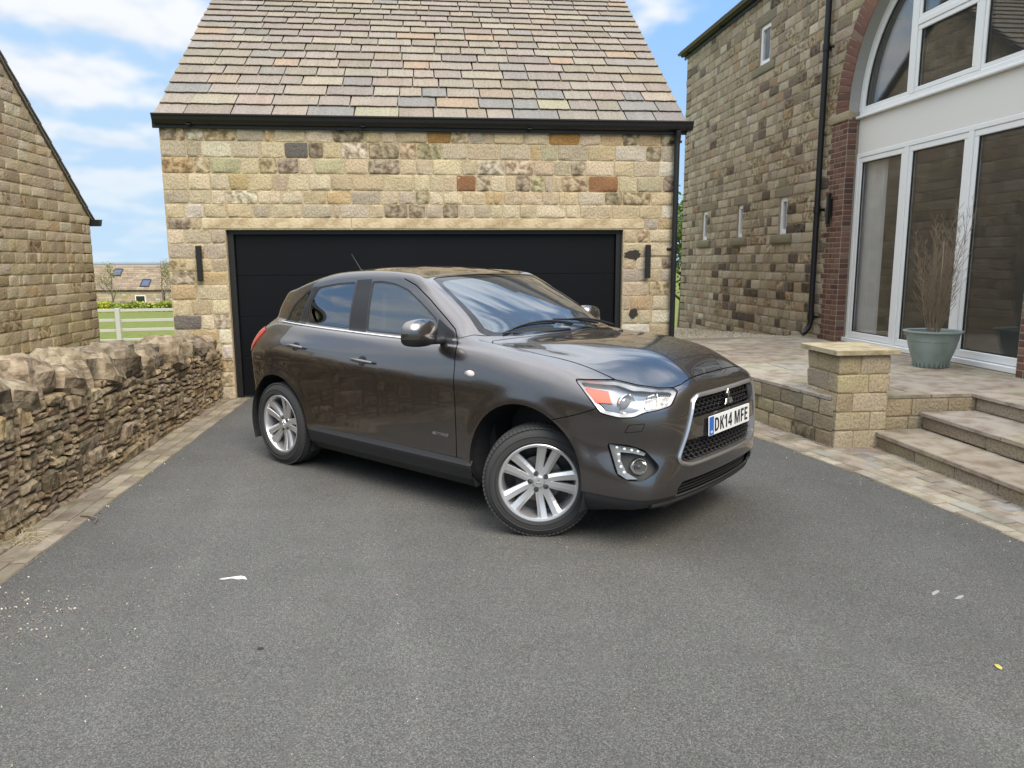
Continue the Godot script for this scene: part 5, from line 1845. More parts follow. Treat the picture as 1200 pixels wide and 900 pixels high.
	var yc := [[0.30, 1.578], [0.235, 1.598], [0.1, 1.620], [-0.1, 1.638], [-0.45, 1.650], [-0.75, 1.644], [-1.1, 1.603], [-1.45, 1.532], [-1.75, 1.44]]
	for q in [0.10, 0.5, 1.0]:
		var r := []
		for c in 19:
			var cx := lerpf(-0.10, -1.35, c / 18.0)
			var m: Vector3 = top_row[c].lerp(Vector3(cx, 0, 0), q)
			m.z = top_row[c].z * (1.0 - q)
			var full := lin1(yc, m.x) - 0.036 * pow(m.z / 0.62, 2.0)
			m.y = lerpf(top_row[c].y, full, minf(1.0, q * 4.0)) if q < 0.3 else full
			r.append(m)
		rows.append(r)
	return rows


func car_grid() -> void:
	var cage := car_cage()
	var nr := cage.size()
	var vseg := [3, 3, 6, 7, 7, 6, 6, 4, 6, 7, 8, 9, 9, 9, 4, 8, 8]
	var useg := [10, 10, 10, 10, 10, 9, 9, 12, 9, 15, 18, 14, 15, 11, 8, 7, 6, 6]
	# along the columns first
	var cols := []
	for c in 19:
		var line := PackedVector3Array()
		var get := func(r: int) -> Vector3:
			if r < 0: return cage[0][c] * 2.0 - cage[1][c]
			if r >= nr:
				var m: Vector3 = cage[nr - 2][c]
				return Vector3(m.x * 0.2 + cage[nr - 1][c].x * 0.8, m.y, -m.z - 0.02)
			return cage[r][c]
		for r in nr - 1:
			var k: int = vseg[r]
			for i in k: line.append(cr(get.call(r - 1), get.call(r), get.call(r + 1), get.call(r + 2), float(i) / k))
		line.append(cage[nr - 1][c])
		cols.append(line)
	var nv: int = cols[0].size()
	var mir := Vector3(1, 1, -1)
	for j in nv:
		var line := PackedVector3Array()
		var get2 := func(c: int) -> Vector3:
			if c < 0: return cols[-c][j] * mir
			if c > 18: return cols[36 - c][j] * mir
			return cols[c][j]
		for c in 18:
			var k: int = useg[c]
			for i in k:
				line.append(cr(get2.call(c - 1), get2.call(c), get2.call(c + 1), get2.call(c + 2), float(i) / k))
		line.append(cols[18][j])
		for i in line.size():
			var q := line[i]
			# wings flare a little round the wheels
			if q.z > 0.6 and q.y < 1.02:
				for w in [[1.27, 0.39, 0.435], [-1.385, 0.33, 0.43]]:
					var d: float = Vector2(q.x - w[0], q.y - w[1]).length() - w[2]
					q.z += 0.013 * exp(-pow(maxf(d, 0.0) / 0.055, 2.0)) * smoothstep(1.02, 0.85, q.y)
			line[i] = q
		line[0].z = 0.0
		line[line.size() - 1].z = 0.0
		cg_p.append(line)
	var nu: int = cg_p[0].size()
	for j in nv:
		var line := PackedVector3Array()
		for i in nu:
			var a: Vector3 = cg_p[j][i - 1] if i > 0 else cg_p[j][1] * mir
			var b: Vector3 = cg_p[j][i + 1] if i < nu - 1 else cg_p[j][nu - 2] * mir
			var c: Vector3 = cg_p[maxi(j - 1, 0)][i]
			var d: Vector3 = cg_p[mini(j + 1, nv - 1)][i]
			var m := (d - c).cross(b - a)
			if j >= nv - 1 or m.length() < 1e-9: m = Vector3.UP
			m = m.normalized()
			var q: Vector3 = cg_p[j][i]
			if m.dot(q - Vector3(clampf(q.x, -1.2, 1.0), 0.7, 0)) < 0.0: m = -m
			line.append(m)
		cg_n.append(line)


func shell() -> Soup:
	var s := Soup.new()
	var nv := cg_p.size()
	var nu: int = cg_p[0].size()
	for j in nv - 1:
		var a: PackedVector3Array = cg_p[j]
		var b: PackedVector3Array = cg_p[j + 1]
		var na: PackedVector3Array = cg_n[j]
		var nb: PackedVector3Array = cg_n[j + 1]
		for i in nu - 1:
			s.p.append_array([a[i], a[i + 1], b[i + 1], a[i], b[i + 1], b[i]])
			s.n.append_array([na[i], na[i + 1], nb[i + 1], na[i], nb[i + 1], nb[i]])
	return s


func sd_poly(p: Vector2, v: PackedVector2Array) -> float:
	var d := (p - v[0]).length_squared()
	var s := 1.0
	var n := v.size()
	var j := n - 1
	for i in n:
		var e := v[j] - v[i]
		var w := p - v[i]
		var b := w - e * clampf(w.dot(e) / e.length_squared(), 0.0, 1.0)
		d = minf(d, b.length_squared())
		var c1 := p.y >= v[i].y
		var c2 := p.y < v[j].y
		var c3 := e.x * w.y > e.y * w.x
		if (c1 and c2 and c3) or (not c1 and not c2 and not c3): s = -s
		j = i
	return s * sqrt(d)


# how a point of the shell is laid flat: side, front, top, corner
func flat(v: Vector3, way: int) -> Vector2:
	match way:
		0: return Vector2(v.x, v.y)
		1: return Vector2(v.z, v.y)
		2: return Vector2(v.x, v.z)
	return Vector2((v.z - v.x) * 0.70711, v.y)


func split(s: Soup, way: int, poly: PackedVector2Array, lo: Vector3, hi: Vector3, gap := 0.0022, circle := Vector3.ZERO) -> Array:
	var inn := Soup.new()
	var out := Soup.new()
	# panels keep the edges already cut
	var fn: Callable
	if circle.z > 0.0: fn = func(v: Vector3) -> float: return Vector2(v.x - circle.x, v.y - circle.y).length() - circle.z
	else: fn = func(v: Vector3) -> float: return sd_poly(flat(v, way), poly)
	var bmin := Vector2(1e9, 1e9)
	var bmax := -bmin
	for q in poly:
		bmin = bmin.min(q); bmax = bmax.max(q)
	if circle.z > 0.0:
		bmin = Vector2(circle.x - circle.z, circle.y - circle.z); bmax = Vector2(circle.x + circle.z, circle.y + circle.z)
	bmin -= Vector2(0.01, 0.01); bmax += Vector2(0.01, 0.01)
	var op := PackedVector3Array()
	var on := PackedVector3Array()
	for i in range(0, s.p.size(), 3):
		var a := s.p[i]
		var b := s.p[i + 1]
		var c := s.p[i + 2]
		var m := (a + b + c) / 3.0
		var skip := m.x < lo.x or m.y < lo.y or m.z < lo.z or m.x > hi.x or m.y > hi.y or m.z > hi.z
		if not skip:
			var fa := flat(a, way)
			var fb := flat(b, way)
			var fc := flat(c, way)
			skip = maxf(fa.x, maxf(fb.x, fc.x)) < bmin.x or minf(fa.x, minf(fb.x, fc.x)) > bmax.x or maxf(fa.y, maxf(fb.y, fc.y)) < bmin.y or minf(fa.y, minf(fb.y, fc.y)) > bmax.y
		if skip:
			op.append(a); op.append(b); op.append(c)
			on.append(s.n[i]); on.append(s.n[i + 1]); on.append(s.n[i + 2])
			continue
		_split(a, b, c, s.n[i], s.n[i + 1], s.n[i + 2], fn.call(a), fn.call(b), fn.call(c), fn, gap, 0, inn, out)
	out.p.append_array(op)
	out.n.append_array(on)
	for i in range(0, s.e.size(), 2):
		var m := (s.e[i] + s.e[i + 1]) / 2.0
		var inside: bool = m.x >= lo.x and m.y >= lo.y and m.z >= lo.z and m.x <= hi.x and m.y <= hi.y and m.z <= hi.z and fn.call(m) < 0.0
		var t := inn if inside else out
		t.e.append(s.e[i]); t.e.append(s.e[i + 1])
		t.en.append(s.en[i]); t.en.append(s.en[i + 1])
	return [inn, out]


func _split(a: Vector3, b: Vector3, c: Vector3, na: Vector3, nb: Vector3, nc: Vector3, fa: float, fb: float, fc: float, fn: Callable, gap: float, depth: int, inn: Soup, out: Soup) -> void:
	var span := maxf(a.distance_to(b), maxf(b.distance_to(c), c.distance_to(a)))
	var lo := minf(fa, minf(fb, fc))
	var hi := maxf(fa, maxf(fb, fc))
	if lo > gap + 1e-5 and (lo > span or depth > 1):
		out.p.append(a); out.p.append(b); out.p.append(c)
		out.n.append(na); out.n.append(nb); out.n.append(nc)
		return
	if hi < -gap - 1e-5 and (hi < -span or depth > 1):
		inn.p.append(a); inn.p.append(b); inn.p.append(c)
		inn.n.append(na); inn.n.append(nb); inn.n.append(nc)
		return
	if depth < 2 and span > 0.010:
		var ab := (a + b) / 2.0
		var bc := (b + c) / 2.0
		var ca := (c + a) / 2.0
		var nab := (na + nb).normalized()
		var nbc := (nb + nc).normalized()
		var nca := (nc + na).normalized()
		var fab: float = fn.call(ab)
		var fbc: float = fn.call(bc)
		var fca: float = fn.call(ca)
		_split(a, ab, ca, na, nab, nca, fa, fab, fca, fn, gap, depth + 1, inn, out)
		_split(ab, b, bc, nab, nb, nbc, fab, fb, fbc, fn, gap, depth + 1, inn, out)
		_split(ca, bc, c, nca, nbc, nc, fca, fbc, fc, fn, gap, depth + 1, inn, out)
		_split(ab, bc, ca, nab, nbc, nca, fab, fbc, fca, fn, gap, depth + 1, inn, out)
		return
	_half([a, b, c], [na, nb, nc], [fa + gap, fb + gap, fc + gap], inn)
	_half([a, b, c], [na, nb, nc], [gap - fa, gap - fb, gap - fc], out)


func _half(p: Array, n: Array, f: Array, o: Soup) -> void:
	# keeps f < 0
	var q := []
	var m := []
	var cut := []
	for i in 3:
		var j := (i + 1) % 3
		if f[i] < 0.0:
			q.append(p[i]); m.append(n[i])
		if (f[i] < 0.0) != (f[j] < 0.0):
			var t: float = f[i] / (f[i] - f[j])
			var x: Vector3 = p[i].lerp(p[j], t)
			var y: Vector3 = n[i].lerp(n[j], t).normalized()
			q.append(x); m.append(y)
			cut.append([x, y])
	for i in range(1, q.size() - 1):
		o.p.append(q[0]); o.p.append(q[i]); o.p.append(q[i + 1])
		o.n.append(m[0]); o.n.append(m[i]); o.n.append(m[i + 1])
	if cut.size() == 2:
		o.e.append(cut[0][0]); o.e.append(cut[1][0])
		o.en.append(cut[0][1]); o.en.append(cut[1][1])


# soup(s) to mesh: moved along the normal by off, cut edges turned in by lip; sides 1 = as built, -1 = mirrored, 0 = both
func panel(s: Soup, off := 0.0, lip := 0.018, side := 0) -> ArrayMesh:
	var b := MB.new()
	for sg in [1.0, -1.0]:
		if side != 0 and sg != side: continue
		var k := Vector3(1, 1, sg)
		for i in range(0, s.p.size(), 3):
			b.tri((s.p[i] + s.n[i] * off) * k, (s.p[i + 1] + s.n[i + 1] * off) * k, (s.p[i + 2] + s.n[i + 2] * off) * k, s.n[i] * k, s.n[i + 1] * k, s.n[i + 2] * k)
		if lip != 0.0:
			var mid := Vector3.ZERO
			for i in range(0, s.e.size(), 2):
				var a := (s.e[i] + s.en[i] * off) * k
				var c := (s.e[i + 1] + s.en[i + 1] * off) * k
				b.quad(a, c, c - s.en[i + 1] * k * lip, a - s.en[i] * k * lip, (c - a).cross(s.en[i] * k))
	return b.mesh()


func joined(list: Array) -> Soup:
	var o := Soup.new()
	for s in list:
		o.p.append_array(s.p); o.n.append_array(s.n); o.e.append_array(s.e); o.en.append_array(s.en)
	return o


# point and normal of the shell where it is met by a flat coordinate
func on_shell(way: int, at: Vector2, lo: Vector3, hi: Vector3) -> Array:
	var best := 1e9
	var bp := Vector3.ZERO
	var bn := Vector3.UP
	for j in cg_p.size():
		var l: PackedVector3Array = cg_p[j]
		for i in l.size():
			var v := l[i]
			if v.x < lo.x or v.y < lo.y or v.z < lo.z or v.x > hi.x or v.y > hi.y or v.z > hi.z: continue
			var d := flat(v, way).distance_squared_to(at)
			if d < best:
				best = d; bp = v; bn = cg_n[j][i]
	var dir := Vector3(0, 0, 1)
	var off := at - flat(bp, way)
	var p := bp
	match way:
		0: p = Vector3(at.x, at.y, bp.z - (bn.x * off.x + bn.y * off.y) / maxf(bn.z, 0.15))
		1: p = Vector3(bp.x - (bn.z * off.x + bn.y * off.y) / maxf(bn.x, 0.15), at.y, at.x)
		2: p = Vector3(at.x, bp.y - (bn.x * off.x + bn.z * off.y) / maxf(bn.y, 0.15), at.y)
		3:
			var u := Vector3(-0.70711, 0, 0.70711)
			var w := Vector3(0.70711, 0, 0.70711)
			p = bp + u * off.x + Vector3.UP * off.y
			p -= w * (bn.dot(u) * off.x + bn.y * off.y) / maxf(bn.dot(w), 0.15)
	return [p, bn]


func side_at(x: float, y: float) -> Array:
	return on_shell(0, Vector2(x, y), Vector3(-1.9, 0.0, 0.5), Vector3(1.9, 1.63, 1.0))


func facing(p: Vector3, n: Vector3, up := Vector3.UP) -> Transform3D:
	var x := up.cross(n).normalized()
	return Transform3D(Basis(x, n.cross(x).normalized(), n), p)


func pv(a: Array) -> PackedVector2Array:
	var o := PackedVector2Array()
	for q in a: o.append(Vector2(q[0], q[1]))
	return o


func rounded(a: Array, r: float, n := 4) -> PackedVector2Array:
	# polygon with rounded corners
	var o := PackedVector2Array()
	var k := a.size()
	for i in k:
		var p := Vector2(a[i][0], a[i][1])
		var q := Vector2(a[(i + k - 1) % k][0], a[(i + k - 1) % k][1])
		var s := Vector2(a[(i + 1) % k][0], a[(i + 1) % k][1])
		var rr := minf(r, minf(p.distance_to(q), p.distance_to(s)) * 0.45)
		var p0 := p + (q - p).normalized() * rr
		var p1 := p + (s - p).normalized() * rr
		for j in n + 1:
			var t := float(j) / n
			o.append(p0.lerp(p, t).lerp(p.lerp(p1, t), t))
	return o


const FAR_LO := Vector3(-9, -9, -1)
const FAR_HI := Vector3(9, 9, 9)


func build_car() -> void:
	var th := 0.807
	var car := base("parked_car", Vector3(0.282, 0.0, -6.01), -th)
	tag(car, "dark brown metallic crossover car parked at an angle before the garage door", "car")
	# ---- materials
	var paint := std(0.25, Color(0.162, 0.149, 0.144), 0.96)
	paint.clearcoat_enabled = true
	paint.clearcoat = 1.0
	paint.clearcoat_roughness = 0.02
	var satin := std(0.4, Color(0.016, 0.016, 0.018))
	var trim := std(0.62, Color(0.022, 0.023, 0.025))
	var gloss := std(0.08, Color(0.01, 0.01, 0.011))
	var chrome := std(0.12, Color(0.72, 0.72, 0.73), 1.0)
	var silver := std(0.28, Color(0.56, 0.56, 0.57), 0.9)
	var alloy := std(0.32, Color(0.68, 0.68, 0.69), 0.8)
	var alloy_dark := std(0.4, Color(0.16, 0.16, 0.165), 0.7)
	var rubber := std(0.82, Color(0.032, 0.032, 0.032))
	var glass := std(0.0, Color(0.010, 0.014, 0.015))
	glass.albedo_color = Color(0.17, 0.19, 0.21).linear_to_srgb()
	glass.metallic = 0.70
	glass.albedo_color.a = 0.35
	glass.transparency = BaseMaterial3D.TRANSPARENCY_ALPHA
	glass.metallic_specular = 0.6
	var privacy := std(0.01, Color(0.17, 0.19, 0.22), 1.0)
	var clear := std(0.0, Color(0.8, 0.8, 0.8))
	clear.albedo_color.a = 0.03
	clear.transparency = BaseMaterial3D.TRANSPARENCY_ALPHA
	var amber := std(0.2, Color(0.75, 0.10, 0.035))
	var red := std(0.12, Color(0.42, 0.018, 0.015))
	red.clearcoat_enabled = true
	var white := std(0.3, Color(0.8, 0.8, 0.8))
	var cabin := std(0.85, Color(0.03, 0.03, 0.032))
	var cabin_grey := std(0.85, Color(0.07, 0.07, 0.072))

	car_grid()
	var rest := shell()
	var r: Array
	var half := Vector3(0, 0, 0.5)
	# ---- wheel arches
	for w in [Vector3(1.27, 0.39, 0.435), Vector3(-1.385, 0.33, 0.43)]:
		r = split(rest, 0, PackedVector2Array(), Vector3(-9, -9, 0.52), FAR_HI, 0.0, w)
		rest = r[1]
	var arch_edges := Soup.new()
	arch_edges.e = rest.e.duplicate(); arch_edges.en = rest.en.duplicate()
	rest.e.clear(); rest.en.clear()
	# ---- windscreen
	r = split(rest, 2, pv([[1.088, -0.3], [1.085, 0.0], [1.075, 0.2], [1.037, 0.375], [0.98, 0.51], [0.91, 0.60], [0.845, 0.655], [0.80, 0.680], [0.76, 0.685], [0.50, 0.634], [0.30, 0.594], [0.215, 0.570], [0.205, 0.53], [0.222, 0.45], [0.238, 0.33], [0.25, 0.17], [0.255, 0.0], [0.255, -0.3]]), Vector3(0.1, 1.12, -0.1), Vector3(1.3, 1.62, 0.75), 0.0015)
	var ws: Soup = r[0]
	rest = r[1]
	r = split(ws, 2, pv([[1.06, -0.3], [1.055, 0.0], [1.045, 0.2], [1.01, 0.36], [0.955, 0.49], [0.89, 0.575], [0.835, 0.622], [0.775, 0.645], [0.50, 0.600], [0.33, 0.566], [0.285, 0.55], [0.275, 0.52], [0.285, 0.45], [0.30, 0.33], [0.315, 0.17], [0.32, 0.0], [0.32, -0.3]]), Vector3(0.0, 1.1, -0.1), FAR_HI, 0.0)
	put("windscreen", panel(r[0], -0.004, 0.0), glass, car)
	put("windscreen_border", panel(r[1], -0.004, 0.01), gloss, car)
	# ---- bonnet
	var bonnet_poly := pv([[1.112, -0.3], [1.110, 0.0], [1.10, 0.2], [1.062, 0.385], [1.005, 0.525], [0.94, 0.62], [0.885, 0.692], [0.90, 0.716], [1.0, 0.722], [1.3, 0.722], [1.57, 0.703], [1.72, 0.692], [1.82, 0.680], [1.93, 0.625], [2.03, 0.555], [2.09, 0.49], [2.108, 0.43], [2.112, 0.30], [2.118, 0.0], [2.118, -0.3]])
	r = split(rest, 2, bonnet_poly, Vector3(0.8, 0.9, -0.1), FAR_HI, 0.0034)
	put("bonnet", panel(r[0]), paint, car)
	rest = r[1]
	# ---- side windows and doors
	var quarter := rounded([[-1.445, 1.192], [-1.205, 1.190], [-1.100, 1.470], [-1.175, 1.452], [-1.345, 1.335]], 0.025)
	var rear_win := rounded([[-1.085, 1.196], [-0.512, 1.180], [-0.540, 1.534], [-0.777, 1.520], [-1.025, 1.487], [-1.085, 1.36]], 0.03)
	var front_win := rounded([[-0.30, 1.176], [0.395, 1.166], [0.43, 1.185], [0.425, 1.298], [0.237, 1.405], [0.077, 1.486], [-0.076, 1.528], [-0.24, 1.545], [-0.355, 1.541]], 0.025)
	var windows := []
	for q in [quarter, rear_win, front_win]:
		r = split(rest, 0, q, Vector3(-9, 1.1, 0.5), FAR_HI, 0.0)
		windows.append(r[0])
		rest = r[1]
	var seal := []
	var names := ["quarter_window", "rear_door_window", "front_door_window"]
	var inset := [quarter, rear_win, front_win]
	var panes := []
	for i in 3:
		var small := Geometry2D.offset_polygon(inset[i], -0.011)[0]
		r = split(windows[i], 0, small, FAR_LO, FAR_HI, 0.0)
		panes.append(r[0])
		seal.append(r[1])
	# satin black pillars between the windows
	r = split(rest, 0, pv([[-0.508, 1.172], [-0.302, 1.166], [-0.362, 1.556], [-0.536, 1.549]]), Vector3(-9, 1.1, 0.5), FAR_HI, 0.0)
	var pillar: Soup = r[0]
	rest = r[1]
	pillar.e.clear(); pillar.en.clear()
	r = split(rest, 0, pv([[-1.20, 1.185], [-1.09, 1.188], [-1.030, 1.492], [-1.098, 1.478]]), Vector3(-9, 1.1, 0.5), FAR_HI, 0.0)
	var pillar2: Soup = r[0]
	rest = r[1]
	pillar2.e.clear(); pillar2.en.clear()
	# door mirror sail
	r = split(rest, 0, rounded([[0.435, 1.160], [0.60, 1.150], [0.602, 1.215], [0.44, 1.300]], 0.01), Vector3(-9, 1.1, 0.5), FAR_HI, 0.0)
	var sail: Soup = r[0]
	rest = r[1]
	sail.e.clear(); sail.en.clear()
	var fdoor := pv([[-0.375, 0.392], [-0.372, 0.80], [-0.365, 1.0], [-0.400, 1.16], [-0.452, 1.583], [-0.29, 1.587], [-0.13, 1.583], [-0.02, 1.570], [0.14, 1.519], [0.319, 1.422], [0.498, 1.310], [0.605, 1.235], [0.672, 1.13], [0.700, 1.02], [0.710, 0.80], [0.705, 0.392]])
	var rdoor := pv([[-0.375, 0.392], [-0.372, 0.80], [-0.365, 1.0], [-0.400, 1.16], [-0.452, 1.583], [-0.60, 1.577], [-0.80, 1.565], [-0.94, 1.545], [-1.055, 1.508], [-1.12, 1.42], [-1.20, 1.19], [-1.300, 1.155], [-1.262, 1.065], [-1.235, 0.96], [-1.215, 0.863], [-1.175, 0.775], [-1.05, 0.68], [-0.962, 0.54], [-0.934, 0.392]])
	r = split(rest, 0, rdoor, half, FAR_HI, 0.0038)
	var rd: Soup = r[0]
	rest = r[1]
	r = split(rest, 0, fdoor, half, FAR_HI, 0.0038)
	var fd: Soup = r[0]
	rest = r[1]
	# ---- lamps, grille and openings in the nose
	var lamp_poly := rounded([[-0.578, 1.004], [-0.80, 1.006], [-1.135, 0.958], [-1.152, 0.945], [-1.10, 0.872], [-1.02, 0.852], [-0.935, 0.838], [-0.88, 0.812], [-0.80, 0.806], [-0.70, 0.826]], 0.02)
	r = split(rest, 3, lamp_poly, Vector3(1.4, 0.7, 0.3), FAR_HI, 0.003)
	var lamp: Soup = r[0]
	rest = r[1]
	var grille_pts := [[-0.43, 0.497], [0.43, 0.497], [0.515, 0.522], [0.535, 0.56], [0.420, 0.890], [0.37, 0.922], [-0.37, 0.922], [-0.420, 0.89], [-0.535, 0.56], [-0.515, 0.522]]
	var grille_poly := rounded(grille_pts, 0.02)
	r = split(rest, 1, grille_poly, Vector3(1.9, 0.3, -0.1), Vector3(3, 1.0, 0.62), 0.0)
	rest = r[1]
	var grille_cut: Soup = r[0]
	var intake := rounded([[-0.48, 0.415], [0.48, 0.415], [0.52, 0.375], [0.50, 0.315], [-0.50, 0.315], [-0.52, 0.375]], 0.015)
	r = split(rest, 1, intake, Vector3(1.8, 0.2, -0.1), Vector3(3, 0.46, 0.62), 0.0)
	rest = r[1]
	var fog_poly := rounded([[-0.742, 0.655], [-0.86, 0.652], [-0.945, 0.625], [-1.035, 0.525], [-1.0, 0.485], [-0.93, 0.452], [-0.84, 0.448], [-0.785, 0.478]], 0.025)
	r = split(rest, 3, fog_poly, Vector3(1.5, 0.4, 0.3), FAR_HI, 0.0)
	var fog: Soup = r[0]
	rest = r[1]
	# headlamp washer cover
	r = split(rest, 3, rounded([[-0.832, 0.722], [-0.925, 0.734], [-0.94, 0.778], [-0.852, 0.768]], 0.006), Vector3(1.5, 0.6, 0.3), FAR_HI, 0.0016)
	put("washer_cover", panel(r[0], 0.001), paint, car)
	rest = r[1]
	# tail lamps
	r = split(rest, 0, rounded([[-1.66, 1.115], [-1.745, 0.985], [-1.80, 0.925], [-2.2, 0.900], [-2.2, 1.06], [-1.86, 1.115], [-1.76, 1.135]], 0.015), Vector3(-3, 0.8, 0.35), FAR_HI, 0.0025)
	put("tail_light", panel(r[0], 0.006), red, car)
	rest = r[1]
	# rear screen
	r = split(rest, 1, pv([[-0.3, 1.215], [0.0, 1.215], [0.45, 1.225], [0.53, 1.25], [0.44, 1.43], [0.0, 1.445], [-0.3, 1.445]]), Vector3(-3, 1.1, -0.1), Vector3(-1.5, 1.5, 0.7), 0.0)
	put("rear_screen", panel(r[0], -0.003), privacy, car)
	rest = r[1]
	# black lower cladding all round
	r = split(rest, 0, pv([[-4, -1], [4, -1], [4, 0.338], [2.0, 0.338], [1.5, 0.368], [0.9, 0.372], [-0.9, 0.365], [-1.8, 0.36], [-4, 0.36]]), FAR_LO, FAR_HI, 0.0)
	put("lower_cladding", panel(r[0], -0.004, 0.01), trim, car)
	rest = r[1]
	# front bumper, wings, rear bumper
	r = split(rest, 0, pv([[1.30, -1], [1.30, 0.70], [1.462, 0.746], [1.62, 0.792], [1.72, 0.826], [1.80, 0.86], [1.9, 1.2], [4, 1.2], [4, -1]]), Vector3(1.2, -9, -1), FAR_HI, 0.0024)
	var bumper: Soup = r[0]
	rest = r[1]
	r = split(rest, 0, pv([[0.69, 0.0], [0.69, 1.06], [0.665, 1.15], [0.655, 1.18], [0.745, 1.205], [0.80, 1.200], [0.90, 1.20], [3, 1.2], [3, 0.0]]), Vector3(0.5, -9, 0.5), FAR_HI, 0.002)
	var wing: Soup = r[0]
	rest = r[1]
	r = split(rest, 0, pv([[-4, 0.0], [-1.6, 0.0], [-1.6, 0.56], [-1.78, 0.70], [-1.86, 0.74], [-4, 0.76]]), Vector3(-9, -9, -1), Vector3(-1, 9, 9), 0.002)
	var rbumper: Soup = r[0]
	rest = r[1]
	put("body_shell", panel(rest), paint, car)
	put("front_bumper", panel(bumper), paint, car)
	put("rear_bumper", panel(rbumper), paint, car)
	for sd in [1, -1]:
		put("front_wing", panel(wing, 0.0, 0.018, sd), paint, car)
		var d1 := put("front_door", panel(fd, 0.0, 0.018, sd), paint, car)
		var d2 := put("rear_door", panel(rd, 0.0, 0.018, sd), paint, car)
		put("window", panel(panes[2], -0.006, 0.0, sd), glass, d1)
		put("window", panel(panes[1], -0.006, 0.0, sd), privacy, d2)
		put("quarter_window", panel(panes[0], -0.006, 0.0, sd), privacy, car)
		put("window_seal", panel(seal[2], -0.002, 0.008, sd), rubber, d1)
		put("window_seal", panel(seal[1], -0.002, 0.008, sd), rubber, d2)
		put("window_seal", panel(seal[0], -0.002, 0.008, sd), rubber, car)
		put("door_pillar", panel(pillar, 0.0005, 0.0, sd), satin, car)
		put("rear_pillar", panel(pillar2, 0.0005, 0.0, sd), satin, d2)
		put("mirror_sail", panel(sail, 0.001, 0.0, sd), satin, d1)
		# arch lips turned in
		var al := MB.new()
		for i in range(0, arch_edges.e.size(), 2):
			var a := arch_edges.e[i]
			var c := arch_edges.e[i + 1]
			var k := Vector3(1, 1, sd)
			for st in [[0.0, 0.035, Vector3.ZERO]]:
				al.quad(a * k, c * k, (c + Vector3(0, 0, -0.045)) * k, (a + Vector3(0, 0, -0.045)) * k, Vector3(1.3 if a.x > 0 else -1.37, 0.35, 0) - a)
		put("arch_lip", al.mesh(), satin, car)
		car_side_bits(car, d1, d2, sd, paint, satin, chrome, silver, gloss, white, amber)
		car_lamp(car, lamp, sd, chrome, silver, clear, amber, satin, white)
		car_fog(car, fog, fog_poly, sd, trim, chrome, silver, clear, white)
	car_nose(car, grille_poly, grille_cut, intake, chrome, silver, trim, satin, paint, white, gloss)
	car_inside(car, cabin, cabin_grey, trim, satin)
	# ---- wheels
	for q in [[1.335, 1, 36.0], [1.335, -1, 36.0], [-1.345, 1, 0.0], [-1.345, -1, 0.0]]:
		car_wheel(car, Vector3(q[0], 0.345, 0.775 * q[1]), q[1], q[2], alloy, alloy_dark, rubber, chrome, satin)
	# ---- roof antenna and wipers
	var an := MB.new()
	an.tube([Vector3(-1.27, 1.588, 0), Vector3(-1.30, 1.612, 0)], [0.022, 0.011], 10)
	an.tube([Vector3(-1.295, 1.605, 0), Vector3(-1.43, 1.755, 0)], [0.005, 0.003], 6)
	put("antenna", an.mesh(), satin, car)
	for q in [[Vector2(1.035, 0.02), Vector2(0.92, 0.52), Vector2(0.905, 0.60)], [Vector2(1.04, -0.50), Vector2(0.985, 0.02), Vector2(0.965, 0.13)]]:
		var wp := MB.new()
		var pts := []
		for i in 9:
			var t := i / 8.0
			var f: Vector2 = q[0].lerp(q[1], t)
			var o := on_shell(2, Vector2(f.x, absf(f.y)), Vector3(0.1, 1.12, -0.1), Vector3(1.3, 1.62, 0.75))
			pts.append(Vector3(f.x, o[0].y + 0.022 + 0.012 * sin(PI * t), f.y))
		wp.tube(pts, [0.013, 0.012, 0.011, 0.010, 0.009, 0.008, 0.007, 0.006, 0.005], 6)
		var bl := []
		for i in 9:
			var t := i / 8.0
			var f: Vector2 = q[0].lerp(q[2], 0.25 + 0.75 * t)
			f.x -= 0.012
			var o := on_shell(2, Vector2(f.x, absf(f.y)), Vector3(0.1, 1.12, -0.1), Vector3(1.3, 1.62, 0.75))
			bl.append(Vector3(f.x, o[0].y + 0.010, f.y))
		wp.tube(bl, 0.007, 5)
		put("wiper", wp.mesh(), satin, car)
	for s in [1, -1]:
		var o := on_shell(2, Vector2(1.22, 0.33), Vector3(0.9, 1.0, -0.1), Vector3(2, 1.3, 0.7))
		var j := MB.new()
		j.box(Vector3(0.03, 0.012, 0.022), o[0] * Vector3(1, 1, s) + Vector3(0, 0.004, 0), Basis.IDENTITY, 0.004)
		put("washer_jet", j.mesh(), satin, car)


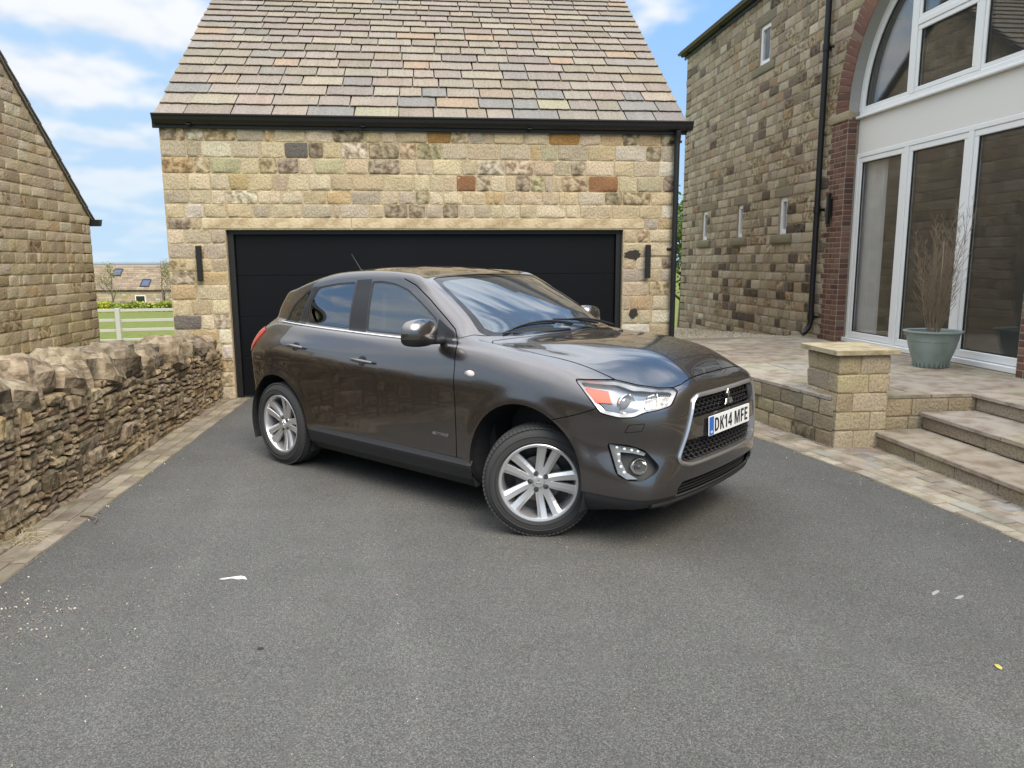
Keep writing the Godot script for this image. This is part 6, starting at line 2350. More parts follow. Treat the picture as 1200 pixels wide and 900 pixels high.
func car_side_bits(car: Node3D, d1: Node3D, d2: Node3D, sd: int, paint: Material, satin: Material, chrome: Material, silver: Material, gloss: Material, white: Material, amber: Material) -> void:
	var k := Vector3(1, 1, sd)
	# bright strip under the windows
	for seg in [[[-1.47, 1.190], [-1.30, 1.186], [-1.208, 1.182], car], [[-1.198, 1.182], [-0.80, 1.172], [-0.428, 1.162], d2], [[-0.422, 1.162], [0.0, 1.150], [0.44, 1.150], d1]]:
		var b := MB.new()
		var pts := []
		for i in 15:
			var t := i / 14.0
			var x := lerpf(seg[0][0], seg[2][0], t)
			var y := lerpf(lerpf(seg[0][1], seg[1][1], t), lerpf(seg[1][1], seg[2][1], t), t)
			var o := side_at(x, y)
			pts.append((o[0] + o[1] * 0.002) * k)
		for i in 14:
			var a: Vector3 = pts[i]
			var c: Vector3 = pts[i + 1]
			var up := Vector3(0, 0.0065, -0.001 * sd)
			var out := Vector3(0, 0.0, 0.006 * sd)
			b.quad(a + up, c + up, c + out, a + out, Vector3(0, 0.6, sd))
			b.quad(a - up, c - up, c + out, a + out, Vector3(0, -0.6, sd))
		put("window_strip", b.mesh(), chrome, seg[3])
	# handles
	for q in [[-1.055, 1.014, 0.215, d2], [-0.215, 0.966, 0.235, d1]]:
		var o := side_at(q[0], q[1])
		var xf := facing(o[0], o[1])
		var cup := MB.new()
		cup.lathe([Vector2(0.0, 0.0015), Vector2(0.032, 0.0012), Vector2(0.036, 0.0004)], 20, xf * Transform3D(Basis.IDENTITY.scaled(Vector3(1.25, 1, 1)), Vector3(-0.012, 0.004, 0)))
		mirror_mb(cup, sd)
		put("handle_cup", cup.mesh(), gloss, q[3])
		var h := MB.new()
		var pts := []
		var rad := []
		for i in 11:
			var t := i / 10.0
			pts.append(Vector3((t - 0.5) * q[2], -0.008 * t + 0.004, 0.016 + 0.020 * sin(PI * t)))
			rad.append(0.0105 + 0.004 * sin(PI * t))
		var hp := []
		for p in pts: hp.append(xf * p)
		h.tube(hp, rad, 10)
		mirror_mb(h, sd)
		put("handle", h.mesh(), paint, q[3])
	# side repeater
	var ro := side_at(0.838, 0.974)
	var rp := MB.new()
	rp.lathe([Vector2(0.0, 0.012), Vector2(0.010, 0.0115), Vector2(0.017, 0.008), Vector2(0.021, 0.0)], 20, facing(ro[0], ro[1]) * Transform3D(Basis.IDENTITY.scaled(Vector3(2.1, 0.95, 1)), Vector3.ZERO))
	mirror_mb(rp, sd)
	var rm := std(0.15, Color(0.62, 0.55, 0.52))
	put("side_repeater", rp.mesh(), rm, car)
	# small badge low on the door
	var bo := side_at(0.558, 0.535)
	var tm := TextMesh.new()
	tm.text = "ATTIVO"
	tm.font_size = 24
	tm.pixel_size = 0.0014
	tm.depth = 0.003
	var bx := facing(bo[0] + bo[1] * 0.002, bo[1])
	if sd < 0:
		bx = facing(bo[0] * k + bo[1] * k * 0.002, bo[1] * k)
	put("door_badge", tm, chrome, d1, bx * Transform3D(Basis.IDENTITY.scaled(Vector3(1.3, 0.8, 1)), Vector3.ZERO))
	# sill step with a ledge that catches the sky
	var sl := MB.new()
	var prof := [[0.395, 0.868], [0.372, 0.880], [0.362, 0.886], [0.345, 0.886], [0.27, 0.868], [0.20, 0.80], [0.19, 0.70]]
	var xs := [-0.955, -0.93, -0.5, 0.0, 0.5, 0.82, 0.845]
	for i in xs.size() - 1:
		for j in prof.size() - 1:
			var tuck0 := 0.012 if i == 0 else 0.0
			var tuck1 := 0.012 if i == xs.size() - 2 else 0.0
			var a := Vector3(xs[i], prof[j][0], prof[j][1] - tuck0) * k
			var c := Vector3(xs[i + 1], prof[j][0], prof[j][1] - tuck1) * k
			var d := Vector3(xs[i + 1], prof[j + 1][0], prof[j + 1][1] - tuck1) * k
			var e := Vector3(xs[i], prof[j + 1][0], prof[j + 1][1] - tuck0) * k
			sl.quad(a, c, d, e, Vector3(0, 0.3 if j < 2 else -0.2, sd))
	put("sill", sl.mesh(), std(0.5, Color(0.012, 0.0125, 0.014)), car)
	# door mirror
	var mb := MB.new()
	var lowb := MB.new()
	var c0 := Vector3(0.475, 1.222, 0.975)
	var nu := 28
	var nv := 16
	var pt := func(i: int, j: int) -> Vector3:
		var ph := PI * j / nv - PI / 2
		var a := TAU * i / nu
		var e := 0.55
		var d := Vector3(cos(ph) * cos(a), sin(ph), cos(ph) * sin(a))
		var s := Vector3(signf(d.x) * pow(absf(d.x), 0.75), signf(d.y) * pow(absf(d.y), e), signf(d.z) * pow(absf(d.z), e))
		var dx := 0.095 if s.x > 0 else 0.04
		var y: float = s.y * 0.092
		var z: float = s.z * 0.138
		z += -0.012 * s.y
		return c0 + Vector3(s.x * dx * (1.0 - 0.25 * maxf(s.z, 0.0)), y - 0.012 * maxf(s.z, 0.0) * s.y, z)
	for j in nv:
		for i in nu:
			var p := [pt.call(i, j), pt.call(i + 1, j), pt.call(i + 1, j + 1), pt.call(i, j + 1)]
			var b := mb if p[2].y > c0.y - 0.022 else lowb
			var ns := []
			for v in p: ns.append(((v - c0) / Vector3(0.085, 0.095, 0.118) / Vector3(0.085, 0.095, 0.118)).normalized() * k)
			b.squad(p[0] * k, p[1] * k, p[2] * k, p[3] * k, ns[0], ns[1], ns[2], ns[3])
	var mirror := group_node("door_mirror", car)
	put("housing", mb.mesh(), paint, mirror)
	var arm := PackedVector3Array()
	lowb.tube([Vector3(0.525, 1.165, 0.79) * k, Vector3(0.51, 1.163, 0.84) * k, Vector3(0.49, 1.168, 0.92) * k], [0.028, 0.026, 0.03], 10)
	put("foot", lowb.mesh(), satin, mirror)
	var mg := MB.new()
	mg.quad(Vector3(0.437, 1.165, 0.875) * k, Vector3(0.437, 1.165, 1.055) * k, Vector3(0.437, 1.275, 1.05) * k, Vector3(0.437, 1.280, 0.875) * k, Vector3(-1, 0, 0))
	put("mirror_glass", mg.mesh(), std(0.02, Color(0.8, 0.8, 0.8), 1.0), mirror)


func mirror_mb(b: MB, sd: int) -> void:
	if sd > 0: return
	for i in b.v.size():
		b.v[i].z = -b.v[i].z
		b.n[i].z = -b.n[i].z
	for i in range(0, b.v.size(), 3):
		var t := b.v[i]; b.v[i] = b.v[i + 1]; b.v[i + 1] = t
		var u := b.n[i]; b.n[i] = b.n[i + 1]; b.n[i + 1] = u


func car_lamp(car: Node3D, lamp: Soup, sd: int, chrome: Material, silver: Material, clear: Material, amber: Material, satin: Material, white: Material) -> void:
	var h := group_node("headlight", car)
	put("lens", panel(lamp, 0.001, 0.0, sd), clear, h)
	# bowl: the same surface set back, with deep walls
	var back := panel(lamp, -0.050, 0.0, sd)
	put("reflector", back, std(0.16, Color(0.40, 0.40, 0.41), 0.85), h)
	var wall := MB.new()
	var k := Vector3(1, 1, sd)
	for i in range(0, lamp.e.size(), 2):
		var a := lamp.e[i] * k
		var c := lamp.e[i + 1] * k
		var na := lamp.en[i] * k
		var nc := lamp.en[i + 1] * k
		wall.quad(a, c, c - nc * 0.05, a - na * 0.05, Vector3(0, 1, 0) if a.y < 0.9 else Vector3(0, -1, 0))
	put("bezel", wall.mesh(), satin, h)
	var rim := MB.new()
	# pale inner rim that follows the lens edge
	var mid := Vector3.ZERO
	for q in lamp.e: mid += q
	mid /= lamp.e.size()
	for i in range(0, lamp.e.size(), 2):
		var a: Vector3 = lamp.e[i] - lamp.en[i] * 0.012
		var c: Vector3 = lamp.e[i + 1] - lamp.en[i + 1] * 0.012
		var ai: Vector3 = a.move_toward(mid, 0.022) - lamp.en[i] * 0.012
		var ci: Vector3 = c.move_toward(mid, 0.022) - lamp.en[i + 1] * 0.012
		rim.quad(a * k, c * k, ci * k, ai * k, lamp.en[i] * k)
	put("rim", rim.mesh(), std(0.3, Color(0.50, 0.50, 0.50), 0.5), h)
	var at := func(w: float, y: float, deep: float) -> Transform3D:
		var o := on_shell(3, Vector2(w, y), Vector3(1.4, 0.7, 0.3), Vector3(3, 1.1, 0.95))
		var n := Vector3(0.93, 0.0, 0.36).normalized()
		return facing(o[0] - o[1] * deep, n)
	# main projector
	var m := MB.new()
	m.lathe([Vector2(0.060, 0.008), Vector2(0.055, 0.016), Vector2(0.048, 0.006), Vector2(0.044, -0.01), Vector2(0.042, -0.03)], 32, at.call(-0.842, 0.903, 0.045))
	mirror_mb(m, sd)
	put("lamp_ring", m.mesh(), chrome, h)
	var pl := MB.new()
	var prof := []
	for i in 9: prof.append(Vector2(sin(PI / 2 * i / 8.0) * 0.043, cos(PI / 2 * i / 8.0) * 0.026 - 0.014))
	pl.lathe(prof, 28, at.call(-0.842, 0.903, 0.045))
	mirror_mb(pl, sd)
	put("projector", pl.mesh(), std(0.05, Color(0.25, 0.26, 0.27), 0.5), h)
	# reflector bowl for the main beam
	var rb := MB.new()
	rb.lathe([Vector2(0.052, 0.022), Vector2(0.047, 0.014), Vector2(0.036, -0.008), Vector2(0.016, -0.022), Vector2(0.009, -0.024)], 32, at.call(-0.985, 0.912, 0.048))
	rb.lathe([Vector2(0.0, 0.006), Vector2(0.007, 0.003), Vector2(0.009, -0.024)], 14, at.call(-0.985, 0.912, 0.048))
	mirror_mb(rb, sd)
	put("reflector_bowl", rb.mesh(), chrome, h)
	# side lamp
	var sl := MB.new()
	sl.lathe([Vector2(0.026, 0.018), Vector2(0.022, 0.008), Vector2(0.010, -0.006), Vector2(0.0, -0.008)], 20, at.call(-1.075, 0.918, 0.04))
	mirror_mb(sl, sd)
	put("side_lamp", sl.mesh(), std(0.2, Color(0.35, 0.30, 0.30), 0.7), h)
	# amber side indicator
	var am := MB.new()
	var ap := [[-0.628, 0.962], [-0.755, 0.950], [-0.762, 0.888], [-0.672, 0.886]]
	var ring := []
	for q in ap:
		var o := on_shell(3, Vector2(q[0], q[1]), Vector3(1.4, 0.7, 0.3), Vector3(3, 1.1, 0.95))
		ring.append(o[0] - o[1] * 0.018)
	am.quad(ring[0], ring[1], ring[2], ring[3], Vector3(0.6, 0, 0.8))
	for i in 4:
		var a: Vector3 = ring[i]
		var c: Vector3 = ring[(i + 1) % 4]
		am.quad(a, c, c - Vector3(0.02, 0, 0.03), a - Vector3(0.02, 0, 0.03), Vector3.UP)
	mirror_mb(am, sd)
	put("indicator", am.mesh(), amber, h)
	# vertical divider between bowl and side lamp
	var dv := MB.new()
	var o1 := on_shell(3, Vector2(-1.035, 0.95), Vector3(1.4, 0.7, 0.3), Vector3(3, 1.1, 0.95))
	var o2 := on_shell(3, Vector2(-1.03, 0.868), Vector3(1.4, 0.7, 0.3), Vector3(3, 1.1, 0.95))
	dv.tube([o1[0] - o1[1] * 0.03, o2[0] - o2[1] * 0.03], 0.006, 6)
	mirror_mb(dv, sd)
	put("divider", dv.mesh(), silver, h)


func car_fog(car: Node3D, fog: Soup, poly: PackedVector2Array, sd: int, trim: Material, chrome: Material, silver: Material, clear: Material, white: Material) -> void:
	var f := group_node("fog_light", car)
	var k := Vector3(1, 1, sd)
	put("surround", panel(fog, -0.040, -0.045, sd), trim, f)
	# satin silver bracket along the outer and upper edge, with a run of small lamps
	var band := [[-0.752, 0.645], [-0.90, 0.628], [-0.955, 0.600], [-0.945, 0.588], [-0.88, 0.602], [-0.815, 0.605], [-0.812, 0.56], [-0.842, 0.495], [-0.90, 0.462], [-0.84, 0.458], [-0.795, 0.485]]
	var tri := Geometry2D.triangulate_polygon(pv(band))
	var bp := []
	var bn := []
	for q in band:
		var o := on_shell(3, Vector2(q[0], q[1]), Vector3(1.5, 0.4, 0.3), Vector3(3, 0.7, 0.95))
		bp.append(o[0] - o[1] * 0.008); bn.append(o[1])
	var b := MB.new()
	for i in range(0, tri.size(), 3): b.tri(bp[tri[i]], bp[tri[i + 1]], bp[tri[i + 2]], bn[tri[i]], bn[tri[i + 1]], bn[tri[i + 2]])
	for i in bp.size():
		var j := (i + 1) % bp.size()
		b.quad(bp[i], bp[j], bp[j] - bn[j] * 0.03, bp[i] - bn[i] * 0.03, Vector3(0.5, 0.3, 0.3))
	mirror_mb(b, sd)
	put("lamp_strip", b.mesh(), std(0.35, Color(0.36, 0.36, 0.36), 0.75), f)
	for q in [[-0.795, 0.628], [-0.835, 0.622], [-0.875, 0.617], [-0.91, 0.611], [-0.803, 0.59], [-0.803, 0.555], [-0.812, 0.525], [-0.828, 0.495]]:
		var o := on_shell(3, Vector2(q[0], q[1]), Vector3(1.5, 0.4, 0.3), Vector3(3, 0.7, 0.95))
		var d := MB.new()
		d.lathe([Vector2(0.0, 0.004), Vector2(0.006, 0.002), Vector2(0.009, -0.002)], 10, facing(o[0] - o[1] * 0.006, o[1]))
		mirror_mb(d, sd)
		put("small_lamp", d.mesh(), white, f)
	var o := on_shell(3, Vector2(-0.918, 0.533), Vector3(1.5, 0.4, 0.3), Vector3(3, 0.7, 0.95))
	var n: Vector3 = (o[1] + Vector3(0.9, 0, 0.1)).normalized()
	var xf := facing(o[0] - o[1] * 0.027, n)
	var r := MB.new()
	r.lathe([Vector2(0.050, -0.02), Vector2(0.050, 0.002), Vector2(0.047, 0.007), Vector2(0.041, 0.007), Vector2(0.038, 0.001), Vector2(0.030, -0.014), Vector2(0.012, -0.022), Vector2(0.0, -0.023)], 32, xf)
	mirror_mb(r, sd)
	put("lamp", r.mesh(), chrome, f)
	var bulb := MB.new()
	bulb.lathe([Vector2(0.0, 0.002), Vector2(0.008, 0.0), Vector2(0.011, -0.006), Vector2(0.011, -0.022)], 14, xf)
	mirror_mb(bulb, sd)
	put("bulb_cap", bulb.mesh(), std(0.3, Color(0.12, 0.12, 0.12), 0.6), f)


func car_nose(car: Node3D, poly: PackedVector2Array, cut: Soup, intake: PackedVector2Array, chrome: Material, silver: Material, trim: Material, satin: Material, paint: Material, white: Material, gloss: Material) -> void:
	var nose_lo := Vector3(1.7, 0.2, -0.1)
	var nose_hi := Vector3(3, 1.0, 0.75)
	var at := func(z: float, y: float) -> Array:
		var o := on_shell(1, Vector2(absf(z), y), nose_lo, nose_hi)
		return [Vector3(o[0].x, y, z), Vector3(o[1].x, o[1].y, o[1].z * (1.0 if z >= 0.0 else -1.0))]
	var g := group_node("grille", car)
	# bright surround: a flat band along the opening, wider at the foot
	var outer := poly
	var inner := Geometry2D.offset_polygon(poly, -0.024, Geometry2D.JOIN_ROUND)[0]
	var near := func(p: Vector2, q: PackedVector2Array) -> Vector2:
		var best := 1e9
		var r := p
		for i in q.size():
			var c := Geometry2D.get_closest_point_to_segment(p, q[i], q[(i + 1) % q.size()])
			if c.distance_squared_to(p) < best:
				best = c.distance_squared_to(p); r = c
		return r
	var dense := PackedVector2Array()
	for i in outer.size():
		var a := outer[i]
		var c := outer[(i + 1) % outer.size()]
		var m := maxi(1, int(a.distance_to(c) / 0.03))
		for j in m: dense.append(a.lerp(c, float(j) / m))
	var fr := MB.new()
	var pts := []
	for q in dense:
		var o: Array = at.call(q.x, q.y)
		var i2: Vector2 = near.call(q, inner)
		var oi: Array = at.call(i2.x, i2.y)
		var m2 := q.lerp(i2, 0.45)
		var om: Array = at.call(m2.x, m2.y)
		pts.append([o[0] - o[1] * 0.006, o[0] + o[1] * 0.008, om[0] + om[1] * 0.016, oi[0] + oi[1] * 0.008, oi[0] - oi[1] * 0.03])
	for i in pts.size():
		var j := (i + 1) % pts.size()
		for s in 4: fr.quad(pts[i][s], pts[j][s], pts[j][s + 1], pts[i][s + 1], Vector3(1, 0, 0))
	put("surround", fr.mesh(), silver, g)
	# dark back panel
	var bk := MB.new()
	bk.prism(PackedVector2Array(Array(poly).map(func(p): return Vector2(-p.x, p.y))), -0.02, 0.0, Transform3D(Basis(Vector3.FORWARD, Vector3.UP, Vector3.RIGHT), Vector3(2.09, 0, 0)), 0.0)
	put("back_panel", bk.mesh(), trim, g)
	# painted bar that carries the number plate
	var pb := MB.new()
	var bar := [[0.715], [0.828]]
	var edge_at := func(y: float) -> float: return lerpf(0.535, 0.420, (y - 0.56) / 0.33) - 0.02
	var n := 24
	for rows in [[0.648, 0.664, -0.012, 0.006], [0.664, 0.765, 0.006, 0.006], [0.765, 0.782, 0.006, -0.012]]:
		for i in n:
			var z0: float = lerpf(-1, 1, float(i) / n)
			var z1: float = lerpf(-1, 1, float(i + 1) / n)
			var c := []
			for q in [[z0, rows[0], rows[2]], [z1, rows[0], rows[2]], [z1, rows[1], rows[3]], [z0, rows[1], rows[3]]]:
				var z: float = q[0] * float(edge_at.call(q[1]))
				var o: Array = at.call(z, q[1])
				c.append(o[0] + Vector3(q[2], 0, 0))
			pb.quad(c[0], c[1], c[2], c[3], Vector3(1, 0, 0))
	put("plate_bar", pb.mesh(), paint, g)
	# honeycomb-like mesh: rows of short curved fins above and below the bar
	for zone in [[0.796, 0.905], [0.535, 0.645]]:
		var y: float = zone[0]
		var odd := false
		while y < zone[1]:
			var fin := MB.new()
			var half: float = edge_at.call(y) - 0.035
			var z := -half + (0.03 if odd else 0.0)
			while z < half - 0.02:
				var o: Array = at.call(z + 0.022, y)
				var x: float = o[0].x - 0.028
				var pts2 := [Vector3(x - 0.012, y + 0.006, z), Vector3(x, y - 0.004, z + 0.011), Vector3(x + 0.002, y - 0.006, z + 0.022), Vector3(x, y - 0.004, z + 0.033), Vector3(x - 0.012, y + 0.006, z + 0.044)]
				fin.tube(pts2, [0.0055, 0.0065, 0.007, 0.0065, 0.0055], 5)
				z += 0.052
			put("fin_row", fin.mesh(), satin, g)
			y += 0.026
			odd = not odd
	# three-diamond emblem
	var em := MB.new()
	var eo: Array = at.call(0.0, 0.848)
	var ex := facing(eo[0] + Vector3(0.004, 0, 0), Vector3(1, 0.12, 0).normalized())
	for i in 3:
		var a := PI / 2 + TAU * i / 3.0
		var l := 0.066
		var w := 0.0192
		var d := Vector2(cos(a), sin(a))
		var s := Vector2(-d.y, d.x)
		em.prism(PackedVector2Array([d * 0.001, d * l * 0.5 + s * w, d * l, d * l * 0.5 - s * w]), -0.01, 0.006, ex, 0.002)
	put("emblem", em.mesh(), chrome, car)
	# number plate
	var pl := group_node("number_plate", car)
	var po := Vector3(2.2245, 0.716, 0.0)
	var px := facing(po, Vector3(1, 0.03, 0).normalized())
	var base_mb := MB.new()
	base_mb.prism(rounded([[-0.29, -0.059], [0.29, -0.059], [0.29, 0.059], [-0.29, 0.059]], 0.008), -0.004, 0.0, px, 0.0015)
	put("plate", base_mb.mesh(), std(0.3, Color(0.74, 0.75, 0.76)), pl)
	var bl := MB.new()
	bl.prism(rounded([[-0.286, -0.055], [-0.226, -0.055], [-0.226, 0.055], [-0.286, 0.055]], 0.005), 0.0, 0.0008, px)
	put("blue_band", bl.mesh(), std(0.35, Color(0.02, 0.12, 0.45)), pl)
	var tm := TextMesh.new()
	var fnt := SystemFont.new()
	fnt.font_names = PackedStringArray(["Droid Sans"])
	fnt.font_weight = 700
	tm.font = fnt
	tm.text = "DK14 MFE"
	tm.font_size = 64
	tm.pixel_size = 0.001
	tm.depth = 0.001
	var box := tm.get_aabb()
	var want := Vector2(0.47, 0.082)
	var sc := Vector3(want.x / maxf(box.size.x, 1e-4), want.y / maxf(box.size.y, 1e-4), 1.0)
	put("lettering", tm, std(0.4, Color(0.01, 0.01, 0.012)), pl, px * Transform3D(Basis.IDENTITY.scaled(sc), Vector3(0.022 - (box.position.x + box.size.x / 2) * sc.x, -(box.position.y + box.size.y / 2) * sc.y, 0.0012)))
	var gb := TextMesh.new()
	gb.text = "GB"
	gb.font = fnt
	gb.font_size = 20
	gb.pixel_size = 0.001
	gb.depth = 0.0008
	put("lettering", gb, white, pl, px * Transform3D(Basis.IDENTITY, Vector3(-0.256, -0.036, 0.0014)))
	# lower intake
	var it := group_node("lower_intake", car)
	var ib := MB.new()
	ib.prism(PackedVector2Array(Array(intake).map(func(p): return Vector2(-p.x, p.y))), -0.02, 0.0, Transform3D(Basis(Vector3.FORWARD, Vector3.UP, Vector3.RIGHT), Vector3(2.06, 0, 0)), 0.0)
	put("back_panel", ib.mesh(), trim, it)
	for i in 4:
		var sb := MB.new()
		var y := 0.338 + i * 0.021
		var pts3 := []
		for j in 21:
			var z := lerpf(-0.46, 0.46, j / 20.0)
			var o: Array = at.call(z, y)
			pts3.append(o[0] + Vector3(-0.03, 0, 0))
		sb.tube(pts3, 0.0055, 6)
		put("slat", sb.mesh(), satin, it)
	# bumper lip under the nose
	var lip := MB.new()
	var lp := []
	for j in 33:
		var z := lerpf(-0.66, 0.66, j / 32.0)
		var o: Array = at.call(z, 0.315)
		lp.append(o[0] + Vector3(-0.03, -0.025, 0))
	lip.tube(lp, 0.018, 8)
	put("bumper_lip", lip.mesh(), std(0.85, Color(0.012, 0.012, 0.013)), car)


func car_wheel(car: Node3D, at: Vector3, sd: int, steer: float, alloy: Material, dark: Material, rubber: Material, chrome: Material, satin: Material) -> void:
	# local z points outwards from the wheel face
	var turn := Basis(Vector3.UP, deg_to_rad(steer) if sd > 0 else PI + deg_to_rad(steer))
	var w := group_node("wheel", car, Transform3D(turn, at))
	var wide := Transform3D(Basis.IDENTITY.scaled(Vector3(1.045, 1.045, 1.0)), Vector3.ZERO)
	var o := 0.103          # half width of the tyre
	var t := MB.new()
	var prof := [Vector2(0.240, o - 0.012), Vector2(0.247, o - 0.003), Vector2(0.256, o + 0.003), Vector2(0.275, o + 0.006), Vector2(0.302, o + 0.003), Vector2(0.322, o - 0.006), Vector2(0.335, o - 0.017), Vector2(0.342, o - 0.030), Vector2(0.3445, o - 0.055), Vector2(0.3455, 0.0)]
	var full := prof.duplicate()
	for i in range(prof.size() - 2, -1, -1): full.append(Vector2(prof[i].x, -prof[i].y))
	full.reverse()
	t.lathe(full, 72, Transform3D.IDENTITY)
	for ringr in [0.262, 0.297]: t.lathe([Vector2(ringr - 0.003, -o - 0.010), Vector2(ringr, -o - 0.013), Vector2(ringr + 0.003, -o - 0.010)], 60, Transform3D(Basis(Vector3.UP, PI), Vector3.ZERO))
	put("tyre", t.mesh(), rubber, w)
	# tread: shoulder blocks and ribs
	var tr := MB.new()
	for i in 78:
		var a := TAU * i / 78.0
		var bs := Basis(Vector3.BACK, a)
		for s in [-1, 1]:
			tr.box(Vector3(0.012, 0.0225, 0.040), bs * Vector3(0.3350, 0, s * 0.075), bs * Basis(Vector3.UP, s * 0.32) * Basis(Vector3.RIGHT, s * 0.22), 0.002)
			tr.box(Vector3(0.010, 0.0215, 0.032), bs * Vector3(0.3435, 0.006, s * 0.037), bs * Basis(Vector3.RIGHT, s * 0.5), 0.0015)
	for z in [-0.008, 0.008]: tr.lathe([Vector2(0.343, z - 0.006), Vector2(0.3495, z - 0.0055), Vector2(0.3495, z + 0.0055), Vector2(0.343, z + 0.006)], 72, Transform3D.IDENTITY)
	put("tread", tr.mesh(), rubber, w)
	var rim := MB.new()
	rim.lathe([Vector2(0.205, -0.085), Vector2(0.208, 0.02), Vector2(0.211, 0.070), Vector2(0.2155, 0.094), Vector2(0.2195, 0.1015), Vector2(0.231, 0.104), Vector2(0.2365, 0.1005), Vector2(0.238, 0.094)].map(func(q): return q), 72, Transform3D.IDENTITY)
	put("rim", rim.mesh(), alloy, w, wide)
	var barrel := MB.new()
	barrel.lathe([Vector2(0.0, -0.06), Vector2(0.13, -0.055), Vector2(0.2045, -0.05)], 40, Transform3D.IDENTITY)
	put("barrel", barrel.mesh(), satin, w, wide)
	var disc := MB.new()
	disc.lathe([Vector2(0.145, -0.02), Vector2(0.145, -0.006), Vector2(0.085, -0.006), Vector2(0.08, 0.012), Vector2(0.0, 0.014)], 40, Transform3D.IDENTITY)
	put("brake_disc", disc.mesh(), std(0.45, Color(0.16, 0.155, 0.15), 0.8), w)
	var cal := MB.new()
	cal.box(Vector3(0.07, 0.17, 0.05), Vector3(-0.125, 0.03, -0.005), Basis(Vector3.BACK, 0.2), 0.012)
	put("brake_caliper", cal.mesh(), satin, w)
	# five pairs of spokes: bevelled beams from hub to rim
	var a0 := deg_to_rad(72.5)
	for p in 5:
		for s in [-1, 1]:
			var sp := MB.new()
			var ca := a0 + TAU * p / 5.0
			var hub_a: float = ca + s * 0.34
			var rim_a: float = ca + s * 0.212
			var sec := []
			for i in 8:
				var f := i / 7.0
				var rr := lerpf(0.040, 0.2225, f)
				var aa := lerpf(hub_a, rim_a, smoothstep(0.0, 1.0, sqrt(f)))
				var c := Vector2(cos(aa), sin(aa)) * rr
				var z := lerpf(0.064, 0.092, f) - 0.010 * sin(PI * f)
				sec.append([c, z, lerpf(0.0225, 0.0300, f * f)])
			var rings := []
			for i in 8:
				var c: Vector2 = sec[i][0]
				var d: Vector2 = (sec[mini(i + 1, 7)][0] - sec[maxi(i - 1, 0)][0]).normalized()
				var l := Vector2(-d.y, d.x)
				var hw: float = sec[i][2]
				var z: float = sec[i][1]
				# outer edge of the pair is cut lower, giving each spoke its facet
				var inr: Vector2 = c - l * hw * s
				var out: Vector2 = c + l * hw * s
				var mid: Vector2 = c + l * hw * 0.25 * s
				rings.append([Vector3(inr.x, inr.y, z - 0.034), Vector3(inr.x, inr.y, z - 0.004), Vector3(inr.x + l.x * s * 0.003, inr.y + l.y * s * 0.003, z), Vector3(mid.x, mid.y, z + 0.001), Vector3(out.x, out.y, z - 0.010), Vector3(out.x, out.y, z - 0.036)])
			for i in 7:
				for j in 5:
					var cen := Vector3((sec[i][0].x + sec[i + 1][0].x) / 2, (sec[i][0].y + sec[i + 1][0].y) / 2, 0.04)
					sp.quad(rings[i][j], rings[i + 1][j], rings[i + 1][j + 1], rings[i][j + 1], (rings[i][j] + rings[i + 1][j + 1]) / 2.0 - cen)
			put("spoke", sp.mesh(), alloy, w, wide)
	var hub := MB.new()
	hub.lathe([Vector2(0.066, 0.030), Vector2(0.068, 0.052), Vector2(0.062, 0.062), Vector2(0.036, 0.066), Vector2(0.034, 0.074), Vector2(0.030, 0.079), Vector2(0.0, 0.080)], 40, Transform3D.IDENTITY)
	put("hub", hub.mesh(), alloy, w, wide)
	for i in 5:
		var a := a0 + TAU * (i + 0.5) / 5.0
		var nb := MB.new()
		nb.lathe([Vector2(0.0, 0.078), Vector2(0.007, 0.077), Vector2(0.0095, 0.072), Vector2(0.0105, 0.058)], 6, Transform3D(Basis.IDENTITY, Vector3(cos(a) * 0.0535, sin(a) * 0.0535, 0)))
		nb.lathe([Vector2(0.011, 0.0655), Vector2(0.0155, 0.0665), Vector2(0.0165, 0.062)], 16, Transform3D(Basis.IDENTITY, Vector3(cos(a) * 0.0535, sin(a) * 0.0535, 0)))
		put("wheel_nut", nb.mesh(), std(0.35, Color(0.10, 0.10, 0.10), 0.8), w)
	var em := MB.new()
	for i in 3:
		var a := PI / 2 + TAU * i / 3.0
		var d := Vector2(cos(a), sin(a))
		var s := Vector2(-d.y, d.x)
		em.prism(PackedVector2Array([d * 0.001, d * 0.010 + s * 0.0055, d * 0.020, d * 0.010 - s * 0.0055]), 0.0795, 0.082, Transform3D.IDENTITY, 0.0006)
	put("emblem", em.mesh(), chrome, w)


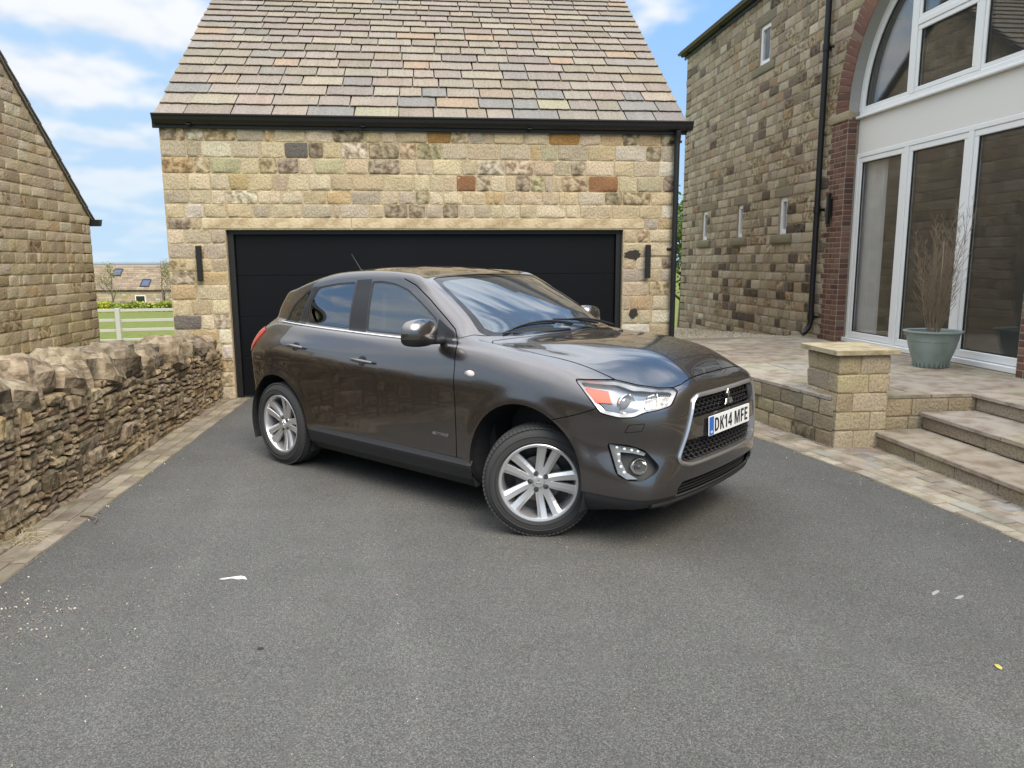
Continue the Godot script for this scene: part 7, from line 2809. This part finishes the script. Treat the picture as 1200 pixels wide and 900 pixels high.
func car_inside(car: Node3D, cabin: Material, grey_cabin: Material, trim: Material, satin: Material) -> void:
	# floor, firewall and wheel wells: closes the body from below
	var fl := MB.new()
	fl.box(Vector3(1.75, 0.05, 1.40), Vector3(-0.03, 0.27, 0))
	fl.box(Vector3(4.0, 0.05, 0.98), Vector3(0.05, 0.255, 0))
	fl.box(Vector3(0.05, 0.75, 1.35), Vector3(0.86, 0.66, 0))
	fl.box(Vector3(0.05, 0.80, 1.25), Vector3(-1.72, 0.62, 0))
	fl.box(Vector3(0.05, 0.42, 1.0), Vector3(2.0, 0.62, 0))
	put("underbody", fl.mesh(), trim, car)
	for q in [[1.27, 0.39, 0.45], [-1.385, 0.33, 0.445]]:
		for s in [1, -1]:
			var wl := MB.new()
			var n := 28
			for i in n:
				var a := PI * (i + 0.0) / n * 1.25 - 0.39
				var b := PI * (i + 1.0) / n * 1.25 - 0.39
				var p := Vector3(q[0] + cos(a) * q[2], q[1] + sin(a) * q[2], 0)
				var r := Vector3(q[0] + cos(b) * q[2], q[1] + sin(b) * q[2], 0)
				var z0 := Vector3(0, 0, 0.50 * s)
				var z1 := Vector3(0, 0, 0.845 * s)
				wl.quad(p + z0, r + z0, r + z1, p + z1, Vector3(q[0], q[1], 0) - p)
				wl.face(Vector3(q[0], q[1], 0.50 * s), p + z0, r + z0, Vector3(0, 0, s))
			put("wheel_arch_liner", wl.mesh(), trim, car)
	# dashboard, steering wheel, seats, lining
	var ds := MB.new()
	ds.prism(pv([[0.84, 0.55], [0.84, 1.13], [0.72, 1.145], [0.50, 1.11], [0.40, 1.05], [0.40, 0.85], [0.55, 0.75], [0.60, 0.55]]), -0.68, 0.68, Transform3D.IDENTITY, 0.01)
	put("dashboard", ds.mesh(), cabin, car)
	var sw := MB.new()
	var pts := []
	var sx := Transform3D(Basis(Vector3.BACK, 0.42) * Basis(Vector3.UP, PI / 2), Vector3(0.30, 1.0, 0.36))
	for i in 25: pts.append(sx * Vector3(cos(TAU * i / 24.0) * 0.185, sin(TAU * i / 24.0) * 0.185, 0))
	sw.tube(pts, 0.015, 8, false)
	sw.tube([sx * Vector3(-0.18, 0, 0), sx * Vector3(0, -0.01, -0.02), sx * Vector3(0.18, 0, 0)], [0.016, 0.05, 0.016], 8)
	put("steering_wheel", sw.mesh(), cabin, car)
	for q in [[-0.12, 0.36, 1.0], [-0.12, -0.36, 1.0], [-0.98, 0.36, 1.0], [-0.98, -0.36, 1.0]]:
		var st := group_node("seat", car, Transform3D(Basis.IDENTITY, Vector3(q[0], 0.45, q[1])))
		var cb := MB.new()
		cb.box(Vector3(0.52, 0.16, 0.50), Vector3(0.10, 0.08, 0), Basis(Vector3.BACK, 0.12), 0.05)
		put("cushion", cb.mesh(), grey_cabin, st)
		var bb := MB.new()
		bb.box(Vector3(0.14, 0.62, 0.48), Vector3(-0.22, 0.42, 0), Basis(Vector3.BACK, 0.28), 0.05)
		put("backrest", bb.mesh(), grey_cabin, st)
		var hb := MB.new()
		hb.box(Vector3(0.10, 0.18, 0.26), Vector3(-0.33, 0.80, 0), Basis(Vector3.BACK, 0.2), 0.04)
		put("headrest", hb.mesh(), grey_cabin, st)
	var rl := MB.new()
	rl.box(Vector3(1.05, 0.03, 1.0), Vector3(-0.42, 1.56, 0), Basis.IDENTITY, 0.01)
	put("roof_lining", rl.mesh(), std(0.9, Color(0.32, 0.31, 0.29)), car)
	var mr := MB.new()
	mr.box(Vector3(0.03, 0.07, 0.24), Vector3(0.30, 1.47, 0), Basis(Vector3.BACK, -0.1), 0.012)
	mr.tube([Vector3(0.31, 1.49, 0), Vector3(0.36, 1.525, 0)], 0.012, 6)
	put("rear_view_mirror", mr.mesh(), satin, car)
	# front belt, hanging from the pillar
	var bt := MB.new()
	bt.quad(Vector3(-0.27, 1.46, 0.625), Vector3(-0.22, 1.46, 0.625), Vector3(-0.25, 0.72, 0.70), Vector3(-0.30, 0.72, 0.70), Vector3(0, 0, 1))
	put("seat_belt", bt.mesh(), std(0.8, Color(0.30, 0.30, 0.29)), car)
